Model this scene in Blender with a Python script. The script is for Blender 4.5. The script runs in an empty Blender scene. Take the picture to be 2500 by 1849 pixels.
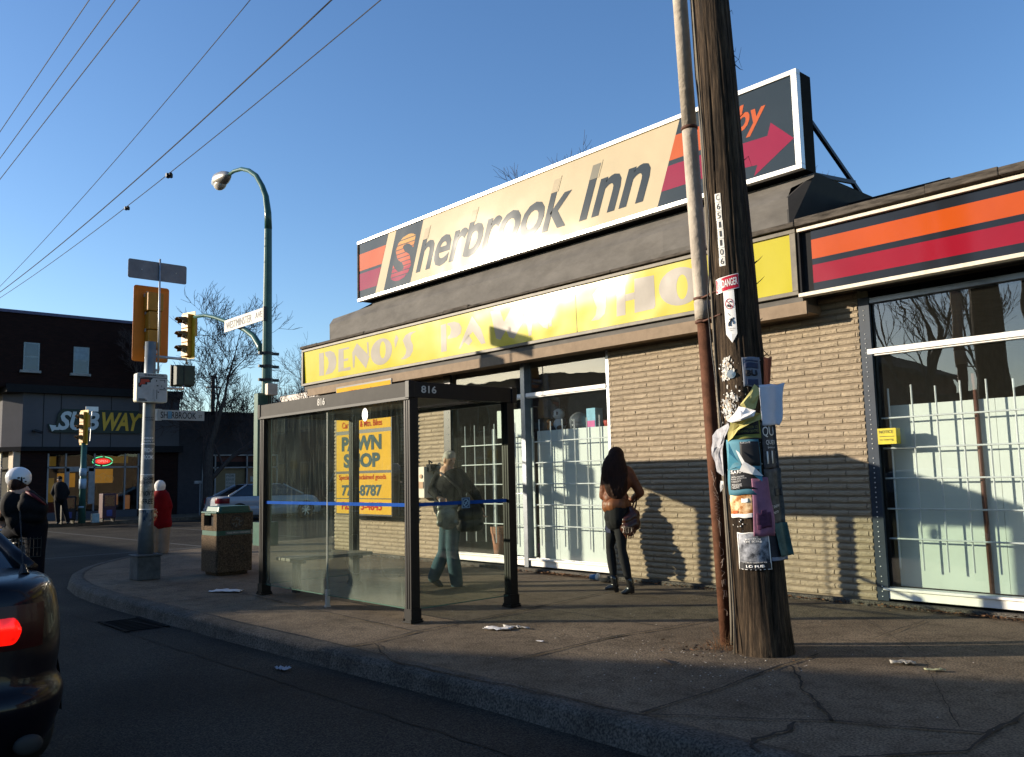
import bpy, bmesh, math, random
from mathutils import Vector, Matrix, noise
rnd = random.Random(7)
SC = bpy.context.scene
COL = SC.collection
PI = math.pi

# ------------------------------------------------------------------ camera
F_PX, PITCH, ROLL, YAW, EYE = 2106.03, 0.1105933, -0.0228369, 0.7364731, 1.42
_fw = Vector((-math.cos(YAW)*math.cos(PITCH), math.sin(YAW)*math.cos(PITCH), math.sin(PITCH)))
_r = _fw.cross(Vector((0, 0, 1))).normalized()
_u = _r.cross(_fw)
_r2 = _r*math.cos(ROLL) + _u*math.sin(ROLL)
_u2 = -_r*math.sin(ROLL) + _u*math.cos(ROLL)
cam = bpy.data.cameras.new('camera')
cam.sensor_width = 36.0
cam.lens = 36.0*F_PX/2500.0
cam.clip_start = 0.05
cam.clip_end = 3000
camo = bpy.data.objects.new('camera', cam)
COL.objects.link(camo)
camo.matrix_world = Matrix(((_r2.x, _u2.x, -_fw.x, 0), (_r2.y, _u2.y, -_fw.y, 0), (_r2.z, _u2.z, -_fw.z, EYE), (0, 0, 0, 1)))
SC.camera = camo

# ------------------------------------------------------------------ light
SUN_AZ, SUN_EL = math.radians(43.5), math.radians(13.2)   # light travels towards +X +Y
w = bpy.data.worlds.new('World')
SC.world = w
w.use_nodes = True
wn = w.node_tree.nodes
bg = wn['Background']
sky = wn.new('ShaderNodeTexSky')
sky.sky_type = 'NISHITA'
sky.sun_disc = False
sky.sun_elevation = SUN_EL
sky.sun_rotation = math.atan2(-math.cos(SUN_AZ), -math.sin(SUN_AZ))
sky.altitude = 200
sky.air_density = 1.0
sky.dust_density = 0.6
sky.ozone_density = 2.6
hs_ = wn.new('ShaderNodeHueSaturation')
hs_.inputs['Hue'].default_value = 0.507
hs_.inputs['Saturation'].default_value = 1.14
w.node_tree.links.new(sky.outputs[0], hs_.inputs['Color'])
w.node_tree.links.new(hs_.outputs[0], bg.inputs[0])
bg.inputs[1].default_value = 0.124
sun = bpy.data.lights.new('sun', 'SUN')
sun.energy = 5.0
sun.angle = math.radians(0.5)
sun.color = (1.0, 0.87, 0.69)
suno = bpy.data.objects.new('sun', sun)
COL.objects.link(suno)
_ld = Vector((math.cos(SUN_AZ)*math.cos(SUN_EL), math.sin(SUN_AZ)*math.cos(SUN_EL), -math.sin(SUN_EL)))
suno.rotation_euler = _ld.to_track_quat('-Z', 'Y').to_euler()
suno.location = (-30, -30, 20)
SC.view_settings.view_transform = 'Standard'
SC.view_settings.look = 'None'
SC.view_settings.exposure = 0.92
SC.view_settings.gamma = 1.0
SC.render.engine = 'CYCLES'
SC.cycles.max_bounces = 8
SC.cycles.transparent_max_bounces = 24
SC.cycles.sample_clamp_indirect = 6
SC.cycles.caustics_reflective = False
SC.cycles.caustics_refractive = False

# ------------------------------------------------------------------ measuring: a sight line of the photograph met with a real plane
def ray(x, y):
    return _fw + _r2*((x-1250)/F_PX) - _u2*((y-924.5)/F_PX)
def G(x, y, z=0.0):
    v = ray(x, y); t = (z-EYE)/v.z
    return Vector((v.x*t, v.y*t, z))
def PY(x, y, Y):
    v = ray(x, y); t = Y/v.y
    return Vector((v.x*t, Y, EYE+v.z*t))
def PX(x, y, X):
    v = ray(x, y); t = X/v.x
    return Vector((X, v.y*t, EYE+v.z*t))
def AT(x, y, d):
    v = ray(x, y); t = d/math.hypot(v.x, v.y)
    return Vector((v.x*t, v.y*t, EYE+v.z*t))

# ------------------------------------------------------------------ materials
def new_mat(name):
    m = bpy.data.materials.new(name); m.use_nodes = True
    nt = m.node_tree
    return m, nt, nt.nodes, nt.links, nt.nodes['Principled BSDF']
def mat(name, col, rough=0.6, metal=0.0, var=0.18, scale=6.0, bump=0.0, bscale=60.0, spec=0.28, coat=0.0, stretch=(1, 1, 1), col2=None, emit=None, estr=0.0, detail=6, thr=None):
    m, nt, N, L, p = new_mat(name)
    tc = N.new('ShaderNodeTexCoord'); mp = N.new('ShaderNodeMapping')
    mp.inputs['Scale'].default_value = stretch
    L.new(tc.outputs['Object'], mp.inputs[0])
    nz = N.new('ShaderNodeTexNoise'); nz.inputs['Scale'].default_value = scale; nz.inputs['Detail'].default_value = detail; nz.inputs['Roughness'].default_value = 0.65
    L.new(mp.outputs[0], nz.inputs['Vector'])
    cr = N.new('ShaderNodeValToRGB')
    lo, hi = (0.32, 0.68) if thr is None else thr
    cr.color_ramp.elements[0].position = lo; cr.color_ramp.elements[1].position = hi
    a = [max(0, c*(1-var)) for c in col[:3]]
    b = [min(1, c*(1+var)) for c in col[:3]] if col2 is None else list(col2[:3])
    cr.color_ramp.elements[0].color = (*a, 1); cr.color_ramp.elements[1].color = (*b, 1)
    L.new(nz.outputs[0], cr.inputs[0]); L.new(cr.outputs[0], p.inputs['Base Color'])
    p.inputs['Roughness'].default_value = rough; p.inputs['Metallic'].default_value = metal
    p.inputs['Specular IOR Level'].default_value = spec; p.inputs['Coat Weight'].default_value = coat
    p.inputs['Coat Roughness'].default_value = 0.04
    if bump:
        n2 = N.new('ShaderNodeTexNoise'); n2.inputs['Scale'].default_value = bscale; n2.inputs['Detail'].default_value = 5
        L.new(mp.outputs[0], n2.inputs['Vector'])
        bp = N.new('ShaderNodeBump'); bp.inputs['Strength'].default_value = min(1, bump); bp.inputs['Distance'].default_value = 0.01*max(1, bump)
        L.new(n2.outputs[0], bp.inputs['Height']); L.new(bp.outputs[0], p.inputs['Normal'])
    if emit:
        p.inputs['Emission Color'].default_value = (*emit, 1); p.inputs['Emission Strength'].default_value = estr
    return m
def glass_mat(name, tint=(0.9, 0.95, 0.93), ior=1.55, dirt=0.03, dirt_col=(0.6, 0.6, 0.5), streak=0.0, bump=0.0):
    m, nt, N, L, p = new_mat(name); N.remove(p)
    out = N['Material Output']
    tr = N.new('ShaderNodeBsdfTransparent'); tr.inputs[0].default_value = (*tint, 1)
    gl = N.new('ShaderNodeBsdfGlossy'); gl.inputs['Roughness'].default_value = 0.0; gl.inputs['Color'].default_value = (1, 1, 1, 1)
    ge = N.new('ShaderNodeNewGeometry'); dt = N.new('ShaderNodeVectorMath'); dt.operation = 'DOT_PRODUCT'; L.new(ge.outputs['Incoming'], dt.inputs[0]); L.new(ge.outputs['Normal'], dt.inputs[1])
    ab = N.new('ShaderNodeMath'); ab.operation = 'ABSOLUTE'; L.new(dt.outputs['Value'], ab.inputs[0])
    om = N.new('ShaderNodeMath'); om.operation = 'SUBTRACT'; om.inputs[0].default_value = 1.0; L.new(ab.outputs[0], om.inputs[1])
    pw = N.new('ShaderNodeMath'); pw.operation = 'POWER'; pw.inputs[1].default_value = 5.0; L.new(om.outputs[0], pw.inputs[0])
    F0 = 2*((ior-1)/(ior+1))**2
    fr = N.new('ShaderNodeMapRange'); fr.inputs[3].default_value = F0; fr.inputs[4].default_value = 1.0; L.new(pw.outputs[0], fr.inputs[0])
    mx = N.new('ShaderNodeMixShader'); L.new(fr.outputs[0], mx.inputs[0]); L.new(tr.outputs[0], mx.inputs[1]); L.new(gl.outputs[0], mx.inputs[2])
    df = N.new('ShaderNodeBsdfDiffuse'); df.inputs[0].default_value = (*dirt_col, 1)
    tl = N.new('ShaderNodeBsdfTranslucent'); tl.inputs[0].default_value = (*dirt_col, 1)
    ma = N.new('ShaderNodeMixShader'); ma.inputs[0].default_value = 0.4; L.new(df.outputs[0], ma.inputs[1]); L.new(tl.outputs[0], ma.inputs[2])
    m2 = N.new('ShaderNodeMixShader'); L.new(mx.outputs[0], m2.inputs[1]); L.new(ma.outputs[0], m2.inputs[2])
    m2.inputs[0].default_value = dirt
    tc = N.new('ShaderNodeTexCoord')
    if streak:
        mp = N.new('ShaderNodeMapping'); mp.inputs['Scale'].default_value = (55, 55, 2.2); L.new(tc.outputs['Object'], mp.inputs[0])
        n1 = N.new('ShaderNodeTexNoise'); n1.inputs['Scale'].default_value = 1.0; n1.inputs['Detail'].default_value = 6; L.new(mp.outputs[0], n1.inputs['Vector'])
        r1 = N.new('ShaderNodeMapRange'); r1.inputs[1].default_value = 0.52; r1.inputs[2].default_value = 0.8; r1.inputs[3].default_value = 0; r1.inputs[4].default_value = 0.10*streak; L.new(n1.outputs[0], r1.inputs[0])
        n2 = N.new('ShaderNodeTexNoise'); n2.inputs['Scale'].default_value = 2.2; n2.inputs['Detail'].default_value = 7; L.new(tc.outputs['Object'], n2.inputs['Vector'])
        r2 = N.new('ShaderNodeMapRange'); r2.inputs[1].default_value = 0.35; r2.inputs[2].default_value = 0.75; r2.inputs[3].default_value = dirt*0.5; r2.inputs[4].default_value = dirt*2.0; L.new(n2.outputs[0], r2.inputs[0])
        sp = N.new('ShaderNodeSeparateXYZ'); L.new(tc.outputs['Object'], sp.inputs[0])
        r3 = N.new('ShaderNodeMapRange'); r3.inputs[1].default_value = 0.1; r3.inputs[2].default_value = 0.75; r3.inputs[3].default_value = 0.30*streak; r3.inputs[4].default_value = 0.0; L.new(sp.outputs[2], r3.inputs[0])
        m3 = N.new('ShaderNodeMath'); m3.operation = 'MULTIPLY'; L.new(r3.outputs[0], m3.inputs[0]); L.new(n2.outputs[0], m3.inputs[1])
        a1 = N.new('ShaderNodeMath'); a1.operation = 'ADD'; L.new(r1.outputs[0], a1.inputs[0]); L.new(r2.outputs[0], a1.inputs[1])
        a2 = N.new('ShaderNodeMath'); a2.operation = 'ADD'; L.new(a1.outputs[0], a2.inputs[0]); L.new(m3.outputs[0], a2.inputs[1])
        L.new(a2.outputs[0], m2.inputs[0])
    if bump:
        n3 = N.new('ShaderNodeTexNoise'); n3.inputs['Scale'].default_value = 1.3; L.new(tc.outputs['Object'], n3.inputs['Vector'])
        bp = N.new('ShaderNodeBump'); bp.inputs['Strength'].default_value = bump; bp.inputs['Distance'].default_value = 0.02
        L.new(n3.outputs[0], bp.inputs['Height']); L.new(bp.outputs[0], gl.inputs['Normal'])
    L.new(m2.outputs[0], out.inputs[0])
    return m
def sign_mat(name, col, rough=0.075, var=0.05, warp=0.13, fade=None):
    m = mat(name, [c*0.62 for c in col], rough=rough, var=var, scale=1.5, spec=0.32, col2=fade)
    nt = m.node_tree; N = nt.nodes; L = nt.links; p = N['Principled BSDF']
    tc = N.new('ShaderNodeTexCoord'); n3 = N.new('ShaderNodeTexNoise'); n3.inputs['Scale'].default_value = 1.1; n3.inputs['Detail'].default_value = 1.5
    L.new(tc.outputs['Object'], n3.inputs['Vector'])
    bp = N.new('ShaderNodeBump'); bp.inputs['Strength'].default_value = warp; bp.inputs['Distance'].default_value = 0.1
    L.new(n3.outputs[0], bp.inputs['Height']); L.new(bp.outputs[0], p.inputs['Normal'])
    return m

# ------------------------------------------------------------------ mesh helpers
ORG = {}
class MB:
    def __init__(s): s.v = []; s.f = []; s.m = []
    def add(s, vs, fs, mi=0, M=None):
        b = len(s.v)
        s.v += [tuple(M @ Vector(v)) if M is not None else tuple(v) for v in vs]
        s.f += [tuple(i+b for i in f) for f in fs]; s.m += [mi]*len(fs)
    def box(s, x0, x1, y0, y1, z0, z1, mi=0, M=None):
        s.add([(x0, y0, z0), (x1, y0, z0), (x1, y1, z0), (x0, y1, z0), (x0, y0, z1), (x1, y0, z1), (x1, y1, z1), (x0, y1, z1)],
              [(0, 3, 2, 1), (4, 5, 6, 7), (0, 1, 5, 4), (1, 2, 6, 5), (2, 3, 7, 6), (3, 0, 4, 7)], mi, M)
    def poly(s, pts, mi=0, M=None): s.add(pts, [tuple(range(len(pts)))], mi, M)
    def prism(s, pts, d, mi=0, M=None):
        n = len(pts); d = Vector(d)
        vs = [Vector(p) for p in pts]+[Vector(p)+d for p in pts]
        fs = [tuple(range(n-1, -1, -1)), tuple(range(n, 2*n))]+[(i, (i+1) % n, n+(i+1) % n, n+i) for i in range(n)]
        s.add(vs, fs, mi, M)
    def tube(s, path, rad, n=8, mi=0, cap=True, M=None, flat=None):
        P = [Vector(p) for p in path]; k = len(P)
        R = rad if isinstance(rad, (list, tuple)) else [rad]*k
        ref = None; vs = []
        for i in range(k):
            t = (P[min(i+1, k-1)]-P[max(i-1, 0)])
            t = t.normalized() if t.length > 1e-9 else Vector((0, 0, 1))
            if ref is None: ref = Vector((1, 0, 0)) if abs(t.x) < 0.8 else Vector((0, 1, 0))
            a = (ref - t*ref.dot(t)).normalized(); b = t.cross(a); ref = a
            for j in range(n):
                an = 2*PI*j/n+PI/n
                vs.append(P[i]+(a*math.cos(an)+b*math.sin(an))*R[i])
        fs = []
        for i in range(k-1):
            for j in range(n):
                j2 = (j+1) % n
                fs.append((i*n+j, i*n+j2, (i+1)*n+j2, (i+1)*n+j))
        if cap: fs += [tuple(range(n-1, -1, -1)), tuple(range((k-1)*n, k*n))]
        s.add(vs, fs, mi, M)
    def ell(s, c, r, mi=0, seg=14, ring=9, M=None, R=None):
        c = Vector(c); r = r if isinstance(r, (tuple, list)) else (r, r, r)
        vs = [Vector((0, 0, r[2]))]
        for i in range(1, ring):
            th = PI*i/ring
            for j in range(seg):
                ph = 2*PI*j/seg
                vs.append(Vector((r[0]*math.sin(th)*math.cos(ph), r[1]*math.sin(th)*math.sin(ph), r[2]*math.cos(th))))
        vs.append(Vector((0, 0, -r[2])))
        if R is not None: vs = [R @ v for v in vs]
        vs = [v+c for v in vs]
        fs = [(0, 1+j, 1+(j+1) % seg) for j in range(seg)]
        for i in range(ring-2):
            for j in range(seg):
                a = 1+i*seg+j; b = 1+i*seg+(j+1) % seg
                fs.append((a, a+seg, b+seg, b))
        l = len(vs)-1; b0 = 1+(ring-2)*seg
        fs += [(l, b0+(j+1) % seg, b0+j) for j in range(seg)]
        s.add(vs, fs, mi, M)
    def build(s, name, mats, parent=None, smooth=False, bevel=0.0, subsurf=0, auto=None, loc=None):
        me = bpy.data.meshes.new(name)
        o = bpy.data.objects.new(name, me)
        COL.objects.link(o)
        org = Vector((0, 0, 0))
        if parent is not None:
            o.parent = parent; org = ORG[parent]
        if loc is not None:
            lo = Vector(loc); o.location = lo-org; org = lo
        ORG[o] = org
        me.from_pydata([Vector(v)-org for v in s.v], [], s.f)
        if not isinstance(mats, (list, tuple)): mats = [mats]
        for m in mats: me.materials.append(m)
        for p, mi in zip(me.polygons, s.m):
            p.material_index = mi; p.use_smooth = smooth
        me.update()
        if bevel:
            b = o.modifiers.new('bevel', 'BEVEL'); b.width = bevel; b.segments = 2; b.limit_method = 'ANGLE'; b.angle_limit = math.radians(40)
        if subsurf:
            q = o.modifiers.new('sub', 'SUBSURF'); q.levels = subsurf; q.render_levels = subsurf
        return o
def tag(o, label=None, cat=None, group=None, kind=None):
    if label: o['label'] = label
    if cat: o['category'] = cat
    if group: o['group'] = group
    if kind: o['kind'] = kind
    return o
def empty(name, loc, label=None, cat=None, group=None):
    o = bpy.data.objects.new(name, None); COL.objects.link(o)
    o.location = loc; ORG[o] = Vector(loc); o.empty_display_size = 0.2
    return tag(o, label, cat, group)
def copy_tree(o, parent=None):
    c = o.copy(); COL.objects.link(c)
    if parent is not None: c.parent = parent
    for ch in list(o.children): copy_tree(ch, c)
    return c
_tc = {}
def glyphs(s, bold, spacing=1.0):
    k = (s, bold, spacing)
    if k in _tc: return _tc[k]
    cu = bpy.data.curves.new('lettering', 'FONT'); cu.body = s; cu.size = 1; cu.offset = bold; cu.resolution_u = 3; cu.space_character = spacing
    cu.dimensions = '2D'; cu.fill_mode = 'BOTH'
    o = bpy.data.objects.new('lettering', cu); COL.objects.link(o)
    bpy.context.view_layer.update()
    me = o.evaluated_get(bpy.context.evaluated_depsgraph_get()).to_mesh()
    vs = [v.co.copy() for v in me.vertices]; fs = [tuple(p.vertices) for p in me.polygons]
    bpy.data.objects.remove(o); bpy.data.curves.remove(cu)
    _tc[k] = (vs, fs)
    return vs, fs
def text(mb, s, P, ex, ey, w_, h_, bold=0.0, shear=0.0, mi=0, spacing=1.0, off=0.003, fn=None):
    """letters filling the rectangle P + a*ex*w_ + b*ey*h_"""
    vs, fs = glyphs(s, bold, spacing)
    if not vs: return
    xs = [v.x for v in vs]; ys = [v.y for v in vs]
    x0, x1, y0, y1 = min(xs), max(xs), min(ys), max(ys)
    ex = Vector(ex); ey = Vector(ey); n = ex.cross(ey).normalized()*off; P = Vector(P)
    out = []
    for v in vs:
        a = (v.x-x0)/(x1-x0)*w_; b = (v.y-y0)/(y1-y0)*h_
        if fn: out.append(fn(a+shear*b, b))
        else: out.append(P+ex*(a+shear*b)+ey*b+n)
    mb.add(out, fs, mi)

# shared materials
M_black = mat('black paint', (0.012, 0.012, 0.013), rough=0.35, var=0.3)
M_dark = mat('dark void', (0.01, 0.01, 0.011), rough=0.9)
M_white = mat('white paint', (0.75, 0.74, 0.70), rough=0.5, var=0.08)
M_alu = mat('aluminium', (0.62, 0.62, 0.6), rough=0.35, metal=0.6, var=0.1)
M_steel = mat('galvanised steel', (0.42, 0.43, 0.44), rough=0.45, metal=0.7, var=0.15)
M_green = mat('dark green paint', (0.03, 0.085, 0.07), rough=0.3, var=0.15)
M_glass = glass_mat('window glass', ior=1.7, dirt=0.02, bump=0.15)
M_glass_dark = mat('dark glass', (0.01, 0.012, 0.014), rough=0.04, spec=0.8)
M_rust = mat('rusty brown steel', (0.095, 0.042, 0.024), rough=0.75, spec=.1, var=0.35, scale=9, bump=0.3)
M_ink = mat('black ink', (0.02, 0.02, 0.022), rough=0.6, var=0.1)
M_red = mat('red paint', (0.5, 0.03, 0.03), rough=0.4, var=0.1)
# ================================================================== GROUND
def asphalt():
    m, nt, N, L, p = new_mat('asphalt')
    tc = N.new('ShaderNodeTexCoord')
    n1 = N.new('ShaderNodeTexNoise'); n1.inputs['Scale'].default_value = 0.6; n1.inputs['Detail'].default_value = 8
    n2 = N.new('ShaderNodeTexNoise'); n2.inputs['Scale'].default_value = 90; n2.inputs['Detail'].default_value = 3
    vo = N.new('ShaderNodeTexVoronoi'); vo.inputs['Scale'].default_value = 140
    for n in (n1, n2, vo): L.new(tc.outputs['Object'], n.inputs['Vector'])
    cr = N.new('ShaderNodeValToRGB'); cr.color_ramp.elements[0].position = 0.35; cr.color_ramp.elements[1].position = 0.7
    cr.color_ramp.elements[0].color = (0.016, 0.0145, 0.013, 1); cr.color_ramp.elements[1].color = (0.042, 0.038, 0.032, 1)
    L.new(n1.outputs[0], cr.inputs[0])
    c2 = N.new('ShaderNodeValToRGB'); c2.color_ramp.elements[0].position = 0.4; c2.color_ramp.elements[1].position = 0.75
    c2.color_ramp.elements[0].color = (0.4, 0.4, 0.4, 1); c2.color_ramp.elements[1].color = (2.6, 2.5, 2.3, 1)
    L.new(n2.outputs[0], c2.inputs[0])
    mx = N.new('ShaderNodeMixRGB'); mx.blend_type = 'MULTIPLY'; mx.inputs[0].default_value = 1
    L.new(cr.outputs[0], mx.inputs[1]); L.new(c2.outputs[0], mx.inputs[2]); L.new(mx.outputs[0], p.inputs['Base Color'])
    p.inputs['Roughness'].default_value = 0.85; p.inputs['Specular IOR Level'].default_value = 0.12
    bp = N.new('ShaderNodeBump'); bp.inputs['Strength'].default_value = 0.7; bp.inputs['Distance'].default_value = 0.006
    L.new(vo.outputs[0], bp.inputs['Height']); L.new(bp.outputs[0], p.inputs['Normal'])
    return m
def concrete(name, a, b, sc=1.2):
    m, nt, N, L, p = new_mat(name)
    tc = N.new('ShaderNodeTexCoord')
    n1 = N.new('ShaderNodeTexNoise'); n1.inputs['Scale'].default_value = sc; n1.inputs['Detail'].default_value = 9; n1.inputs['Roughness'].default_value = 0.7
    n2 = N.new('ShaderNodeTexNoise'); n2.inputs['Scale'].default_value = 70; n2.inputs['Detail'].default_value = 4
    n3 = N.new('ShaderNodeTexNoise'); n3.inputs['Scale'].default_value = 7; n3.inputs['Detail'].default_value = 6
    for n in (n1, n2, n3): L.new(tc.outputs['Object'], n.inputs['Vector'])
    cr = N.new('ShaderNodeValToRGB'); cr.color_ramp.elements[0].position = 0.33; cr.color_ramp.elements[1].position = 0.68
    cr.color_ramp.elements[0].color = (*a, 1); cr.color_ramp.elements[1].color = (*b, 1); L.new(n1.outputs[0], cr.inputs[0])
    c2 = N.new('ShaderNodeValToRGB'); c2.color_ramp.elements[0].position = 0.36; c2.color_ramp.elements[1].position = 0.66
    c2.color_ramp.elements[0].color = (0.45, 0.45, 0.45, 1); c2.color_ramp.elements[1].color = (1.6, 1.57, 1.5, 1); L.new(n2.outputs[0], c2.inputs[0])
    c3 = N.new('ShaderNodeValToRGB'); c3.color_ramp.elements[0].position = 0.3; c3.color_ramp.elements[1].position = 0.5
    c3.color_ramp.elements[0].color = (0.5, 0.5, 0.5, 1); c3.color_ramp.elements[1].color = (1, 1, 1, 1); L.new(n3.outputs[0], c3.inputs[0])
    mx = N.new('ShaderNodeMixRGB'); mx.blend_type = 'MULTIPLY'; mx.inputs[0].default_value = 1
    m3 = N.new('ShaderNodeMixRGB'); m3.blend_type = 'MULTIPLY'; m3.inputs[0].default_value = 0.7
    L.new(cr.outputs[0], mx.inputs[1]); L.new(c2.outputs[0], mx.inputs[2]); L.new(mx.outputs[0], m3.inputs[1]); L.new(c3.outputs[0], m3.inputs[2])
    L.new(m3.outputs[0], p.inputs['Base Color']); p.inputs['Roughness'].default_value = 0.85; p.inputs['Specular IOR Level'].default_value = 0.12
    ad = N.new('ShaderNodeMath'); ad.operation = 'ADD'; L.new(n2.outputs[0], ad.inputs[0]); L.new(n3.outputs[0], ad.inputs[1])
    bp = N.new('ShaderNodeBump'); bp.inputs['Strength'].default_value = 0.6; bp.inputs['Distance'].default_value = 0.008
    L.new(ad.outputs[0], bp.inputs['Height']); L.new(bp.outputs[0], p.inputs['Normal'])
    return m
M_asph = asphalt()
M_conc = concrete('sidewalk concrete', (0.088, 0.069, 0.050), (0.170, 0.135, 0.098))
M_kerb = concrete('kerb concrete', (0.05, 0.046, 0.04), (0.095, 0.088, 0.078), 2.5)
M_joint = mat('dirt in the joints', (0.02, 0.017, 0.014), rough=0.95, var=0.4, scale=20)
ZR = -0.14
mb = MB()
mb.poly([(-900, -900, ZR), (900, -900, ZR), (900, 900, ZR), (-900, 900, ZR)])
tag(mb.build('road', M_asph), 'dark asphalt road surface', kind='structure')

# kerb line of our corner: from the right past the camera, round the corner, up the side street
K = [(30, 3.88), (6, 3.88), (0, 3.87), (-3.2, 3.85), (-4.35, 3.86), (-6, 3.80), (-8.3, 3.72), (-9.8, 3.69), (-11, 3.67), (-12.2, 3.66), (-13.3, 3.72), (-14.4, 3.90), (-15.3, 4.18), (-16.1, 4.55), (-16.9, 5.05), (-17.7, 5.75), (-18.3, 6.6), (-18.7, 7.6), (-18.95, 8.8), (-19.1, 11), (-19.2, 16), (-19.3, 60)]
def offset(path, d):
    out = []
    for i, p in enumerate(path):
        a = Vector(path[max(i-1, 0)]); b = Vector(path[min(i+1, len(path)-1)]); t = (b-a).normalized()
        n = Vector((t.y, -t.x))
        out.append((p[0]+n.x*d, p[1]+n.y*d))
    return out
def dens(path, step):
    out = []
    for a, b in zip(path[:-1], path[1:]):
        a = Vector(a); b = Vector(b); n = max(1, min(400, int((b-a).length/step)))
        out += [tuple(a.lerp(b, i/n)) for i in range(n)]
    return out+[tuple(path[-1])]
KD = dens(K, 0.25)
def kerb(path, name, label):
    prof = [(-0.012, ZR-0.2), (-0.012, ZR), (0.0, ZR+0.01), (0.012, -0.045), (0.03, -0.018), (0.055, -0.003), (0.10, 0.004), (0.16, 0.006), (0.205, 0.004), (0.215, -0.03)]
    mb = MB(); rows = []
    for d, z in prof:
        rr = []
        for i, q in enumerate(offset(path, d)):
            n = noise.noise(Vector((path[i][0]*1.7, path[i][1]*1.7, d*9)))*0.016+noise.noise(Vector((path[i][0]*7, path[i][1]*7, d*20)))*0.007
            rr.append((q[0], q[1]+n*0.7, z+n*(0.6 if d < 0.2 else 0.1)))
        rows.append(rr)
    n = len(path); vs = [v for r_ in rows for v in r_]
    fs = [(j*n+i, (j+1)*n+i, (j+1)*n+i+1, j*n+i+1) for j in range(len(prof)-1) for i in range(n-1)]
    mb.add(vs, fs)
    return tag(mb.build(name, M_kerb, smooth=True), label, kind='structure')
kerb(KD, 'kerb', 'rounded concrete kerb along the street corner')
# sidewalk sheet, slightly uneven
inner = offset(KD, 0.208)
mb = MB()
rows = 60
idx = [i for i, q in enumerate(inner) if -19.4 < q[0] < 31 and q[1] < 60]
vs = []; fs = []
for i in idx:
    q = inner[i]
    y1 = 8.72 if q[0] > -16 else max(8.72, q[1]+5)
    tgt = Vector((min(q[0]+0, 30), 8.74)) if q[0] > -14.9 and q[1] < 6 else Vector((-14.95, max(8.74, min(q[1]*1.3+1, 60))))
    for k in range(rows+1):
        t = k/rows
        x = q[0]+(tgt.x-q[0])*t; y = q[1]+(tgt.y-q[1])*t
        z = 0.006*noise.noise(Vector((x*0.8, y*0.8, 0)))*min(1, t*10)
        vs.append((x, y, z))
m_ = len(idx)
for a in range(m_-1):
    for k in range(rows):
        fs.append((a*(rows+1)+k, a*(rows+1)+k+1, (a+1)*(rows+1)+k+1, (a+1)*(rows+1)+k))
mb.add(vs, fs)
tag(mb.build('sidewalk', M_conc, smooth=True), 'worn grey brown concrete sidewalk', kind='structure')
# joints and cracks: thin dark dirt-filled lines
mb = MB()
def crack(pts, w_=0.016, jit=0.012, z=0.0115):
    w_ *= 1.1; jit *= 1.3
    P = dens(pts, 0.05)
    L_ = []; R_ = []
    for i, p in enumerate(P):
        a = Vector(P[max(i-1, 0)]); b = Vector(P[min(i+1, len(P)-1)]); t = (b-a).normalized(); n = Vector((-t.y, t.x))
        o = noise.noise(Vector((p[0]*3.1, p[1]*3.1, 1)))*jit*2+noise.noise(Vector((p[0]*17, p[1]*17, 3)))*jit
        ww = w_*(0.35+0.65*abs(noise.noise(Vector((p[0]*5, p[1]*5, 9))))*2.4)
        c = Vector(p)+n*o
        L_.append((*(c+n*ww/2), z)); R_.append((*(c-n*ww/2), z))
    k = len(P); mb.add(L_+R_, [(i, k+i, k+i+1, i+1) for i in range(k-1)])
jz = lambda x, y: tuple(G(x, y).xy)
c4 = lambda x, y: (x/1.787, 1350+y/1.787)
c5 = lambda x, y: (1250+x/1.787, 1350+y/1.787)
crack([jz(*c5(0, 472)), jz(*c5(420, 375)), jz(*c5(900, 290)), (-5.3, 8.7)], 0.028, 0.008)
crack([jz(*c5(560, 706)), jz(*c5(900, 600)), jz(*c5(1180, 495)), jz(*c5(1345, 447))], 0.026, 0.01)
crack([jz(*c5(1222, 500)), jz(*c5(1260, 560)), jz(*c5(1310, 640)), jz(*c5(1385, 722)), jz(*c5(1410, 742))], 0.02, 0.02)
crack([jz(*c5(540, 715)), jz(*c5(830, 715)), jz(*c5(1120, 735)), jz(*c5(1390, 738)), jz(*c5(1700, 765)), jz(*c5(2080, 797))], 0.02, 0.012)
crack([jz(*c5(2080, 797)), jz(*c5(2234, 705)), (-1.2, 6.4)], 0.035, 0.01)
crack([jz(*c5(2080, 797)), jz(*c5(1990, 870)), (-2.2, 4.1)], 0.03, 0.01)
crack([jz(*c5(1218, 742)), jz(*c5(1120, 815)), jz(*c5(1085, 850)), jz(*c5(1100, 880))], 0.024, 0.03)
crack([jz(*c4(1630, 395)), jz(*c4(1665, 440)), jz(*c4(1700, 470)), jz(*c4(1980, 540)), jz(*c5(60, 600)), jz(*c5(540, 712))], 0.016, 0.01)
crack([jz(*c4(1500, 415)), jz(*c4(1630, 393)), jz(*c4(1800, 350)), jz(*c4(2234, 262)), (-7.15, 8.7)], 0.03, 0.006)
crack([jz(*c4(1060, 180)), jz(*c4(1780, 340)), jz(*c4(1830, 345))], 0.026, 0.006)
crack([jz(*c5(1580, 375)), jz(*c5(1800, 300))], 0.014, 0.006)
crack([(-4.0, 8.0), (-2.9, 6.7), (-2.0, 5.0)], 0.008, 0.01)
crack([jz(*c4(500, 285)), jz(*c4(1250, 445)), jz(*c4(1630, 500))], 0.012, 0.006)
for xx in (-10.5, -12.2, -14.0, -1.2, 0.6): crack([(xx, 3.9), (xx+0.02, 8.7)], 0.02, 0.004)
crack([(-14.6, 6.3), (-10.6, 6.25), (-7.2, 6.45), (-5, 6.4)], 0.014, 0.005)
tag(mb.build('sidewalk_joints', M_joint), 'dark joints and cracks between the sidewalk slabs', kind='structure')
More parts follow.
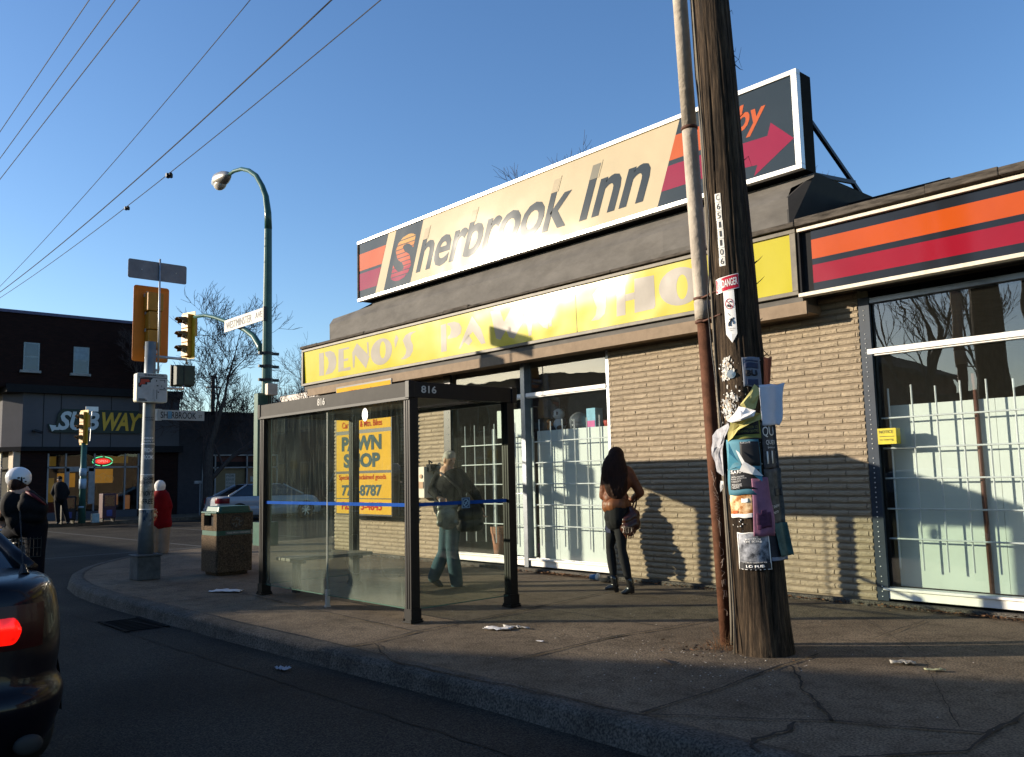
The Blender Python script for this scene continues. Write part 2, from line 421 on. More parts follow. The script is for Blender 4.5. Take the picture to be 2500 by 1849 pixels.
# road: gutter joint, wandering cracks, crossing paint, tar patches
mb = MB()
crack([(8, 3.35), (0, 3.36), (-4, 3.33), (-9, 3.2), (-12.5, 3.15), (-14, 3.1), (-22, 3.0)], 0.02, 0.01, ZR+0.006)
for k in range(26):
    x = rnd.uniform(-32, -4); y = rnd.uniform(-6, 10) if x < -20 else rnd.uniform(-6, 3)
    a = rnd.choice([0, 0, PI/2, rnd.uniform(0, 3)]); l = rnd.uniform(1, 4)
    crack([(x, y), (x+l*math.cos(a)*0.5, y+l*math.sin(a)*0.5+rnd.uniform(-.2, .2)), (x+l*math.cos(a), y+l*math.sin(a))], rnd.uniform(0.02, 0.06), 0.05, ZR+0.006)
tag(mb.build('road_cracks', M_joint), 'sealed cracks and gutter joint in the road', kind='structure')
mb = MB()
M_mark = mat('worn road paint', (0.11, 0.115, 0.115), rough=0.8, var=0.5, scale=30, col2=(0.035, 0.034, 0.032), thr=(0.46, 0.56))
def strip(a, b, w_, z=ZR+0.004):
    a = Vector(a); b = Vector(b); t = (b-a).normalized(); n = Vector((-t.y, t.x))*w_/2
    mb.poly([(*(a+n), z), (*(a-n), z), (*(b-n), z), (*(b+n), z)])
strip((-14.3, 3.5), (-14.3, -7.6), 0.3)
strip((-20.5, 4), (-20.5, 30), 0.15)
strip((-33.5, 8.0), (-20.0, 8.6), 0.12)
strip((-34, 11.2), (-21.5, 11.6), 0.12)
strip((20, 0.1-2.0), (-12, -2.0), 0.12)
tag(mb.build('road_markings', M_mark), 'worn white stop line and crossing lines', kind='structure')
# litter stuff in the angle of wall and pavement
M_leaf = mat('dry leaves', (0.11, 0.055, 0.025), rough=0.9, var=0.6, scale=30)
mb = MB()
def leaflets(n, fx, fy, zz=0.01, sz=(0.008, 0.028)):
    for _ in range(n):
        x = fx(); y = fy(); s = rnd.uniform(*sz); a = rnd.uniform(0, 6.3); t = rnd.uniform(-.8, .8)
        M = Matrix.Translation((x, y, zz+abs(t)*s*0.7+rnd.uniform(0, 0.012))) @ Matrix.Rotation(a, 4, 'Z') @ Matrix.Rotation(t, 4, 'X')
        mb.add([(-s, 0, 0), (0, -s*0.45, 0.002), (s, 0, 0), (0, s*0.45, 0.003)], [(0, 1, 2, 3)], 0, M)
wall_gauss = lambda: 8.70-abs(rnd.gauss(0, 0.05))
leaflets(420, lambda: rnd.gauss(-8.6, 0.35), wall_gauss, 0.012)
leaflets(500, lambda: rnd.uniform(-7.6, -2.0), lambda: 8.72-abs(rnd.gauss(0, 0.035)))
leaflets(260, lambda: rnd.gauss(-3.1, 0.5), wall_gauss)
leaflets(250, lambda: rnd.uniform(-14.5, -8), wall_gauss)
leaflets(60, lambda: rnd.gauss(-4.25, 0.16), lambda: rnd.gauss(5.75, 0.13))
leaflets(60, lambda: rnd.uniform(-6, -2.0), lambda: rnd.uniform(4.1, 8.5), 0.01, (0.004, 0.012))
tag(mb.build('dry_leaves', M_leaf), 'brown dry leaves blown against the foot of the wall', kind='stuff')
mb = MB()
M_grit = mat('pale grit', (0.30, 0.27, 0.23), rough=0.9)
for _ in range(260):
    r_ = rnd.random()
    if r_ < 0.55: x, y = rnd.gauss(-4.1, 0.5), rnd.gauss(5.3, 0.45)
    else: x, y = rnd.uniform(-13, -1.8), rnd.uniform(4.1, 8.6)
    s = rnd.uniform(0.002, 0.007)
    M = Matrix.Translation((x, y, 0.009)) @ Matrix.Rotation(rnd.uniform(0, 6), 4, 'Z')
    mb.add([(-s, -s, 0), (s, -s, 0), (s*0.8, s, 0), (-s, s*0.7, 0), (0, 0, s)], [(0, 1, 4), (1, 2, 4), (2, 3, 4), (3, 0, 4)], 0, M)
tag(mb.build('grit', M_grit), 'pale grit scattered on the sidewalk', kind='stuff')
mb = MB()   # dry weeds at the foot of the utility pole
for _ in range(50):
    x, y = rnd.gauss(-4.13, 0.07), rnd.gauss(5.93, 0.05)
    h = rnd.uniform(0.04, 0.16); a = rnd.uniform(0, 6.3); l = rnd.uniform(0.02, 0.12)
    P = [(x, y, 0.0), (x+l*0.3*math.cos(a), y+l*0.3*math.sin(a), h*0.7), (x+l*math.cos(a), y+l*math.sin(a), h)]
    mb.tube(P, [0.0018, 0.0014, 0.0006], 3, cap=False)
tag(mb.build('dry_weeds', M_leaf), 'dry weeds at the foot of the utility pole', kind='stuff')
# far side street corner: pavement and kerb in front of the sandwich shop
mb = MB()
mb.prism([(-60, 8.0, 0), (-36.5, 8.0, 0), (-35.6, 8.4, 0), (-35.1, 9.2, 0), (-35.0, 60, 0), (-60, 60, 0)], (0, 0, ZR-0.1))
mb.prism([(-90, -50, -0.001), (60, -50, -0.001), (60, -8.6, -0.001), (-90, -8.6, -0.001)], (0, 0, ZR-0.1))
tag(mb.build('far_pavement', M_conc), 'pavement on the far sides of the junction', kind='structure')
# storm drain grate in the gutter
t = empty('storm_drain', (-10.1, 3.42, ZR), 'black iron grate of the storm drain in the gutter', 'drain')
mb = MB()
for k in range(9): mb.box(-10.5+k*0.1, -10.46+k*0.1, 3.22, 3.6, ZR+0.004, ZR+0.016)
mb.box(-10.56, -9.62, 3.18, 3.22, ZR+0.004, ZR+0.018); mb.box(-10.56, -9.62, 3.6, 3.64, ZR+0.004, ZR+0.018)
mb.build('grate', mat('grimy iron', (.012, .012, .012), rough=.95, spec=.05), t)
mb = MB(); mb.poly([(-10.56, 3.22, ZR+0.003), (-9.62, 3.22, ZR+0.003), (-9.62, 3.6, ZR+0.003), (-10.56, 3.6, ZR+0.003)]); mb.build('pit', M_dark, t)
# ================================================================== PAWN SHOP BUILDING
YW = 8.80
M_brick = mat('split face brick', (0.315, 0.255, 0.178), rough=0.9, spec=0.12, var=0.14, scale=3, bump=1.3, bscale=42, stretch=(1, 1, 2.2))
_nt = M_brick.node_tree; _g = _nt.nodes.new('ShaderNodeNewGeometry'); _mr = _nt.nodes.new('ShaderNodeMapRange'); _mr.inputs[3].default_value = .93; _mr.inputs[4].default_value = 1.05
_nt.links.new(_g.outputs['Random Per Island'], _mr.inputs[0]); _mx = _nt.nodes.new('ShaderNodeMixRGB'); _mx.blend_type = 'MULTIPLY'; _mx.inputs[0].default_value = 1
_p = _nt.nodes['Principled BSDF']; _src = _p.inputs['Base Color'].links[0].from_socket
_nt.links.new(_src, _mx.inputs[1]); _nt.links.new(_mr.outputs[0], _mx.inputs[2]); _nt.links.new(_mx.outputs[0], _p.inputs['Base Color'])
M_mortar = mat('mortar', (0.19, 0.15, 0.105), rough=0.9, var=0.2)
M_mans = mat('grey metal cladding', (0.105, 0.097, 0.088), rough=0.75, spec=0.15, var=0.22, scale=2.2, bump=0.5, bscale=5, stretch=(1, 1, 2))
M_tarry = mat('weathered flashing', (0.07, 0.06, 0.05), rough=0.9, spec=0.1, var=0.6, scale=12, bump=0.6, bscale=30, stretch=(0.4, 1, 2))
M_frame = mat('window frame metal', (0.22, 0.24, 0.26), rough=0.3, metal=0.7, var=0.15)
M_wframe = mat('white window frame', (0.72, 0.70, 0.66), rough=0.45, var=0.08)
M_soffit = mat('pale soffit trim', (0.22, 0.165, 0.115), rough=0.8, spec=0.1, var=0.15)
M_bar = mat('white painted bars', (0.60, 0.62, 0.62), rough=0.4, var=0.1)
M_panel = mat('pale blue white board', (0.62, 0.66, 0.62), rough=0.6, var=0.04, scale=3)
M_room = mat('dim interior', (0.06, 0.055, 0.05), rough=0.9, var=0.3)
XL, XR, XEND = -14.92, 6.0, 7.0
shop = empty('shop_building', (-9, 8.8, 0), 'low tan brick shop building with barred windows behind the bus shelter', 'shop')
W1 = (-11.38, -7.75, 0.08, 3.14)       # left window opening
W2 = (-4.20, 1.9, 0.08, 3.16)         # right window opening
TOPW = 3.28
mb = MB()
def brick_field(x0, x1, z0, z1):
    h = 0.0695; z = z0; r = 0
    while z < z1-0.01:
        zt = min(z+h, z1); x = math.floor(x0/0.405)*0.405+(0.2025 if r % 2 else 0)-0.405
        while x < x1:
            l = 0.405; a = max(x, x0); b = min(x+l, x1)
            if b-a > 0.02:
                d = rnd.uniform(0.016, 0.020); dt = d-rnd.uniform(0.001, 0.004)
                e = 0.0045
                zb = z+0.011+rnd.uniform(-.001, .001); zz = zt-0.001
                n = max(2, int((b-a)/0.045)); vs = []; fs = []
                for i in range(n+1):
                    xx = a+e+(b-a-2*e)*i/n
                    j1 = rnd.uniform(-0.0035, 0.0035); j2 = rnd.uniform(-0.0035, 0.0035)
                    if i in (0, n): j1 -= 0.002; j2 -= 0.002
                    vs += [(xx, YW+0.005, zb), (xx, YW-d-j1, zb+0.006+rnd.uniform(0, 0.004)), (xx, YW-(d+dt)/2-j2-0.006, (zb+zz)/2+rnd.uniform(-.01, .01)), (xx, YW-dt-j2, zz-0.006-rnd.uniform(0, .005)), (xx, YW+0.005, zz)]
                for i in range(n):
                    for k in range(4):
                        q = i*5+k
                        fs.append((q, q+5, q+6, q+1))
                fs += [(4, 3, 2, 1, 0), tuple(n*5+k for k in range(5))]
                mb.add(vs, [tuple(reversed(f)) for f in fs])
            x += l
        z += h; r += 1
brick_field(XL, W1[0]-0.02, 0.06, TOPW)
brick_field(W1[1]+0.01, W2[0]-0.01, 0.06, TOPW)
brick_field(W2[1]+0.02, 5.5, 0.06, TOPW)
mb.build('brick_facing', M_brick, shop)
mb = MB()
mb.box(XL, W1[0]-0.02, YW-.005, YW+0.25, 0, TOPW+0.02); mb.box(W1[1]+0.01, W2[0]-0.01, YW-.005, YW+0.25, 0, TOPW+0.02); mb.box(W2[1]+0.02, XEND, YW, YW+0.25, 0, TOPW+0.02)
mb.box(XL, XL+0.25, YW+0.25, 26, 0, TOPW+0.02)         # left side wall
mb.box(XL, XEND, YW, YW+0.25, TOPW+0.02, 4.0)
mb.build('wall', M_mortar, shop)
mb = MB(); mb.box(XL-0.02, XEND, YW-0.075, YW+0.02, -0.1, 0.055); mb.build('footing', M_kerb, shop, bevel=0.01)
# rooms behind the glass
def room(x0, x1, y0, y1, z0, z1, m, ob, name='room', drop=2):
    mb = MB()
    mb.box(x0, x1, y0, y1, z0, z1)
    mb.f = [f for i, f in enumerate(mb.f) if i != drop]; mb.m = mb.m[:-1]
    return mb.build(name, m, ob)
room(-14.6, -4.9, YW+0.2, 14.5, -0.02, 3.2, M_room, shop, 'shop_interior')
room(-4.7, 5.9, YW+0.2, 14.5, -0.02, 3.2, M_room, shop, 'shop_interior')
# roof, fascia backing, mansard
mb = MB()
mb.box(XL-0.4, XEND, YW-0.33, 26, 3.98, 4.06)
mb.build('roof', M_tarry, shop)
mb = MB()
mb.box(-15.55, -4.66, 8.12+0.36, YW+0.1, 3.16, 4.0)      # sign backing
mb.box(-4.66, XEND, 8.5, YW+0.1, 3.28, 4.0)
mb.box(-15.42, -14.9, 8.6, 12.0, 3.2, 3.98)
mb.build('fascia_backing', M_mans, shop)
mb = MB()
mb.box(-15.42, -4.62, 8.50, YW+0.02, 3.08, 3.165)
mb.box(-15.42, -4.62, 8.47, 8.505, 3.06, 3.20)
mb.build('soffit', M_soffit, shop)
mb = MB(); mb.box(-15.42, -13.0, 8.6, 8.9, 3.0, 3.05); mb.build('soffit_edge', M_soffit, shop)
mb = MB()  # crumbling roof edge above the signs, made of uneven lengths
x = -15.6
while x < 6.5:
    l = rnd.uniform(0.5, 1.9); e = min(x+l, 6.5)
    mb.box(x+0.004, e, 8.385+rnd.uniform(-.01, .01), YW, 4.01, 4.055+rnd.uniform(-.01, .018)+(0.03 if x > -4.8 else 0))
    x = e
mb.build('roof_edge', M_tarry, shop, bevel=0.008)
# mansard block that carries the big sign
mb = MB()
n = 46
for i in range(n):
    xa = -14.56+(14.56-4.76)*i/n; xb = -14.56+(14.56-4.76)*(i+1)/n
    for (ya, za, yb, zb) in ((8.47, 4.03, 8.47, 4.38), (8.47, 4.38, 8.62, 4.62)):
        def P(x, y, z):
            tx = (x+14.56)/9.8
            if z > 4.5: x = -13.25+tx*(13.25-4.5)
            dy = 0.012*noise.noise(Vector((x*1.3, z*4, 2)))+0.006*noise.noise(Vector((x*6, z*9, 5)))
            if -7.0 < x < -5.9 and z > 4.1 and z < 4.5: dy -= 0.03*(1-abs(x+6.45)/0.55)
            return (x, y+dy, z)
        k = 4
        vs = []
        for a in range(k+1):
            y_ = ya+(yb-ya)*a/k; z_ = za+(zb-za)*a/k
            vs += [P(xa, y_, z_), P(xb, y_, z_)]
        mb.add(vs, [(2*a, 2*a+1, 2*a+3, 2*a+2) for a in range(k)])
mb.build('mansard', M_mans, shop, smooth=False)
mb = MB()
mb.prism([(-4.76, 8.47, 4.03), (-4.76, 10.6, 4.03), (-4.5, 10.6, 4.62), (-4.5, 8.62, 4.62), (-4.76, 8.47, 4.38)], (-0.02, 0, 0))
mb.prism([(-14.56, 8.47, 4.03), (-14.56, 8.47, 4.38), (-13.25, 8.62, 4.62), (-13.25, 10.2, 4.62), (-14.56, 10.6, 4.03)], (0.02, 0, 0))
mb.poly([(-13.25, 8.62, 4.622), (-4.5, 8.62, 4.622), (-4.5, 10.3, 4.622), (-13.25, 10.3, 4.622)])
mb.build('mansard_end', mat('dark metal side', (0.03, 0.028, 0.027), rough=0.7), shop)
mb = MB()   # raised roof curb behind, seen above the striped sign
mb.box(-5.0, -3.55, 9.6, 11.8, 4.06, 4.42); mb.box(-5.1, -3.45, 9.5, 11.9, 4.42, 4.47)
mb.build('roof_curb', mat('black roofing', (0.015, 0.014, 0.013), rough=0.9), shop)

# ---- windows
def vbars(t, xs, z0, z1, y):
    mb = MB()
    for x in xs: mb.tube([(x, y, z0), (x, y, z1)], 0.0085, 6)
    return mb
def window(W, muls, tz, name_bars):
    x0, x1, z0, z1 = W
    wn_ = empty('window', (x0, YW, 0)); wn_.parent = shop; wn_.location = Vector((x0, YW, 0))-ORG[shop]
    fr = MB()
    yf = YW+0.02
    fr.box(x0, x0+0.06, yf-0.02, yf+0.1, z0, z1); fr.box(x1-0.05, x1, yf-0.02, yf+0.1, z0, z1)
    fr.box(x0, x1, yf-0.02, yf+0.1, z1-0.04, z1+0.02)
    for m_ in muls: fr.box(m_-0.045, m_+0.045, yf-0.05, yf+0.08, z0-0.02, z1)
    fr.build('frame', M_frame, wn_, bevel=0.004)
    tr = MB()
    segs = [x0+0.06]+[v for m_ in muls for v in (m_-0.045, m_+0.045)]+[x1-0.05]
    for a, b in zip(segs[::2], segs[1::2]):
        tr.box(a, b, yf-0.035, yf+0.06, tz-0.028, tz+0.028); tr.box(a, b, yf-0.015, yf+0.05, tz-0.045, tz-0.028)
    tr.build('transom', M_wframe, wn_, bevel=0.004)
    sl = MB()
    for a, b in zip(segs[::2], segs[1::2]):
        sl.box(a, b, yf-0.02, yf+0.1, z0, z0+0.10); sl.box(a, b, yf-0.045, yf+0.1, z0+0.085, z0+0.11)
    sl.build('sill', M_wframe, wn_, bevel=0.004)
    for a, b in zip(segs[::2], segs[1::2]):
        for (za, zb) in ((z0+0.11, tz-0.045), (tz+0.028, z1-0.04)):
            g = MB(); g.poly([(a, yf+0.03, za), (b, yf+0.03, za), (b, yf+0.03, zb), (a, yf+0.03, zb)]); g.build('pane', M_glass, wn_)
    return wn_
w1 = window(W1, [-9.45], 2.59, 0)
w2 = window(W2, [-0.95], 2.61, 0)
mb = MB()
mb.box(W1[0]-0.02, W1[0]+0.16, YW-0.02, YW+0.02, 0.06, W1[3]); mb.build('dark_jamb', M_black, w1)
mb = MB(); mb.box(W2[0]-0.005, W2[0]+0.11, YW-0.012, YW+0.03, 0.06, W2[3]+0.03); mb.build('dark_jamb', mat('navy jamb', (0.02, 0.03, 0.045), rough=0.35), w2)
mb = MB()
for k in range(60):
    z = 0.1+k*0.05
    if rnd.random() < 0.9: mb.ell((W2[0]+0.05, YW-0.014, z), (0.007, 0.006, 0.007), seg=6, ring=4)
mb.build('rivets', M_alu, w2)
mb = MB()
for k in range(34): mb.ell((W1[1]+0.004, YW-0.03, 1.35+k*0.055), (0.006, 0.006, 0.008), seg=5, ring=4)
for k in range(18): mb.ell((W1[0]+0.1, YW-0.024, 0.9+k*0.12), (0.006, 0.006, 0.008), seg=5, ring=4)
mb.build('rivets', M_alu, w1)
# security bars stand just inside the glass
def bars(par, xs, ranges, hz, z0, z1):
    mb = MB()
    for x in xs: mb.tube([(x, YW+0.10, z0+rnd.uniform(-.01, .01)), (x, YW+0.10, z1+rnd.uniform(-.02, .03))], 0.009, 6)
    for a, b in ranges:
        for z in hz: mb.tube([(a, YW+0.082, z), (b, YW+0.082, z+rnd.uniform(-.006, .006))], 0.009, 6)
    mb.build('security_bars', M_bar, par)
bars(w1, [-10.99+0.243*k for k in range(7) if -10.99+0.243*k < -9.55]+[-9.24+0.241*k for k in range(7)], [(-11.06, -9.52), (-9.34, -7.8)], (1.89, 1.58, 1.27, 0.965, 0.66), 0.37, 2.19)
bars(w2, [-4.0+0.237*k for k in range(13)]+[-0.8+0.237*k for k in range(11)], [(-4.08, -1.02), (-0.88, 1.8)], (1.91, 1.60, 1.29, 0.98, 0.68), 0.38, 2.21)
mb = MB()   # boards behind the bars
mb.box(-10.16, -9.52, YW+0.24, YW+0.26, 0.19, 2.05); mb.box(-10.30, -9.5, YW+0.20, YW+0.23, 1.99, 2.42)
mb.box(-9.44, -9.02, YW+0.25, YW+0.27, 0.17, 2.06); mb.box(-9.016, -7.79, YW+0.25, YW+0.27, 0.17, 2.06)
mb.build('white_board', M_panel, w1)
mb = MB(); mb.box(-10.18, -10.02, YW+0.194, YW+0.198, 2.21, 2.34); mb.box(-10.10, -10.02, YW+0.189, YW+0.192, 2.30, 2.34); mb.build('dark_cutout', M_dark, w1)
mb = MB(); mb.box(-10.55, -10.5, YW+0.3, YW+0.34, 0.3, 2.15); mb.box(-10.62, -10.55, YW+0.9, YW+0.95, 0.2, 2.2); mb.build('post', M_bar, w1)
mb = MB()
for a, b in ((-4.06, -3.03), (-3.026, -1.0), (-0.9, 1.8)): mb.box(a, b, YW+0.22, YW+0.24, 0.19, 2.045)
mb.build('white_board', M_panel, w2)
mb = MB(); mb.tube([(-3.18, YW+0.19, 0.19), (-3.19, YW+0.19, 2.3)], 0.022, 8); mb.build('brown_pipe', mat('brown pipe', (0.12, 0.05, 0.035), rough=0.5), w2, smooth=True)
mb = MB(); mb.box(-4.07, -3.88, YW-0.055, YW+0.045, 1.64, 1.80, 0); mb.box(-4.05, -3.9, YW-0.058, YW-0.055, 1.715, 1.72, 1)
text(mb, 'NOTICE', (-4.05, YW-0.056, 1.75), (1, 0, 0), (0, 0, 1), 0.14, 0.03, mi=1); text(mb, 'no loitering', (-4.05, YW-0.056, 1.67), (1, 0, 0), (0, 0, 1), 0.14, 0.028, mi=1)
tag(mb.build('notice_box', [mat('yellow plastic', (0.45, 0.38, 0.02), rough=0.4), M_ink]), 'small yellow notice box at the left edge of the right window', 'notice')
# soft toys and goods on the window shelf, seen above the boards
GM = [mat('goods black', (0.02, 0.02, 0.022)), mat('goods white', (0.6, 0.6, 0.6)), mat('goods orange', (0.6, 0.2, 0.03)), mat('goods blue', (0.2, 0.45, 0.6)), mat('goods pink', (0.6, 0.1, 0.3)), mat('goods red', (0.35, 0.05, 0.04)), mat('goods tan', (0.45, 0.3, 0.15))]
shelf = MB(); shelf.box(-9.4, -7.8, YW+0.28, YW+0.65, 2.02, 2.05); shelf.build('window_shelf', M_panel, w1)
yy = YW+0.42
t = empty('stuffed_panda', (-9.12, yy, 2.05), 'black and white stuffed panda toy on the window shelf', 'toy')
mb = MB()
mb.ell((-9.12, yy, 2.15), (0.11, 0.09, 0.10), 1); mb.ell((-9.12, yy-0.02, 2.30), (0.10, 0.09, 0.085), 1)
mb.build('body', GM[:2], t, smooth=True)
mb = MB()
for s in (-1, 1):
    mb.ell((-9.12+s*0.085, yy, 2.375), 0.035, 0, 8, 6); mb.ell((-9.12+s*0.04, yy-0.10, 2.31), (0.022, 0.012, 0.028), 0, 8, 6); mb.ell((-9.12+s*0.12, yy-0.03, 2.18), (0.045, 0.05, 0.06), 0, 8, 6); mb.ell((-9.12+s*0.08, yy-0.08, 2.09), (0.05, 0.06, 0.04), 0, 8, 6)
mb.build('markings', GM[:2], t, smooth=True)
mb = MB(); mb.ell((-9.30, yy, 2.12), (0.08, 0.07, 0.07)); mb.ell((-9.33, yy-.02, 2.2), 0.04); mb.tube([(-9.24, yy-.05, 2.1), (-9.2, yy-.1, 2.17)], [.03, .012], 8)
tag(mb.build('plush_toy', GM[2], smooth=True), 'small orange plush toy beside the panda in the window', 'toy')
mb = MB(); mb.tube([(-8.72, yy, 2.05), (-8.72, yy, 2.17)], [0.15, 0.14], 16); mb.ell((-8.72, yy, 2.17), (0.15, 0.15, 0.14))
tag(mb.build('display_dome', mat('smoky plastic', (0.12, 0.13, 0.14), rough=0.15), smooth=True), 'grey plastic dome on the window shelf', 'ornament')
mb = MB(); mb.box(-8.50, -8.33, yy-0.08, yy+0.08, 2.05, 2.34, 0); mb.box(-8.49, -8.34, yy-0.083, yy-0.08, 2.07, 2.16, 1)
tag(mb.build('toy_box', [GM[3], GM[4]], bevel=0.004), 'pale blue and pink toy carton in the window', 'carton')
mb = MB(); mb.tube([(-8.13, yy, 2.05), (-8.13, yy, 2.14), (-8.13, yy, 2.15)], [0.07, 0.09, 0.085], 14)
tag(mb.build('red_bowl', GM[5], smooth=True), 'dark red bowl on the window shelf', 'bowl')
mb = MB(); mb.box(-8.02, -7.84, yy-0.1, yy+0.08, 2.05, 2.2)
mb.box(-8.0, -7.86, yy-0.103, yy-0.1, 2.1, 2.15)
mb.tube([(-8.02+0.18*i/10, yy-0.12, 2.2+0.17*math.sin(PI*i/10)) for i in range(11)], 0.008, 6)
tag(mb.build('basket', GM[6]), 'tan basket with a hoop handle at the right end of the shelf', 'basket')
t = empty('flower_pot', (-10.42, YW+0.30, 0.19), 'tall terracotta pot inside the left window', 'pot')
mb = MB(); mb.tube([(-10.42, YW+0.32, 0.17), (-10.42, YW+0.32, 0.5)], [0.10, 0.14], 18); mb.build('pot_body', mat('terracotta', (0.36, 0.15, 0.09), rough=0.7), t, smooth=True)
mb = MB()
for k in range(3): mb.tube([(-10.42, YW+0.32, 0.5+k*0.035), (-10.42, YW+0.32, 0.53+k*0.035)], 0.15+0.003*k, 18)
mb.build('rim', mat('terracotta rim', (0.40, 0.18, 0.11), rough=0.7), t)
mb = MB()
for k in range(4):
    mb.box(-10.9+k*0.5, -10.6+k*0.5, 11.5, 11.6, 2.3, 2.36)
mb.build('shelf_goods', GM[1], w1)
# glimpses of stock deeper in the shop
mb = MB()
for k in range(26):
    x = rnd.uniform(-11.2, -8); y = rnd.uniform(10.2, 13); s = rnd.uniform(0.1, 0.35); z = rnd.uniform(0, 1.6)
    mb.box(x, x+s, y, y+s, z, z+s*rnd.uniform(.6, 1.6), rnd.randrange(7))
mb.build('stock', GM, w1)
# electric meter box on the brick
t = empty('meter_box', (-11.86, 8.72, 1.06), 'beige metal meter box on the brick wall behind the walking man', 'meter box')
mb = MB(); mb.box(-12.0, -11.72, 8.60, 8.79, 1.06, 1.58); mb.build('case', mat('beige metal', (0.5, 0.45, 0.36), rough=0.5, var=.1), t, bevel=0.008)
mb = MB(); mb.tube([(-11.80, 8.597, 1.42), (-11.80, 8.585, 1.42)], 0.035, 14); mb.box(-11.87, -11.74, 8.59, 8.602, 1.22, 1.33); mb.build('dial', mat('amber label', (0.3, 0.16, 0.08), rough=0.4), t)
mb = MB(); mb.box(-11.74, -11.62, 8.66, 8.79, 1.5, 1.62); mb.tube([(-11.7, 8.7, 1.6), (-11.66, 8.66, 1.68), (-11.6, 8.68, 1.64)], .015, 6); mb.build('bracket', M_dark, t)
# ================================================================== SIGNS ON THE SHOP
YS = 8.45
C_navy = sign_mat('sign navy', (0.035, 0.05, 0.062)); C_cream = sign_mat('sign cream', (0.68, 0.56, 0.36)); C_orange = sign_mat('sign orange', (0.62, 0.13, 0.035)); C_mag = sign_mat('sign magenta', (0.33, 0.02, 0.06))
C_yel = sign_mat('sign yellow', (0.62, 0.53, 0.012), rough=0.15, warp=0.22); C_gry = sign_mat('sign faded grey', (0.40, 0.35, 0.29), rough=0.16, warp=0.22, var=0.12)
C_amb = mat('sign amber', (0.50, 0.29, 0.025), rough=0.8, spec=0.1, var=0.06); C_fade = sign_mat('faded letter', (0.28, 0.26, 0.20)); C_pale = sign_mat('pale letter ghost', (0.56, 0.46, 0.30))
z4 = lambda x, y: (700+x/3.004, 450+y/3.004)
z5 = lambda x, y: (1200+x/2.482, 150+y/2.482)
z9 = lambda x, y: (1200+x/3.191, 500+y/3.191)
za = lambda x, y: (860+x/3.49, 560+y/3.49)
big = empty('roof_sign', (-9, 8.5, 4.65), 'long cream illuminated inn sign with striped ends standing on the grey roof block', 'sign')
SX0, SX1, SZ0, SZ1 = -13.50, -4.55, 4.645, 5.78
mb = MB(); mb.box(SX0+0.01, SX1-0.01, YS+0.01, YS+0.30, SZ0+0.01, SZ1-0.01); mb.build('case', mat('sign case', (0.02, 0.017, 0.014), rough=0.9, spec=.05), big)
mb = MB(); f = 0.055
mb.box(SX0, SX1, YS-0.02, YS+0.06, SZ1-f, SZ1); mb.box(SX0, SX1, YS-0.02, YS+0.06, SZ0, SZ0+f)
mb.box(SX1-f*1.3, SX1, YS-0.02, YS+0.06, SZ0+f, SZ1-f)
mb.build('frame', mat('bright trim', (0.72, 0.70, 0.66), rough=0.3, metal=0.3, var=.1), big, bevel=0.004)
mb = MB(); mb.box(SX0, SX0+0.035, YS-0.02, YS+0.06, SZ0+f, SZ1-f); mb.build('frame', M_tarry, big)
def sp(z, *pts): return [tuple(PY(*z(*p), YS)) for p in pts]
def layer(mb, pts, k, mi): mb.poly([(p[0], YS-0.0012*k, p[2]) for p in pts], mi)
mb = MB()
xa, xb, z0, z1 = SX0+0.035, SX1-f*1.3, SZ0+f, SZ1-f
mb.poly([(xa, YS, z0), (xb, YS, z0), (xb, YS, z1), (xa, YS, z1)], 1)
MS = [C_navy, C_cream, C_orange, C_mag, C_fade, C_pale]
def X(pt): return pt[0]
tl = sp(z4, (748, 365), (648, 808), (1003, 265), (905, 730), (805, 335), (710, 795))
def quadx(xt0, xt1, xb0, xb1, k, mi, za_=None, zb_=None):
    za_ = z0 if za_ is None else za_; zb_ = z1 if zb_ is None else zb_
    mb.poly([(xb0, YS-0.0012*k, za_), (xb1, YS-0.0012*k, za_), (xt1, YS-0.0012*k, zb_), (xt0, YS-0.0012*k, zb_)], mi)
def lerpx(a, b, z): return a+(b-a)*(z-z0)/(z1-z0)
# left striped end
xt, xbm = tl[0][0], tl[1][0]
quadx(xa, xt, xa, xbm, 1, 0)
H_ = z1-z0
for (f0, f1, mi) in ((0.50, 0.81, 2), (0.14, 0.45, 3)):
    a, b = z0+H_*f0, z0+H_*f1
    mb.poly([(xa, YS-0.0024, a), (lerpx(xbm, xt, a), YS-0.0024, a), (lerpx(xbm, xt, b), YS-0.0024, b), (xa, YS-0.0024, b)], mi)
quadx(tl[4][0], tl[2][0], tl[5][0], tl[3][0], 1, 0)     # dark panel behind the S
face = mb
# right dark end with stripes and arrow
rt = sp(z5, (1140, 345), (1005, 890))
quadx(rt[0][0], xb, rt[1][0], xb, 1, 0)
sx = PY(*z5(1330, 500), YS).x
for (f0, f1, mi) in ((0.53, 0.82, 2), (0.18, 0.47, 3)):
    a, b = z0+H_*f0, z0+H_*f1
    mb.poly([(lerpx(rt[1][0], rt[0][0], a), YS-0.0024, a), (sx-0.06, YS-0.0024, a), (sx+0.02, YS-0.0024, b), (lerpx(rt[1][0], rt[0][0], b), YS-0.0024, b)], mi)
ar = sp(z5, (1440, 525), (1672, 452), (1692, 372), (1832, 465), (1592, 697), (1612, 628), (1440, 668))
mb.poly([(p[0], YS-0.0024, p[2]) for p in ar], 3)
bl = PY(*z5(1500, 418), YS); br = PY(*z5(1672, 268), YS)
text(mb, 'by', (PY(1789, 335, YS).x, YS-0.003, PY(1842, 330, YS).z), (1, 0, 0), (0, 0, 1), PY(1858, 300, YS).x-PY(1789, 335, YS).x-.02, 0.40, bold=0.02, shear=0.3, mi=2, off=.0008)
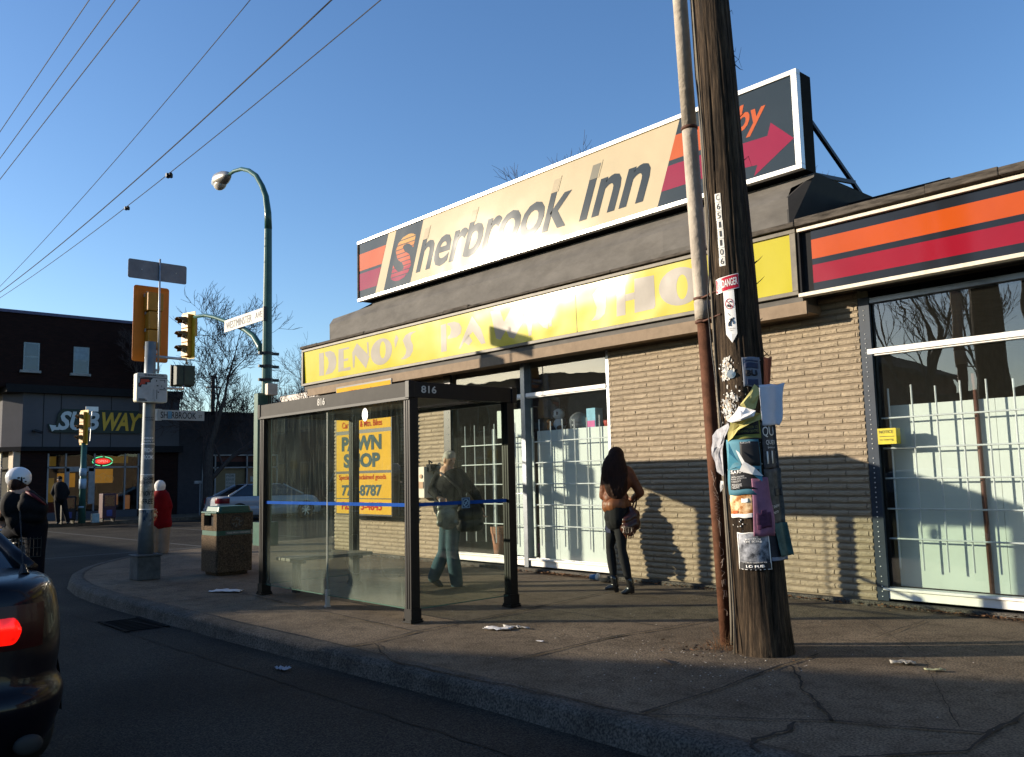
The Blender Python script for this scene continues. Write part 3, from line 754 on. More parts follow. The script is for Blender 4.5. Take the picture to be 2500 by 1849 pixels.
# the S with its sunset bands
SB = sp(z4, (765, 690), (925, 640), (965, 385), (815, 430))
sx0, sz0 = PY(*z4(752, 705), YS).x, PY(*z4(790, 700), YS).z
vs, fs = glyphs('S', 0.035)
xs = [v.x for v in vs]; ys = [v.y for v in vs]
x0_, x1_, y0_, y1_ = min(xs), max(xs), min(ys), max(ys)
bm = bmesh.new(); bv = []
WS, HS = 0.58, 0.76
sZ = 4.81
for v in vs:
    a = (v.x-x0_)/(x1_-x0_)*WS; b = (v.y-y0_)/(y1_-y0_)*HS
    bv.append(bm.verts.new((-12.48+a+0.38*b, YS-0.0024, sZ+b)))
for f_ in fs:
    try: bm.faces.new([bv[i] for i in f_])
    except ValueError: pass
C_sun = [sign_mat('sunset band', c) for c in ((0.36, 0.02, 0.07), (0.42, 0.03, 0.06), (0.55, 0.08, 0.05), (0.62, 0.13, 0.045), (0.64, 0.18, 0.05), (0.66, 0.26, 0.06), (0.68, 0.36, 0.09))]
for k in range(1, 10):
    zz = sZ+HS*k/10
    bmesh.ops.bisect_plane(bm, geom=bm.verts[:]+bm.edges[:]+bm.faces[:], plane_co=(0, 0, zz), plane_no=(0, 0, 1))
    bmesh.ops.bisect_plane(bm, geom=bm.verts[:]+bm.edges[:]+bm.faces[:], plane_co=(0, 0, zz+0.014), plane_no=(0, 0, 1))
bm.verts.index_update()
sv = [tuple(v.co) for v in bm.verts]
for fc in bm.faces:
    c = fc.calc_center_median().z-sZ; t_ = (c % (HS/10)); k = c/(HS/10)
    if k > 1 and t_ < 0.014: continue
    mb.add([sv[v.index] for v in fc.verts], [tuple(range(len(fc.verts)))], 6+min(6, int(k*0.7)))
bm.free()
# 'herbrook Inn' in slanted letters with sun-bleached ascenders
def word(s, zf, xl, zl, xr, hgt, **k):
    a = PY(*zf(xl, zl), YS)
wl = Vector((-11.69, YS, 4.84)); wr = PY(*z5(500, 775), YS)
base = 4.84
XH = 0.51
text(mb, 'herbrook', (wl.x, YS-0.0024, base), (1, 0, 0), (0, 0, 1), 3.54, 0.71, bold=0.018, shear=0.42, mi=0, spacing=0.97, off=.0008)
il = Vector((-7.88, YS, 4.84)); ir = PY(*z5(968, 640), YS)
text(mb, 'Inn', (il.x, YS-0.0024, base), (1, 0, 0), (0, 0, 1), 1.12, 0.71, bold=0.022, shear=0.42, mi=0, off=.0008)
face.build('face', MS+C_sun, big)
# bleached ascenders: pale patches on the face
mb = MB()
def patch(xx, wd, f0=1.0, f1=1.45, mi=0, y=0.0045):
    a, b = base+XH*f0, base+XH*f1
    mb.poly([(xx+0.42*(a-base), YS-y, a), (xx+wd+0.42*(a-base), YS-y, a), (xx+wd+0.42*(b-base), YS-y, b), (xx+0.42*(b-base), YS-y, b)], mi)
WW = 3.54
gv, _ = glyphs('herbrook', 0.018, 0.97)
gx = [v.x for v in gv]; gy = [v.y for v in gv]; gm, gw = min(gx), max(gx)-min(gx); gt, gb = max(gy), min(gy)
xt_ = sorted((v.x-gm)/gw*WW for v in gv if (v.y-gb)/(gt-gb) > .93)
cl_ = []
for x in xt_:
    if cl_ and x-cl_[-1][1] < .2: cl_[-1][1] = x
    else: cl_.append([x, x])
for q, (xa_, xb_) in enumerate(cl_):
    patch(wl.x+xa_-.02, xb_-xa_+.04, 1.04, 1.45, 0); patch(wl.x+xa_, xb_-xa_, 1.04, 1.39, 2, 0.0058)
patch(il.x-0.02, 0.19, 1.02, 1.45, 0); patch(il.x, 0.15, 1.02, 1.39, 1, 0.0058)
mb.build('faded_patch', [C_cream, C_fade, C_pale], big)
M_strut = mat('dark steel', (0.02, 0.02, 0.03), rough=0.5)
for x in (-4.62, -7.5, -10.5):
    for P in ([(x, 8.7, 5.35), (x+0.02, 10.9, 4.1)], [(x, 8.72, 4.66), (x+0.01, 9.75, 4.78)]):
        mb = MB(); mb.tube(P, 0.03, 4); mb.build('strut', M_strut, big)

# ---- yellow pawn shop sign
den = empty('yellow_fascia_sign', (-10, 8.45, 3.28), 'long yellow fascia sign with faded art deco letters over the shop front', 'sign')
mb = MB()
DX0, DX1, DZ0, DZ1 = -15.60, -4.68, 3.27, 4.00
mb.box(DX0, DX1, YS-0.02, YS+0.06, DZ1-0.045, DZ1); mb.box(DX0, DX1, YS-0.02, YS+0.06, DZ0, DZ0+0.045)
mb.box(DX0, DX0+0.06, YS-0.02, YS+0.06, DZ0+.045, DZ1-.045); mb.box(DX1-0.07, DX1, YS-0.02, YS+0.06, DZ0+.045, DZ1-.045)
mb.build('frame', mat('brown sign frame', (0.10, 0.085, 0.06), rough=0.5, var=.4, scale=5), den, bevel=0.004)
TILT = 0.022
def dY(z, k=0): return YS+0.012-(z-DZ0)/(DZ1-DZ0)*TILT+0.012-0.0012*k
mb = MB()
for a, b in ((DX0+0.06, -8.0-0.004), (-8.0+0.004, DX1-0.07)):
    mb.poly([(a, dY(DZ0+.03), DZ0+0.03), (b, dY(DZ0+.03), DZ0+0.03), (b, dY(DZ1-.03), DZ1-0.03), (a, dY(DZ1-.03), DZ1-0.03)])
mb.build('face', C_yel, den)
mb = MB(); mb.box(-8.004, -7.996, YS+0.02, YS+0.03, DZ0+.04, DZ1-.04); mb.build('joint', M_ink, den)
mb = MB()
def dl(z, pts, mi=0, k=1):
    q = []
    for p in pts:
        v = PY(*z(*p), YS); q.append((v.x, dY(v.z, k), v.z))
    q.reverse() if False else None
    mb.poly(q, mi)
def arc(cx, cy, rx, ry, a0, a1, n=12): return [(cx+rx*math.cos(math.radians(a0+(a1-a0)*i/n)), cy+ry*math.sin(math.radians(a0+(a1-a0)*i/n))) for i in range(n+1)]
dl(z4, [(235, 1242), (270, 1234), (268, 1402), (233, 1406)])                                   # D
dl(z4, [(278, 1232), (318, 1222), (345, 1235), (358, 1270), (360, 1310), (350, 1352), (328, 1382), (300, 1393), (277, 1399), (281, 1380), (298, 1345), (304, 1310), (298, 1275), (282, 1258)])
dl(z4, [(378, 1212), (415, 1203), (412, 1368), (372, 1378)]); dl(z4, [(415, 1203), (456, 1194), (455, 1207), (415, 1217)]); dl(z4, [(414, 1282), (448, 1275), (446, 1292), (413, 1300)]); dl(z4, [(412, 1350), (462, 1338), (462, 1362), (412, 1370)])   # E
dl(z4, [(477, 1235), (513, 1166), (603, 1262), (574, 1352), (498, 1250), (490, 1345), (480, 1345)]); dl(z4, [(586, 1160), (597, 1157), (600, 1250), (588, 1250)])           # N
def ringp(z, cx, cy, rx, ry, sl, ix, iy, irx, iry):
    n = 28; o_ = [(cx+rx*math.cos(2*PI*i/n), cy+ry*math.sin(2*PI*i/n)-sl*math.cos(2*PI*i/n)) for i in range(n)]
    i_ = [(ix+irx*math.cos(2*PI*i/n), iy+iry*math.sin(2*PI*i/n)-sl*0.3*math.cos(2*PI*i/n)) for i in range(n)]
    for i in range(n):
        j = (i+1) % n; dl(z, [o_[i], o_[j], i_[j], i_[i]])
ringp(z4, 690, 1228, 78, 96, 20, 700, 1215, 22, 62)                                              # O
dl(z4, [(800, 1103), (817, 1128), (793, 1202), (785, 1150)])                                     # apostrophe
dl(z4, [(950, 1078), (905, 1085), (868, 1108), (848, 1145), (862, 1185), (872, 1215), (866, 1245), (850, 1268), (828, 1284), (862, 1283), (898, 1262), (920, 1222), (922, 1180), (905, 1140), (908, 1108), (925, 1092)])   # S
dl(z4, [(1128, 1034), (1168, 1023), (1166, 1224), (1126, 1231)]); dl(z4, [(1176, 1020), (1225, 1008), (1262, 1018), (1280, 1052), (1272, 1095), (1240, 1122), (1176, 1136), (1176, 1118), (1196, 1100), (1202, 1066), (1194, 1040), (1176, 1034)])   # P
dl(z4, [(1255, 1205), (1357, 966), (1420, 1060), (1452, 1165), (1420, 1172), (1360, 1080), (1300, 1150), (1268, 1205)]); dl(z4, [(1292, 1155), (1330, 1105), (1356, 1150), (1328, 1182)])     # A
dl(z4, [(1492, 935), (1560, 917), (1590, 1010), (1650, 898), (1700, 885), (1728, 945), (1728, 1010), (1660, 1132), (1624, 1120), (1604, 1070), (1560, 1140), (1530, 1130)])    # W
dl(z4, [(1742, 935), (1815, 855), (1925, 955), (1910, 1060), (1875, 1050), (1800, 960), (1788, 1108), (1768, 1112)]); dl(z4, [(1912, 852), (1932, 840), (1938, 1040), (1918, 1045)])      # N
dl(z9, [(942, 633), (885, 632), (820, 655), (785, 700), (800, 760), (815, 800), (805, 860), (770, 905), (830, 895), (875, 850), (888, 790), (885, 720), (895, 670), (915, 645)])    # S
dl(z9, [(972, 610), (1040, 597), (1036, 858), (968, 870)]); dl(z9, [(1036, 700), (1110, 682), (1110, 735), (1036, 752)]); dl(z9, [(1110, 578), (1262, 550), (1270, 785), (1258, 808), (1108, 842)])    # H
ringp(z9, 1465, 635, 166, 148, 25, 1480, 640, 44, 96)                                              # O
dl(z9, [(1690, 470), (1750, 458), (1750, 740), (1690, 755)]); dl(z9, [(1760, 455), (1850, 440), (1900, 500), (1850, 590), (1760, 610)])   # P behind the pole
mb.build('lettering', C_gry, den)

# ---- striped fascia on the right
stp = empty('striped_fascia_sign', (-2, 8.45, 3.28), 'fascia sign with orange and crimson stripes above the right window', 'sign')
mb = MB(); e1 = 5.5
mb.box(-4.655, e1, YS-0.03, YS+0.05, 3.95, 3.985); mb.box(-4.665, e1, YS-0.05, YS+0.06, 3.235, 3.275)
mb.build('trim', mat('cream trim', (0.60, 0.53, 0.42), rough=0.4, var=0.15, scale=20), stp, bevel=0.003)
mb = MB(); mb.box(-4.655, -4.52, YS+0.03, YS+0.06, 3.275, 3.95); mb.box(-4.655, -4.635, YS-0.02, YS+0.03, 3.275, 3.95); mb.build('end_slot', M_dark, stp)
G_navy = sign_mat('gloss navy', (0.022, 0.026, 0.034), rough=0.12); G_or = sign_mat('gloss orange', (0.62, 0.10, 0.015), rough=0.12); G_rd = sign_mat('gloss crimson', (0.35, 0.012, 0.03), rough=0.12)
mb = MB()
bands = [(3.275, 3.375, 0), (3.375, 3.57, 2), (3.57, 3.635, 0), (3.635, 3.845, 1), (3.845, 3.95, 0)]
for a, b, mi in bands: mb.poly([(-4.52, YS+0.02, a), (e1, YS+0.02, a), (e1, YS+0.02, b), (-4.52, YS+0.02, b)], mi)
mb.build('striped_face', [G_navy, G_or, G_rd], stp)

# ---- yellow board on the brick, seen through the shelter
brd = empty('wall_board_sign', (-14, 8.7, 0.7), 'upright yellow wall board with dark lettering behind the bus shelter', 'sign')
KB = 8.455/8.8; bx0, bx1, yb = -14.86*KB, -12.98*KB, 8.455
zb_ = lambda z: EYE+(z-EYE)*KB
mb = MB(); mb.box(bx0-0.02, bx1+0.02, yb, yb+.16, zb_(0.72), zb_(3.20)); mb.build('backing', M_black, brd)
mb = MB()
for a, b in ((0.75, 1.03), (1.03, 1.50), (1.55, 2.25), (2.32, 3.17)): mb.poly([(bx0, yb-0.003, zb_(a)), (bx1, yb-0.003, zb_(a)), (bx1, yb-0.003, zb_(b)), (bx0, yb-0.003, zb_(b))], 0)
mb.build('panel', C_amb, brd)
mb = MB()
C_bl = mat('blue grey lettering', (0.06, 0.09, 0.09), rough=0.9, spec=0.05); C_rl = mat('red lettering', (0.34, 0.03, 0.012), rough=0.9, spec=0.05)
T = lambda s, x, z, w_, h_, b, mi: text(mb, s, (bx0+x*KB, yb-0.004, zb_(z)), (1, 0, 0), (0, 0, 1), w_*KB, h_*KB, bold=b, mi=mi)
T('167 Sherbrook St.', 0.46, 2.99, 0.86, 0.11, 0.015, 1); T('Cash', 0.3, 2.70, 0.3, 0.12, 0.01, 1); T('Loans on gold', 0.5, 2.52, 0.9, 0.1, 0.01, 1)
T('Car Tools & Mtn. Bikes', 0.22, 2.37, 1.38, 0.12, 0.015, 1); T('PAWN', 0.20, 1.93, 1.38, 0.28, 0.05, 0); T('SHOP', 0.27, 1.61, 1.26, 0.27, 0.05, 0)
T('Specials in unclaimed goods', 0.10, 1.36, 1.62, 0.12, 0.015, 1); T('772-8787', 0.20, 1.08, 1.38, 0.21, 0.04, 0); T('Fax 775-4845', 0.20, 0.82, 1.38, 0.15, 0.025, 1)
mb.box(bx0, bx1, yb-0.007, yb-0.004, zb_(1.025), zb_(1.04), 0)
mb.build('lettering', [C_bl, C_rl], brd)
# ================================================================== BUS SHELTER
M_sh = mat('shelter black paint', (0.006, 0.0055, 0.0055), rough=0.45, var=0.3, spec=0.2)
M_shf = mat('shelter grey fascia', (0.040, 0.037, 0.033), rough=0.65, spec=0.15, var=0.2, scale=4)
M_sglass = glass_mat('dirty shelter glass', tint=(0.86, 0.93, 0.86), ior=1.4, dirt=0.028, dirt_col=(0.34, 0.40, 0.33), streak=1.8)
M_sglass2 = glass_mat('shelter end glass', tint=(0.88, 0.93, 0.86), ior=1.22, dirt=0.009, dirt_col=(0.30, 0.33, 0.22), streak=0.35)
sh = empty('bus_shelter', (-8.7, 5.7, 0), 'black framed glass bus shelter numbered 816 on the sidewalk', 'bus shelter')
PX0, PX1, PY0, PY1 = -10.25, -7.08, 5.04, 6.34
hs = 0.052; ZB, ZT = 2.205, 2.365
for (x, y) in ((PX1, PY0), (PX0, PY0), (PX1, PY1), (PX0, PY1)):
    p = MB(); p.box(x-hs, x+hs, y-hs, y+hs, 0.02, ZB)
    for s in (-1, 1): p.box(x-hs-0.006, x-hs, y+s*0.018-0.006, y+s*0.018+0.006, 0.1, ZB); p.box(x+s*0.018-.006, x+s*0.018+.006, y-hs-0.006, y-hs, 0.1, ZB)
    po = p.build('post', M_sh, sh, bevel=0.004)
    b = MB(); b.box(x-0.075, x+0.075, y-0.075, y+0.075, 0.008, 0.024)
    b.box(x-hs-0.008, x+hs+0.008, y-hs-0.008, y+hs+0.008, 0.024, 0.14)
    for sx_ in (-1, 1):
        for sy_ in (-1, 1): b.tube([(x+sx_*0.062, y+sy_*0.062, 0.02), (x+sx_*0.062, y+sy_*0.062, 0.045)], 0.009, 6)
    b.build('foot', M_sh, po)
fo = 0.065
fs_ = MB()
X0, X1, Y0, Y1 = PX0-fo, PX1+fo, PY0-fo, PY1+fo
fs_.box(X0, X1, Y0, Y0+0.05, ZB, ZT, 1); fs_.box(X0, X1, Y1-0.05, Y1, ZB, ZT, 0)
fs_.box(X0, X0+0.05, Y0+.05, Y1-.05, ZB, ZT, 0); fs_.box(X1-0.05, X1, Y0+.05, Y1-.05, ZB, ZT, 0)
fs_.box(X0+0.002, X1-0.002, Y0-0.006, Y0, ZB-0.02, ZB+0.014, 0)
fs_.build('fascia', [M_sh, M_shf], sh, bevel=0.005)
fs_ = MB(); fs_.box(X1-0.055, X1+0.012, Y0-0.012, Y0+0.06, ZB-0.004, ZT+0.008); fs_.box(X0-0.012, X0+0.055, Y0-0.012, Y0+0.06, ZB-0.004, ZT+0.008, 1); fs_.box(X1-0.055, X1+0.012, Y1-0.06, Y1+0.012, ZB-0.004, ZT+0.008)
fs_.build('corner_cap', [M_sh, M_shf], sh, bevel=0.004)
rf = MB()
rf.box(X0+.05, X1-.05, Y0+.05, Y1-.05, ZT-0.08, ZT-0.03)
rf.build('roof', mat('shelter roof panel', (0.05, 0.055, 0.05), rough=0.6), sh)
nm = MB()
v = PY(782, 990, Y0)
text(nm, '816', (v.x-0.06, Y0-0.003, ZB+0.045), (1, 0, 0), (0, 0, 1), 0.17, 0.085, bold=0.03)
text(nm, '816', (X1+0.003, 5.12, ZB+0.05), (0, 1, 0), (0, 0, 1), 0.19, 0.075, bold=0.02)
nm.build('number', mat('number paint', (.5, .48, .44), rough=.9, spec=.05), sh)
# glass
def panel(a, b, z0=0.135, z1=ZB+0.01, name='glass_panel', gm=None):
    g = MB(); g.poly([(a[0], a[1], z0), (b[0], b[1], z0), (b[0], b[1], z1), (a[0], a[1], z1)])
    o = g.build(name, gm or M_sglass, sh)
    ed = MB(); ed.box(min(a[0], b[0])-0.003, max(a[0], b[0])+0.003, min(a[1], b[1])-0.003, max(a[1], b[1])+0.003, z0-0.010, z0-0.001)
    ed.build('glass_edge', mat('green glass edge', (0.05, 0.11, 0.08), rough=0.7, spec=.1), o)
    return o
mid = -8.69
gy = PY0-0.01
panel((PX0+hs, gy), (mid-0.006, gy)); panel((mid+0.006, gy), (PX1-hs, gy))
panel((PX1+0.01, PY0+hs), (PX1+0.01, PY1-hs), gm=M_sglass2); panel((PX0-0.01, PY0+hs), (PX0-0.01, PY1-hs), gm=M_sglass2)
cl = MB(); cl.box(mid-0.006, mid+0.006, gy-0.008, gy+0.008, 0.135, ZB, 1); cl.box(mid-0.02, mid+0.02, gy-0.02, gy+0.02, 0.02, 0.19, 0); cl.box(mid-0.02, mid+0.02, gy-0.03, gy+0.03, 0.0, 0.02, 0)
cl.build('clamp', [M_steel, mat('sealant', (0.22, 0.24, 0.2), rough=0.5)], sh)
st = MB()
zs = 1.14
st.box(PX0+hs, PX1-hs, gy-0.005, gy-0.003, zs-0.018, zs+0.018, 0); st.box(PX1+0.013, PX1+0.015, PY0+hs, PY1-hs, zs-0.018, zs+0.018, 0)
st.build('blue_stripe', mat('blue tape', (0.012, 0.06, 0.26), rough=0.9, spec=0.05), sh)
dc = MB()
a = PY(892, 1013, gy)
dc.poly([(a.x+0.058*math.cos(2*PI*i/28), gy-0.006, a.z+0.072*math.sin(2*PI*i/28)) for i in range(28)], 0)
dc.build('round_sticker', M_white, sh)
dc = MB(); q = PX(1137, 1228, PX1+0.016)
xx = PX1+0.017
dc.box(xx, xx+0.002, q.y-0.055, q.y+0.055, q.z-0.055, q.z+0.055, 0)
n = 24
for i in range(n):
    a0, a1 = 2*PI*i/n, 2*PI*(i+1)/n
    dc.poly([(xx+0.004, q.y+r_*math.cos(t_), q.z+r_*math.sin(t_)) for r_, t_ in ((0.040, a0), (0.040, a1), (0.033, a1), (0.033, a0))], 1)
dc.poly([(xx+0.004, q.y-0.026, q.z-0.020), (xx+0.004, q.y-0.018, q.z-0.026), (xx+0.004, q.y+0.026, q.z+0.020), (xx+0.004, q.y+0.020, q.z+0.026)], 1)
dc.poly([(xx+0.004, q.y-0.022, q.z+0.004), (xx+0.004, q.y+0.016, q.z-0.012), (xx+0.004, q.y+0.018, q.z-0.006), (xx+0.004, q.y-0.02, q.z+0.01)], 1)
for s in ((-1, -1, 1, -1), (1, -1, 1, 1), (1, 1, -1, 1), (-1, 1, -1, -1)):
    dc.box(xx+0.002, xx+0.0035, q.y+min(s[0], s[2])*0.05-0.002, q.y+max(s[0], s[2])*0.05+0.002, q.z+min(s[1], s[3])*0.05-0.002, q.z+max(s[1], s[3])*0.05+0.002, 1)
dc.build('no_smoking_sticker', [mat('sticker blue', (0.01, 0.05, 0.12), rough=0.4), mat('sticker pale', (0.25, 0.45, 0.6), rough=0.5)], sh)
# bench across the left end
bn = empty('bench', (-9.85, 5.7, 0)); bn.parent = sh; bn.location = Vector((-9.85, 5.7, 0))-ORG[sh]
M_bench = mat('worn bench wood', (0.16, 0.14, 0.11), rough=0.6, var=0.35, scale=8, stretch=(6, 0.6, 6))
b = MB()
for k in range(3): b.box(-10.12+k*0.125, -10.01+k*0.125, 5.13, 6.32, 0.42, 0.46)
b.build('seat', M_bench, bn, bevel=0.008)
for y in (5.32, 6.14):
    b = MB(); b.box(-10.0, -9.9, y-0.035, y+0.035, 0.02, 0.385); b.box(-10.12, -9.76, y-0.03, y+0.03, 0.385, 0.42); b.build('leg', M_shf, bn, bevel=0.006)

# ================================================================== UTILITY POLE
PB = Vector((-3.84, 6.07, 0)); PTOP = Vector((-4.0, 6.0, 5.6))
lean = (PTOP-PB)/5.6
lean = Vector((lean.x*0.9, lean.y*0.9, 1))
def pr(z): return 0.212-0.013*min(z, 10)+0.02*math.exp(-z/0.25)
def pc(z): return PB+Vector((lean.x*z, lean.y*z, z))
to_cam = Vector((-PB.x, -PB.y, 0)).normalized()        # from pole to camera
rt_ = Vector((to_cam.y, -to_cam.x, 0))*-1                    # to the right as seen from the street
if rt_.dot(Vector((0.68, 0.74, 0))) < 0: rt_ = -rt_
def wood():
    m, nt, N, L, p = new_mat('weathered pole wood')
    tc = N.new('ShaderNodeTexCoord'); mp = N.new('ShaderNodeMapping'); mp.inputs['Scale'].default_value = (20, 20, 1.7); L.new(tc.outputs['Object'], mp.inputs[0])
    n1 = N.new('ShaderNodeTexNoise'); n1.inputs['Scale'].default_value = 1.6; n1.inputs['Detail'].default_value = 9; n1.inputs['Roughness'].default_value = 0.75; L.new(mp.outputs[0], n1.inputs['Vector'])
    n2 = N.new('ShaderNodeTexNoise'); n2.inputs['Scale'].default_value = 1.1; n2.inputs['Detail'].default_value = 3; L.new(tc.outputs['Object'], n2.inputs['Vector'])
    c1 = N.new('ShaderNodeValToRGB'); e = c1.color_ramp.elements; e[0].position = 0.33; e[0].color = (0.012, 0.009, 0.006, 1); e[1].position = 0.75; e[1].color = (0.19, 0.135, 0.082, 1)
    k = e.new(0.45); k.color = (0.03, 0.021, 0.014, 1); k = e.new(0.58); k.color = (0.08, 0.055, 0.034, 1)
    L.new(n1.outputs[0], c1.inputs[0])
    c2 = N.new('ShaderNodeValToRGB'); c2.color_ramp.elements[0].position = 0.35; c2.color_ramp.elements[1].position = 0.65; c2.color_ramp.elements[0].color = (0.5, 0.47, 0.43, 1); c2.color_ramp.elements[1].color = (1, 1, 1, 1); L.new(n2.outputs[0], c2.inputs[0])
    mx = N.new('ShaderNodeMixRGB'); mx.blend_type = 'MULTIPLY'; mx.inputs[0].default_value = 1; L.new(c1.outputs[0], mx.inputs[1]); L.new(c2.outputs[0], mx.inputs[2]); L.new(mx.outputs[0], p.inputs['Base Color'])
    p.inputs['Roughness'].default_value = 0.85; p.inputs['Specular IOR Level'].default_value = 0.15
    bp = N.new('ShaderNodeBump'); bp.inputs['Strength'].default_value = 1; bp.inputs['Distance'].default_value = 0.02; L.new(n1.outputs[0], bp.inputs['Height']); L.new(bp.outputs[0], p.inputs['Normal'])
    return m
up_ = empty('utility_pole', tuple(PB), 'thick weathered wooden utility pole with pipes and torn posters', 'utility pole')
cracks = [(rnd.uniform(0, 2*PI), rnd.uniform(0, 8), rnd.uniform(0.5, 2.4), rnd.uniform(0.010, 0.03)) for _ in range(60)]
NS, NZ = 160, 260
mb = MB(); vs = []
for i in range(NZ+1):
    z = 9.6*i/NZ-0.02; c = pc(z); r0 = pr(max(0, z))
    for j in range(NS):
        a = 2*PI*j/NS
        d = 0.006*noise.noise(Vector((math.cos(a)*4, math.sin(a)*4, z*0.7)))+0.004*noise.noise(Vector((math.cos(a)*16, math.sin(a)*16, z*2)))
        for (ca, cz, cl_, cd) in cracks:
            if abs(z-cz) < cl_:
                da = (a-ca-0.06*math.sin(z*2+ca)+PI) % (2*PI)-PI
                if abs(da) < 0.05: d -= cd*(1-abs(da)/0.05)*(1-(abs(z-cz)/cl_)**2)
        r_ = r0+d; vs.append((c.x+r_*math.cos(a), c.y+r_*math.sin(a), z))
fs = [(i*NS+j, i*NS+(j+1) % NS, (i+1)*NS+(j+1) % NS, (i+1)*NS+j) for i in range(NZ) for j in range(NS)]
fs.append(tuple(range(NZ*NS, (NZ+1)*NS)))
mb.add(vs, fs); mb.build('wooden_shaft', wood(), up_, smooth=True)
mb = MB()    # splinters on the right edge
for k in range(16):
    z = rnd.uniform(1.9, 5.4); c = pc(z)+rt_*(pr(z)-0.004)+to_cam*rnd.uniform(-.03, .03)
    l = rnd.uniform(0.012, 0.07) if k < 12 else 0.07
    mb.tube([c, c+rt_*l*0.6+Vector((0, 0, l*rnd.choice([-.7, .5]))), c+rt_*l+Vector((0, 0, l*rnd.choice([-.9, .9])))], [0.004, 0.003, 0.0008], 4)
tag(mb.build('splinters', M_dark, up_), kind='stuff')
# two-part conduit on the left side
pipe_b = G(1776, 1574); pt = AT(1660, 0, math.hypot(pipe_b.x, pipe_b.y)*0.995)
def pip(z):
    t = z/pt.z; return Vector((pipe_b.x+(pt.x-pipe_b.x)*t, pipe_b.y+(pt.y-pipe_b.y)*t, z))
zj = 2.72
mb = MB(); mb.tube([pip(-0.02), pip(1.3), pip(zj)], 0.056, 28); mb.build('rusty_pipe', M_rust, up_, smooth=True)
M_conduit = mat('pale plaster grey conduit', (0.36, 0.31, 0.25), rough=0.75, var=0.2, scale=5, bump=0.8, bscale=22)
M_cond2 = mat('sooty conduit', (0.20, 0.18, 0.16), rough=0.75, var=0.5, scale=3, bump=0.6, bscale=22)
zk = 4.37
mb = MB(); P = [pip(zj-0.01+(zk-zj)*i/24) for i in range(25)]
mb.tube(P, [0.066+0.0016*noise.noise(Vector((0, 0, i*1.9))) for i in range(25)], 32); mb.tube([pip(zj-0.03), pip(zj+0.12)], 0.071, 32); mb.build('pale_conduit', M_conduit, up_, smooth=True)
mb = MB(); mb.tube([pip(zk+0.005), pip(6), pip(9.2)], [0.064, 0.064, 0.062], 32); mb.build('pale_conduit', M_conduit, up_, smooth=True)
mb = MB()
for z in (zj+0.14, zj-0.06, zk): mb.tube([pip(z), pip(z+0.02)], 0.0725, 32)
for z in (zj+0.145, zj-0.055):
    c = pip(z); q = pc(z)+to_cam*pr(z)*0.7-rt_*pr(z)*0.7
    mb.tube([c+to_cam*0.07, q+to_cam*0.01], 0.008, 6)
mb.build('strap', mat('rusted strap', (0.09, 0.04, 0.025), rough=0.7), up_, smooth=True)
# cables between pipe and pole
def pole_pt(u, z, off=0.0):
    """point on the pole surface: u = -1..1 across it as seen from the street"""
    a = math.asin(max(-0.999, min(0.999, u))); r_ = pr(z)+off
    return pc(z)+rt_*(math.sin(a)*r_)+to_cam*(math.cos(a)*r_)
mb = MB()
mb.tube([pole_pt(-1.07+0.03*math.sin(z*3), z, 0.012) for z in [0.05+i*0.19 for i in range(50)]], 0.014, 8)
mb.tube([pole_pt(-0.93+0.05*math.sin(z*1.7+1), z, 0.02) for z in [0.0+i*0.19 for i in range(50)]], 0.006, 6)
mb.build('cable_guard', mat('grey timber moulding', (0.14, 0.12, 0.09), rough=0.8, var=.3), up_, smooth=True)
mb = MB()
P = [pole_pt(-1.0+0.02*math.sin(z*2), z, 0.03) for z in [9-i*0.25 for i in range(18)]]+[pole_pt(-0.92, 4.2, 0.02), pole_pt(-0.86, 3.5, 0.014), pole_pt(-0.93, 3.0, 0.035), pole_pt(-1.12, 2.8, 0.05), pole_pt(-1.1, 2.4, 0.04), pole_pt(-0.98, 2.0, 0.02), pole_pt(-0.9, 1.7, 0.01), pole_pt(-0.93, 1.0, 0.01), pole_pt(-0.85, 0.3, 0.02), pole_pt(-0.75, 0.02, 0.03)]
mb.tube(P, 0.006, 6); mb.build('black_cable', M_black, up_, smooth=True)
# number tags, washer
mb = MB(); zz = 3.95
def curved(mb, u0, u1, z0, z1, off, mi, nu=8, nz=1, fn=None):
    vs = []
    for i in range(nz+1):
        for j in range(nu+1):
            u = u0+(u1-u0)*j/nu; z = z0+(z1-z0)*i/nz; o_ = off
            if fn: du, dz, do = fn(j/nu, i/nz); u += du; z += dz; o_ += do
            if abs(u) <= 0.99: v = pole_pt(u, z, o_)
            else: v = pole_pt(0.99*(1 if u > 0 else -1), z, o_)+rt_*(abs(u)-0.99)*(1 if u > 0 else -1)*pr(z)
            vs.append(v)
    mb.add(vs, [(i*(nu+1)+j, i*(nu+1)+j+1, (i+1)*(nu+1)+j+1, (i+1)*(nu+1)+j) for i in range(nz) for j in range(nu)], mi)
def curved_text(mb, s, u0, z0, wu, h_, mi, bold=0.01, off=0.012, shear=0.0, fn=None):
    def f(a, b):
        u = u0+a; z = z0+b
        o_ = off
        if fn: du, dz, do = fn(a, b); u += du; z += dz; o_ += do
        return pole_pt(max(-.98, min(.98, u)), z, o_)
    text(mb, s, (0, 0, 0), (1, 0, 0), (0, 0, 1), wu, h_, bold=bold, mi=mi, fn=f, shear=shear)
tags = 'C6511106'
z_hi, z_lo = 3.66, 3.05
for k, ch in enumerate(tags):
    a = z_hi-(z_hi-z_lo)*k/8; b = a-(z_hi-z_lo)/8*0.96; u = -0.44+rnd.uniform(-.015, .015)
    curved(mb, u-0.135, u+0.135, b, a, 0.006, 0, 4)
    wd = 0.09 if ch == '1' else 0.15
    curved_text(mb, ch, u-wd/2, b+0.014, wd, (a-b)*0.68, 1, 0.0, 0.009)
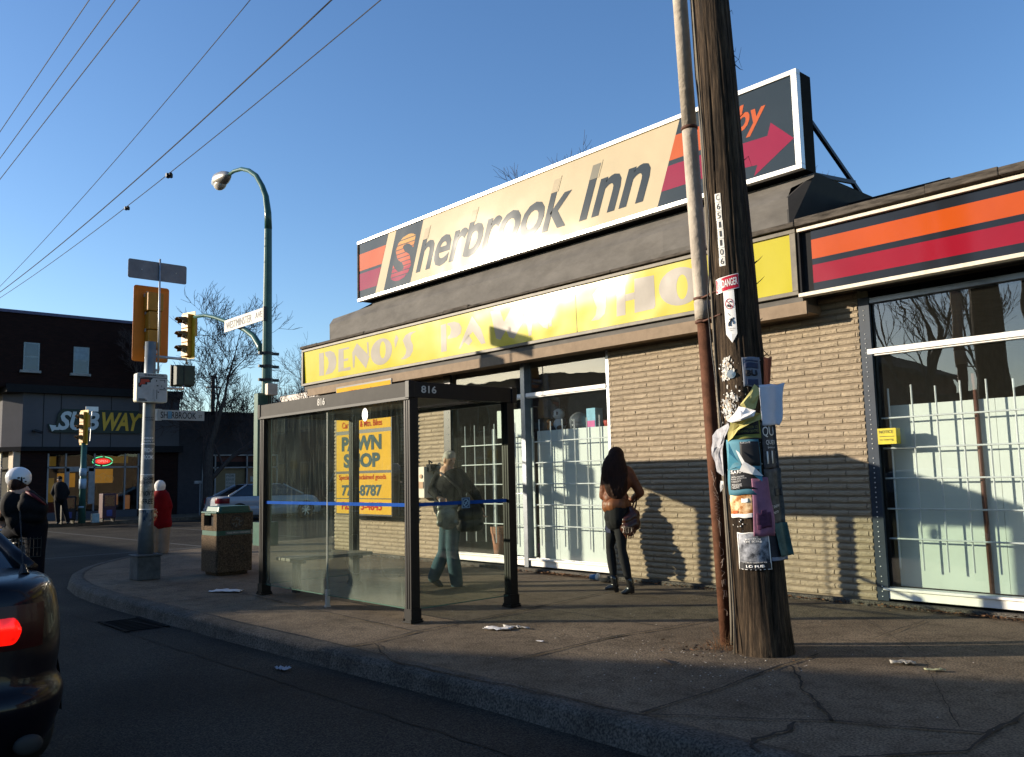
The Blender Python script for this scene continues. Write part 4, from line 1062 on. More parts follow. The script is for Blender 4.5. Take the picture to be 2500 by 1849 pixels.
mb.build('number_tags', [mat('white tag', (0.62, 0.60, 0.55), rough=0.5, var=.2, scale=20), M_ink], up_)
mb = MB()
c = pole_pt(-0.42, 2.17, 0.006)
for r_, o_ in ((0.034, 0), (0.022, 0.008), (0.010, 0.016)): mb.tube([c+to_cam*o_, c+to_cam*(o_+0.008)], r_, 18)
mb.build('bolt_washer', M_alu, up_)
# graffiti scratched on the rusty pipe
mb = MB()
pcam = Vector((-pipe_b.x, -pipe_b.y, 0)).normalized(); prt = Vector((-pcam.y, pcam.x, 0))
if prt.dot(rt_) < 0: prt = -prt
def pipe_pt(u, z): a = math.asin(max(-.98, min(.98, u))); return pip(z)+prt*math.sin(a)*0.0585+pcam*math.cos(a)*0.0585
def scr(pts): mb.tube([pipe_pt(u, z) for u, z in pts], 0.0011, 4)
scr([(-.5, 1.42), (-.4, 1.38)]); scr([(-.45, 1.36), (-.1, 1.37)]); scr([(-.3, 1.40), (-.25, 1.33)])
scr([(.1, 1.36), (-.3, 1.30), (.2, 1.22), (-.35, 1.24), (.3, 1.17)])
z = 1.21
for k in range(6): scr([(-.3, z), (.35, z-0.012), (-.2, z-0.03)]); z -= 0.03
scr([(-.2, 1.02), (.4, 0.98), (.3, 0.93), (-.1, 0.95), (.2, 1.03)]); scr([(.15, 1.0), (.15, 0.88)])
scr([(.35, .82), (0, .83), (-.1, .79), (.35, .77), (.4, .73), (0, .72)])
scr([(-.1, .66), (.4, .70), (-.05, .62)]); scr([(.15, .69), (.12, .64)])
scr([(-.1, .60), (.4, .585), (-.1, .55)]); scr([(-.1, .52), (.4, .53), (.38, .48)]); scr([(-.1, .52), (-.1, .47)]); scr([(.15, .525), (.14, .49)])
scr([(-.1, .44), (.42, .44), (.4, .39), (.15, .39), (.15, .44), (-.1, .37)]); scr([(0, .29), (.3, .275), (.25, .24)])
mb.build('scratched_graffiti', mat('scratch', (.42, .33, .28), rough=.8), up_)

# ---- danger sign
dg = empty('danger_sign', tuple(pole_pt(-0.3, 2.9, 0)), 'red and white danger notice with a long white pointed strip nailed to the pole', 'sign')
M_drd = mat('danger red', (0.42, 0.012, 0.03), rough=0.25); M_dwh = mat('enamel white', (0.78, 0.76, 0.72), rough=0.25, var=.03)
mb = MB()
za_, zb_ = 2.845, 2.965
sl = lambda a, b: (0, 0.012*a, 0)
curved(mb, -0.78, 0.20, za_, zb_, 0.010, 1, 12, 1, lambda a, b: (0, 0.03*(a-.5), 0))
curved(mb, -0.765, 0.185, za_+0.006, zb_-0.006, 0.012, 0, 12, 1, lambda a, b: (0, 0.03*(a-.5), 0))
mb.build('header', [M_drd, M_dwh], dg)
mb = MB()
for i in range(1, 2): pass
curved(mb, -0.50, -0.04, 2.49, 2.85, 0.008, 0, 6, 1)
mb.add([pole_pt(-0.50, 2.49, .008), pole_pt(-0.27, 2.42, .008), pole_pt(-0.04, 2.49, .008), pole_pt(-0.27, 2.49, .010)], [(0, 1, 3), (1, 2, 3)], 0)
mb.build('strip', M_dwh, dg)
mb = MB()
curved_text(mb, 'DANGER', -0.52, za_+0.032, 0.66, 0.062, 0, 0.02, 0.014, fn=lambda a, b: (0, 0.03*(a/0.98-.25), 0))
P3 = [(-.73, za_+.01), (-.58, za_+.013), (-.66, za_+.085)]
for a, b in ((0, 1), (1, 2), (2, 0)): mb.tube([pole_pt(P3[a][0], P3[a][1], .014), pole_pt(P3[b][0], P3[b][1], .014)], 0.0022, 4)
mb.tube([pole_pt(-.665, za_+.06, .014), pole_pt(-.65, za_+.04, .014), pole_pt(-.67, za_+.04, .014), pole_pt(-.66, za_+.018, .014)], 0.0022, 4)
def ringu(cu, cz, ru, rz, w_, mi, off=.0105):
    n = 22
    for i in range(n):
        a0, a1 = 2*PI*i/n, 2*PI*(i+1)/n
        mb.add([pole_pt(cu+ru*s*math.cos(t_), cz+rz*s*math.sin(t_), off) for s, t_ in ((1, a0), (1, a1), (1-w_, a1), (1-w_, a0))], [(0, 1, 2, 3)], mi)
ringu(-.27, 2.735, .18, .043, .12, 2); mb.tube([pole_pt(-.40, 2.765, .011), pole_pt(-.14, 2.705, .011)], 0.0022, 4, 2)
ringu(-.33, 2.722, .05, .011, 1, 1, .010); ringu(-.25, 2.715, .045, .010, 1, 1, .010); mb.tube([pole_pt(-.28, 2.75, .010), pole_pt(-.22, 2.757, .010), pole_pt(-.17, 2.745, .010)], 0.0028, 4, 1)
mb.tube([pole_pt(-.36, 2.66, .010), pole_pt(-.28, 2.64, .010)], 0.0016, 4, 1)
fg = lambda L_, r_: mb.tube([pole_pt(-.27+u, 2.575+z, .011) for u, z in L_], r_, 5, 1)
fg([(-.1, -.02), (-.09, 0.005), (-.02, .02)], .0034); fg([(-.02, -.02), (-.03, .0), (.0, .02)], .0034); fg([(-.03, .012), (.03, .035), (.06, .04)], .0055); fg([(.05, .038), (.11, .01), (.09, -.004)], .0028); fg([(.03, .037), (-.05, .036)], .0024)
ringu(-.155, 2.617, .028, .0075, 1, 1, .011)
curved_text(mb, 'Manitoba Hydro', -.40, 2.53, .30, .009, 1, 0, .011); curved_text(mb, 'Hydro', -.34, 2.515, .16, .009, 1, 0, .011)
mb.build('lettering', [M_dwh, M_ink, M_drd], dg)

# ---- posters on the pole; each a sheet of its own with thickness and curl
def pz(py):       # image row in the poster close-up to height on the pole
    return AT(1840, 850+py/2.203, math.hypot(PB.x, PB.y)-0.2).z
def puu(px, py):  # column to -1..1 across the pole
    z = pz(py); c = pc(z)
    v = AT(1650+px/2.203, 850+py/2.203, math.hypot(c.x, c.y))
    return (v-c).dot(rt_)/(pr(z)+0.008)
def poster(name, label, x0, x1, y0, y1, m, off=0.01, curl=None, texts=(), extra=None, mats=None, cat='poster'):
    u0 = puu(x0, (y0+y1)/2); u1 = puu(x1, (y0+y1)/2); za_, zb_ = pz(y1), pz(y0)
    mb = MB(); ph = rnd.uniform(0, 9)
    def fn(a, b):
        du = 0.012*noise.noise(Vector((a*2, b*3, ph))); dz = 0.01*noise.noise(Vector((a*3, b*2, ph+5))); do = 0.004+0.004*noise.noise(Vector((a*4, b*4, ph+9)))
        if curl: c = curl(a, b); du += c[0]; dz += c[1]; do += c[2]
        return du, dz, max(0, do)
    curved(mb, u0, u1, za_, zb_, off, 0, 14, 14, fn)
    W = u1-u0; Hh = zb_-za_
    for (s, fx, fy, fw_, fh, mi, bd) in texts:
        if s[0] == '#':       # printed block
            curved(mb, u0+W*fx, u0+W*(fx+fw_), za_+Hh*fy, za_+Hh*(fy+fh), off+0.003, mi, 8, 6, lambda a, b: fn(fx+a*fw_, fy+b*fh))
        else:
            curved_text(mb, s, u0+W*fx, za_+Hh*fy, W*fw_, Hh*fh, mi, bd, off+0.0055, fn=lambda a, b: fn(fx+a/W, fy+b/Hh))
    o = mb.build(name, [m]+list(mats or [M_ink, M_dwh]), None, smooth=True, loc=pole_pt((u0+u1)/2, za_, 0))
    sd = o.modifiers.new('thickness', 'SOLIDIFY'); sd.thickness = 0.0006; sd.offset = -1
    return tag(o, label, cat, 'posters on the utility pole')
pap = lambda n, c, v=0.12, s=14, c2=None, th=None: mat(n, c, rough=0.7, var=v, scale=s, col2=c2, thr=th)
poster('poster', 'grey blue gig poster with dark shapes, highest sheet on the pole', 360, 452, 45, 205, pap('slate paper', (0.15, 0.17, 0.21)), 0.012, None,
       (('#', .12, .62, .76, .18, 1, 0), ('#', .12, .84, .76, .05, 1, 0), ('BU', .16, .36, .62, .2, 3, .06), ('#', .2, .05, .6, .2, 1, 0)), mats=[pap('slate ink', (0.03, 0.04, 0.08)), M_dwh, M_ink])
poster('torn_poster', 'stiff white sheet curling away past the right edge of the pole', 448, 520, 200, 415, pap('pale blue white paper', (0.55, 0.58, 0.66), .05), 0.02,
       lambda a, b: (0.16*a*b+.05*math.sin(b*6)*a, -0.03*a*math.sin(b*4), 0.05*a*(0.4+b)), cat='torn paper')
poster('torn_poster', 'small rust red scrap at the top right of the posters', 462, 492, 42, 200, pap('rust paper', (0.35, 0.09, 0.04)), 0.01, lambda a, b: (0.10*a*b, 0, 0.02*b), cat='torn paper')
poster('poster', 'olive headed event poster half covered by crumpled yellow paper', 300, 452, 385, 492, pap('olive paper', (0.20, 0.21, 0.05)), 0.011, None,
       (('#', .05, .25, .9, .72, 1, 0), ('DECEMBER 12', .3, .58, .6, .14, 3, .01), ('MORNING CENTRE', .22, .36, .7, .14, 3, .015), ('#', .0, .0, 1, .06, 2, 0)), mats=[M_ink, M_ink, pap('olive ink', (0.2, 0.2, 0.07))])
poster('poster', 'black and cyan concert poster with a torn glossy front', 285, 455, 490, 790, pap('cyan paper', (0.07, 0.20, 0.26), .3, 5), 0.013, lambda a, b: (0, 0, 0.006*math.sin(b*7+a*3)),
       (('#', .42, .52, .56, .44, 1, 0), ('#', .08, .10, .86, .36, 1, 0), ('SARAH S', .10, .39, .62, .065, 2, .02), ('WITH FRIENDS', .12, .315, .36, .03, 2, .0), ('BAND PROJECT IN', .12, .275, .42, .03, 2, .0), ('CONCERT', .12, .235, .26, .03, 2, 0), ('WESTEND', .12, .18, .28, .028, 2, 0), ('CULTURAL', .12, .15, .3, .028, 2, 0), ('CENTRE', .12, .12, .22, .028, 2, 0), ('RELEASE', .45, .93, .3, .03, 2, 0)))
mb = MB()
vv = [(290, 495, .016), (460, 680, .02), (455, 720, .045), (390, 660, .03), (330, 640, .028), (288, 655, .016), (300, 560, .035)]
pts = [pole_pt(puu(x, y), pz(y), o_) for x, y, o_ in vv]
ce = sum(pts, Vector())/len(pts)+to_cam*0.012
mb.add(pts+[ce], [(i, (i+1) % len(pts), len(pts)) for i in range(len(pts))])
pts2 = [pole_pt(puu(x, y), pz(y), o_) for x, y, o_ in [(335, 545, .05), (350, 560, .05), (375, 610, .055), (420, 645, .055), (458, 690, .05), (410, 680, .055), (352, 660, .05), (365, 625, .056)]]
mb.add(pts2, [tuple(range(len(pts2)))], 1)
o = mb.build('torn_poster', [mat('glossy cyan film', (0.07, 0.24, 0.33), rough=0.2), M_dwh], None, loc=pts[0]); o.modifiers.new('t', 'SOLIDIFY').thickness = 0.001
tag(o, 'glossy cyan flap folded over the concert poster', 'torn paper')
poster('poster', 'food photo poster with orange sauce and a white foot', 300, 418, 786, 912, pap('orange photo', (0.62, 0.22, 0.03), .5, 9, (0.85, 0.62, 0.35), (.42, .58)), 0.010, None,
       (('#', .02, .0, .98, .17, 2, 0), ('#', .08, .2, .25, .12, 3, 0), ('#', .5, .62, .3, .2, 2, 0)), mats=[M_ink, M_dwh, pap('sauce', (0.4, 0.08, 0.01))])
poster('poster', 'pink curled band poster hanging below the cyan one', 416, 506, 700, 1010, pap('pink paper', (0.26, 0.11, 0.17), .3, 6), 0.02,
       lambda a, b: ((0.10*(b-.6) if a < .5 else 0)+(-.12*max(0, b-.75)), 0.0, 0.018*math.sin(b*5)+0.03*max(0, .3-b)),
       (('#', .15, .14, .7, .26, 1, 0), ('#', .4, .36, .25, .09, 1, 0), ('#', .2, .12, .2, .08, 2, 0)), mats=[pap('plum ink', (0.07, 0.02, 0.05), .5, 30), pap('plum ink two', (0.16, 0.05, 0.1))])
poster('poster', 'tall black poster with large white capitals wrapped round the right side', 462, 541, 400, 650, pap('black newsprint', (0.05, 0.05, 0.055), .4, 30), 0.011, None,
       (('QU', .06, .68, .7, .24, 2, .0), ('QUEEN', .22, .50, .8, .12, 2, 0), ('band', .32, .43, .5, .045, 2, 0), ('III', .2, .1, .7, .27, 2, -.01)))
poster('poster', 'dim grey newsprint poster low on the right side of the pole', 482, 572, 652, 950, pap('grey newsprint', (0.07, 0.068, 0.062), .7, 14), 0.012, None, (('LIVE SHOW', .1, .3, .6, .05, 2, 0), ('#', .5, .5, .4, .14, 1, 0), ('TICKETS', .1, .2, .5, .04, 2, 0)))
poster('poster', 'black poster under the teal flap at the right edge', 502, 590, 950, 1150, pap('black paper', (0.02, 0.022, 0.03), .5, 10), 0.011, None, (('FREE', .08, .75, .4, .08, 2, .01), ('#', .02, .02, .96, .1, 3, 0)), mats=[M_ink, M_dwh, pap('slate strip', (0.2, 0.22, 0.28))])
poster('torn_poster', 'teal flap sticking out at the lower right of the pole', 540, 598, 945, 1125, pap('teal paper', (0.035, 0.085, 0.08), .4), 0.02, lambda a, b: (0.05*a*(1-b)-.10*b*(1-a), 0, 0.015*(1-b)), cat='torn paper')
poster('poster', 'black and white pub poster, lowest sheet on the pole', 342, 504, 992, 1192, pap('grey photo print', (0.05, 0.055, 0.07), .5, 13, (0.42, 0.43, 0.46), (.38, .66)), 0.010, None,
       (('#', .02, .0, .96, .2, 1, 0), ('#', .0, .97, 1, .03, 2, 0), ('#', .0, .0, 1, .015, 2, 0), ('#', .97, 0, .03, 1, 2, 0), ('#', .0, 0, .025, 1, 2, 0), ('MAKERS OF', .25, .79, .5, .05, 2, .01), ('THE SCENE', .2, .72, .58, .055, 2, .015), ('SATURDAY NIGHT AT THE', .12, .18, .74, .03, 2, 0), ('LO PUB', .22, .06, .56, .075, 2, .04)))
# crumpled papers on the left and the yellow one
def crumple(name, label, pts, m, zoff=0.03, seed=1):
    r_ = random.Random(seed); mb = MB()
    P3 = [pole_pt(max(-1.35, min(1.3, puu(x, y))) if abs(puu(x, y)) < .98 else .98*(1 if puu(x, y) > 0 else -1), pz(y), o_)+(rt_*(puu(x, y)-.98*(1 if puu(x, y) > 0 else -1))*pr(pz(y)) if abs(puu(x, y)) > .98 else Vector()) for x, y, o_ in pts]
    n = len(P3); c = sum(P3, Vector())/n
    rings = [P3]
    for k in (0.66, 0.33): rings.append([c.lerp(p, k)+to_cam*(zoff*r_.uniform(-.2, 1.0)) + Vector((0, 0, r_.uniform(-.008, .008))) for p in P3])
    vs = [v for r2 in rings for v in r2]+[c+to_cam*zoff]
    fs = []
    for k in range(2):
        for i in range(n): j = (i+1) % n; fs += [(k*n+i, k*n+j, (k+1)*n+j), (k*n+i, (k+1)*n+j, (k+1)*n+i)]
    fs += [(2*n+i, 2*n+(i+1) % n, 3*n) for i in range(n)]
    mb.add(vs, fs)
    o = mb.build(name, m, None, loc=P3[0]); o.modifiers.new('t', 'SOLIDIFY').thickness = 0.001
    return tag(o, label, 'torn paper')
M_yp = pap('yellow paper', (0.46, 0.41, 0.15), .12)
crumple('torn_poster', 'upright yellow paper fold above the white roll', [(418, 192, .02), (436, 215, .03), (432, 250, .05), (420, 325, .04), (385, 340, .05), (350, 305, .05), (372, 270, .04), (395, 235, .03)], M_yp, .02, 3)
crumple('torn_poster', 'white rolled paper tongue in the middle of the pole', [(345, 312, .05), (375, 322, .07), (412, 340, .09), (405, 370, .10), (360, 390, .10), (322, 398, .09), (302, 388, .07), (330, 350, .06)], M_dwh, .03, 4)
crumple('torn_poster', 'yellow paper band sweeping down to the left', [(445, 352, .04), (440, 385, .06), (400, 405, .07), (345, 440, .06), (318, 480, .04), (288, 500, .02), (292, 450, .03), (310, 405, .05), (375, 372, .09), (412, 350, .09)], M_yp, .01, 5)
crumple('torn_poster', 'long shredded grey paper strip on the left edge of the pole', [(290, 398, .02), (300, 420, .03), (278, 470, .03), (272, 540, .04), (275, 610, .04), (268, 690, .02), (250, 660, .05), (248, 610, .06), (236, 570, .07), (226, 530, .06), (240, 500, .07), (232, 460, .06), (248, 430, .05)], pap('grey shredded paper', (0.30, 0.30, 0.32), .4, 20), .02, 6)
crumple('torn_poster', 'small white scrap under the shredded strip', [(250, 712, .02), (270, 715, .02), (268, 745, .02), (256, 775, .03), (246, 740, .02)], pap('dirty white paper', (0.4, 0.4, 0.4), .2), .01, 7)
# torn remains, staples and tape: many tiny bits
mb = MB()
for k in range(420):
    q = rnd.random()
    if q < 0.35: px_, py_ = rnd.gauss(275, 14), rnd.uniform(40, 160)
    elif q < 0.8: px_, py_ = rnd.gauss(292, 24), rnd.gauss(310, 45)
    else: px_, py_ = rnd.uniform(240, 470), rnd.uniform(30, 1000)
    u = puu(px_, py_)
    if abs(u) > .95: continue
    z = pz(py_); s = rnd.uniform(0.002, 0.011) if q < .8 else rnd.uniform(0.001, 0.004); n = rnd.choice([3, 4, 5, 6]); a0 = rnd.uniform(0, 6)
    rr = [s*rnd.uniform(.4, 1.4) for _ in range(n)]
    sz = rnd.uniform(1, 2.4)
    mb.add([pole_pt(max(-.97, min(.97, u+rr[i]*math.cos(a0+6.283*i/n)/0.2)), z+sz*rr[i]*math.sin(a0+6.283*i/n), rnd.uniform(.006, .012)) for i in range(n)], [tuple(range(n))], rnd.choice([0, 0, 0, 1, 2]))
_o = mb.build('paper_remains', [pap('paper white', (0.62, 0.6, 0.55)), pap('paper tan', (0.4, 0.3, 0.2)), pap('paper grey', (0.25, 0.25, 0.25))], up_); tag(_o, kind='stuff')
mb = MB()
for px_, py_ in ((378, 180), (450, 60), (345, 935), (352, 925), (362, 948), (350, 960)):
    z = pz(py_); mb.ell(pole_pt(puu(px_, py_), z, .006), 0.006, seg=6, ring=4)
mb.build('staples', M_alu, up_)

# ================================================================== CORNER SIGNAL POLE (paper wrapped)
SPX, SPY = -13.33, 4.66
sg = empty('signal_pole', (SPX, SPY, 0), 'pale signal pole wrapped in layers of posters at the corner of the kerb', 'signal pole')
M_spole = mat('old paint pole', (0.16, 0.18, 0.19), rough=0.5, metal=0.2, var=0.25, scale=4)
mb = MB()
mb.box(SPX-0.17, SPX+0.17, SPY-0.17, SPY+0.17, 0, 0.34); mb.box(SPX-0.19, SPX+0.19, SPY-0.19, SPY+0.19, 0.34, 0.37)
mb.build('base', mat('dull cast base', (.085, .09, .088), rough=.8, spec=.1, var=.3), sg, bevel=0.02)
mb = MB(); mb.tube([(SPX, SPY, 0.37), (SPX, SPY, 1.2), (SPX, SPY, 2.9), (SPX+0.01, SPY, 3.55)], [0.112, 0.098, 0.083, 0.078], 24); mb.build('shaft', M_spole, sg, smooth=True)
lay = []
zc = 0.75
cols = [((0.05, 0.09, 0.16), (0.30, 0.38, 0.45)), ((0.42, 0.40, 0.33), (0.55, 0.52, 0.45)), ((0.35, 0.34, 0.33), (0.6, 0.58, 0.52)), ((0.50, 0.46, 0.08), (0.62, 0.60, 0.3)), ((0.045, 0.05, 0.09), (0.16, 0.16, 0.2)), ((0.06, 0.06, 0.18), (0.2, 0.2, 0.35)), ((0.4, 0.4, 0.42), (0.1, 0.1, 0.12)), ((0.3, 0.3, 0.12), (0.5, 0.5, 0.3)), ((0.45, 0.44, 0.46), (0.6, 0.6, 0.6)), ((0.10, 0.10, 0.11), (0.35, 0.34, 0.33)), ((0.08, 0.08, 0.08), (0.45, 0.44, 0.3)), ((0.38, 0.37, 0.36), (0.5, 0.5, 0.48)), ((0.32, 0.34, 0.36), (0.45, 0.46, 0.46))]
hts = [0.30, 0.34, 0.17, 0.16, 0.30, 0.13, 0.20, 0.10, 0.14, 0.13, 0.12, 0.26, 0.20]
z = 0.72
for i, ((c1, c2), h) in enumerate(zip(cols, hts)):
    mb = MB(); r_ = 0.110-0.015*z+0.004+0.004*(i % 3)*.6
    NN = 26; vs = []
    for k in range(5):
        for j in range(NN):
            a = 2*PI*j/NN; rr = r_+0.004*noise.noise(Vector((math.cos(a)*3, math.sin(a)*3, z*5+k)))-(0.002*k/5)
            zz = z+h*1.04*k/4+(0.008*noise.noise(Vector((math.cos(a)*4, math.sin(a)*4, i))) if k in (0, 4) else 0)
            vs.append((SPX+rr*math.cos(a), SPY+rr*math.sin(a), zz))
    mb.add(vs, [(k*NN+j, k*NN+(j+1) % NN, (k+1)*NN+(j+1) % NN, (k+1)*NN+j) for k in range(4) for j in range(NN)])
    m = mat('glossy layered paper', [c_*.55 for c_ in c1], rough=0.35, col2=[c_*.6 for c_ in c2], scale=8, thr=(.47, .53), bump=1.2, bscale=14, coat=0.1, spec=.2)
    mb.build('wrapped_poster', m, sg, smooth=True)
    if i in (1, 2, 4, 5, 7, 9, 10):
        wt = MB()
        for q_, s_ in enumerate(rnd.sample(['LIVE', 'SALE', 'ROOMS', 'FRIDAY', 'BAND', 'FREE', 'SHOW', 'NOV 7', 'ALL AGES'], 2)):
            hh_ = h*.22; zb2 = z+h*(.6-.35*q_); a0_ = math.atan2(-SPY, -SPX)
            text(wt, s_, (0, 0, 0), (1, 0, 0), (0, 0, 1), 1.5, hh_, bold=.02, mi=0, fn=lambda a, b: Vector((SPX+(r_+.006)*math.cos(a0_-.9+a+.3), SPY+(r_+.006)*math.sin(a0_-.9+a+.3), zb2+b)))
        wt.build('poster_lettering', M_dwh if i in (4, 5, 9) else M_ink, sg)
    if i % 2: 
        tp = MB(); tp.tube([(SPX, SPY, z), (SPX, SPY, z+0.012)], r_+0.005, 24); tp.build('tape', M_dwh, sg, smooth=True)
    z += h
D = math.hypot(SPX, SPY)
def spt(x, y, X_): return PX(x, y, X_)
# big signal head seen from behind: orange backboard
M_or = mat('orange backboard', (0.55, 0.155, 0.008), rough=0.5, var=0.08); M_ory = mat('mustard signal body', (0.34, 0.15, 0.01), rough=0.45, var=0.12)
XB = SPX-0.35
hd = empty('traffic_signal', (XB, SPY, 3.3), 'large signal head seen from behind with an orange backboard on the wrapped pole', 'traffic signal')
tlc, trc, blc, brc = [spt(*p, XB) for p in ((330, 695), (414, 706), (318, 880), (408, 888))]
yl = (tlc.y+blc.y)/2; yr = (trc.y+brc.y)/2; zt_ = (tlc.z+trc.z)/2; zb_ = (blc.z+brc.z)/2
def rrect(y0, y1, z0, z1, r_, x):
    P = []
    for (cy, cz, a0) in ((y1-r_, z1-r_, 0), (y0+r_, z1-r_, 90), (y0+r_, z0+r_, 180), (y1-r_, z0+r_, 270)):
        P += [(x, cy+r_*math.cos(math.radians(a0+t_*22.5)), cz+r_*math.sin(math.radians(a0+t_*22.5))) for t_ in range(5)]
    return P
mb = MB(); mb.prism(rrect(yl, yr, zb_, zt_, 0.04, XB), (0.006, 0, 0)); mb.build('backboard', M_or, hd)
ym = (yl+yr)/2
mb = MB()
b0, b1 = zb_+0.19, zt_-0.13
hh = (b1-b0)
for k, (f0, f1, wd) in enumerate(((0, .33, .095), (.335, .66, .095), (.665, 1.0, .12))):
    mb.box(XB+0.008, XB+0.20, ym-wd, ym+wd, b0+hh*f0+.006, b0+hh*f1)
mb.build('housing', M_ory, hd, bevel=0.012)
mb = MB()
for k in range(3): mb.tube([(XB-0.01, ym, b0+hh*(k+.5)/3), (XB-0.2, ym, b0+hh*(k+.5)/3-.02)], [.11, .105], 16, cap=False)
mb.build('visor', M_ory, hd)
mb = MB()
for k in range(4):
    for s in (-1, 1): mb.box(XB+0.02, XB+0.07, ym+s*0.10-0.006+(s*.02 if k == 3 else 0), ym+s*0.10+0.006+(s*.02 if k == 3 else 0), b0+hh*k/3.2, b0+hh*k/3.2+0.05)
mb.tube([(XB+0.03, ym-.09, zt_-.10), (XB+0.03, ym-.01, zt_-.10)], 0.006, 5); mb.tube([(XB+0.03, ym+.08, zt_-.13), (XB+0.03, ym+.16, zt_-.13)], 0.006, 5)
mb.tube([(XB+0.1, ym, b0), (XB+.16, ym, b0-.05), (SPX, SPY, b0-.10), (SPX, SPY, 3.3)], [.03, .05, .07, .08], 12)
mb.build('bracket', M_steel, hd)
# thin mast with the blank grey sign back
gs = empty('sign_back', (SPX+.1, SPY+.1, 3.0), 'blank grey back of a wide road sign on a thin mast', 'sign')
XG = SPX+0.06
c = [spt(*p, XG) for p in ((314, 632), (455, 648), (313, 678), (458, 694))]
mb = MB(); mb.prism(rrect((c[0].y+c[2].y)/2, (c[1].y+c[3].y)/2, (c[2].z+c[3].z)/2, (c[0].z+c[1].z)/2, 0.03, XG-0.02), (0.004, 0, 0)); mb.build('plate', mat('dull grey aluminium', (0.17, 0.16, 0.17), rough=0.6, metal=0.3), gs)
mb = MB(); a_ = spt(391, 633, XG); b_ = spt(386, 912, XG); mb.tube([a_, b_], 0.014, 8); mb.tube([b_+Vector((0, 0, .05)), (SPX, SPY, b_.z+.05)], .02, 6)
mb.build('mast', M_steel, gs, smooth=True)
mb = MB()
for px_, py_ in ((346, 658), (430, 668)): mb.ell(spt(px_, py_, XG-0.012), .009, seg=6, ring=4)
mb.build('bolts', M_alu, gs)
# transit map box
tr_ = empty('transit_map_sign', (SPX+.13, SPY, 2.6), 'white route map sign with a red and black street diagram on the wrapped pole', 'sign')
XT = SPX+0.16
c = [spt(*p, XT) for p in ((338, 908), (410, 916), (336, 980), (408, 986))]
y0, y1, zz0, zz1 = (c[0].y+c[2].y)/2, (c[1].y+c[3].y)/2, (c[2].z+c[3].z)/2, (c[0].z+c[1].z)/2
mb = MB(); mb.prism(rrect(y0-.02, y1, zz0, zz1, .03, XT), (-0.14, 0, 0)); mb.build('box', mat('cream enamel', (0.55, 0.52, 0.42), rough=0.4), tr_, bevel=.006)
mb = MB(); W, Hh = y1-y0, zz1-zz0
mb.prism(rrect(y0, y1-.015, zz0+.015, zz1-.012, .02, XT+0.002), (0.002, 0, 0), 1)
def R(a, b, c_, d, mi, k=1): mb.poly([(XT+0.005+.002*k, y0+W*a, zz0+Hh*b), (XT+0.005+.002*k, y0+W*c_, zz0+Hh*b), (XT+0.005+.002*k, y0+W*c_, zz0+Hh*d), (XT+0.005+.002*k, y0+W*a, zz0+Hh*d)], mi)
text(mb, 'SHERBROOK', (XT+.006, y0+W*.2, zz0+Hh*.9), (0, 1, 0), (0, 0, 1), W*.68, Hh*.065, bold=.01, mi=0)
mb.poly([(XT+.006, y0+W*a, zz0+Hh*b) for a, b in ((.0, .52), (.0, .66), (.05, .66), (.05, .82), (.25, .84), (.5, .84), (.42, .76), (.42, .68), (.3, .68), (.3, .6), (.12, .6), (.1, .5))], 0)
mb.poly([(XT+.008, y0+W*a, zz0+Hh*b) for a, b in ((.03, .56), (.08, .70), (.08, .78), (.34, .79), (.38, .74), (.36, .69), (.24, .69), (.22, .62), (.1, .6))], 2)
for r_ in ((.0, .84, .97, .86), (.6, .72, .63, .78), (.72, .77, .9, .79), (.88, .7, .9, .79), (.62, .56, .68, .6), (.72, .44, .95, .46), (.5, .1, .51, .45), (.56, .06, .565, .44), (.62, .12, .64, .44), (.66, .34, .7, .38), (.02, .05, .3, .08), (.02, .09, .25, .12), (.86, .48, .9, .52), (.78, .54, .8, .6)): R(*r_, 0)
mb.build('map_face', [M_ink, mat('map grey', (0.36, 0.36, 0.36), rough=.4), mat('map red', (.4, .04, .02), rough=.4)], tr_)
# street name blade SHERBROOK ST
sb = empty('street_name_sign', (SPX+.1, SPY+.1, 2.4), 'white street name blade reading SHERBROOK ST on the wrapped pole', 'street sign')
XN = SPX+0.05
c = [spt(*p, XN) for p in ((382, 998), (499, 1006), (381, 1024), (499, 1029))]
y0, y1, zz0, zz1 = c[2].y+.03, c[1].y, (c[2].z+c[3].z)/2, (c[0].z+c[1].z)/2
mb = MB(); mb.box(XN-0.012, XN, y0, y1, zz0, zz1); mb.build('plate', mat('white sign', (.36, .36, .35), rough=.8, spec=.1, var=.04), sb)
mb = MB(); mb.box(XN-.03, XN-.013, SPY, y0+.06, zz0-.01, zz1+.01); mb.build('bracket', M_steel, sb)
mb = MB(); W = y1-y0
text(mb, 'SHERBROOK', (XN+.001, y0+W*.05, zz0+(zz1-zz0)*.16), (0, 1, 0), (0, 0, 1), W*.77, (zz1-zz0)*.66, bold=.01); text(mb, 'ST', (XN+.001, y0+W*.87, zz0+(zz1-zz0)*.28), (0, 1, 0), (0, 0, 1), W*.08, (zz1-zz0)*.3)
mb.box(XN+.003, XN+.005, y0+W*.205, y0+W*.285, zz0+.02, zz1-.02, 1)
mb.build('lettering', [M_ink, mat('blue sticker', (.08, .2, .3), rough=.4)], sb)
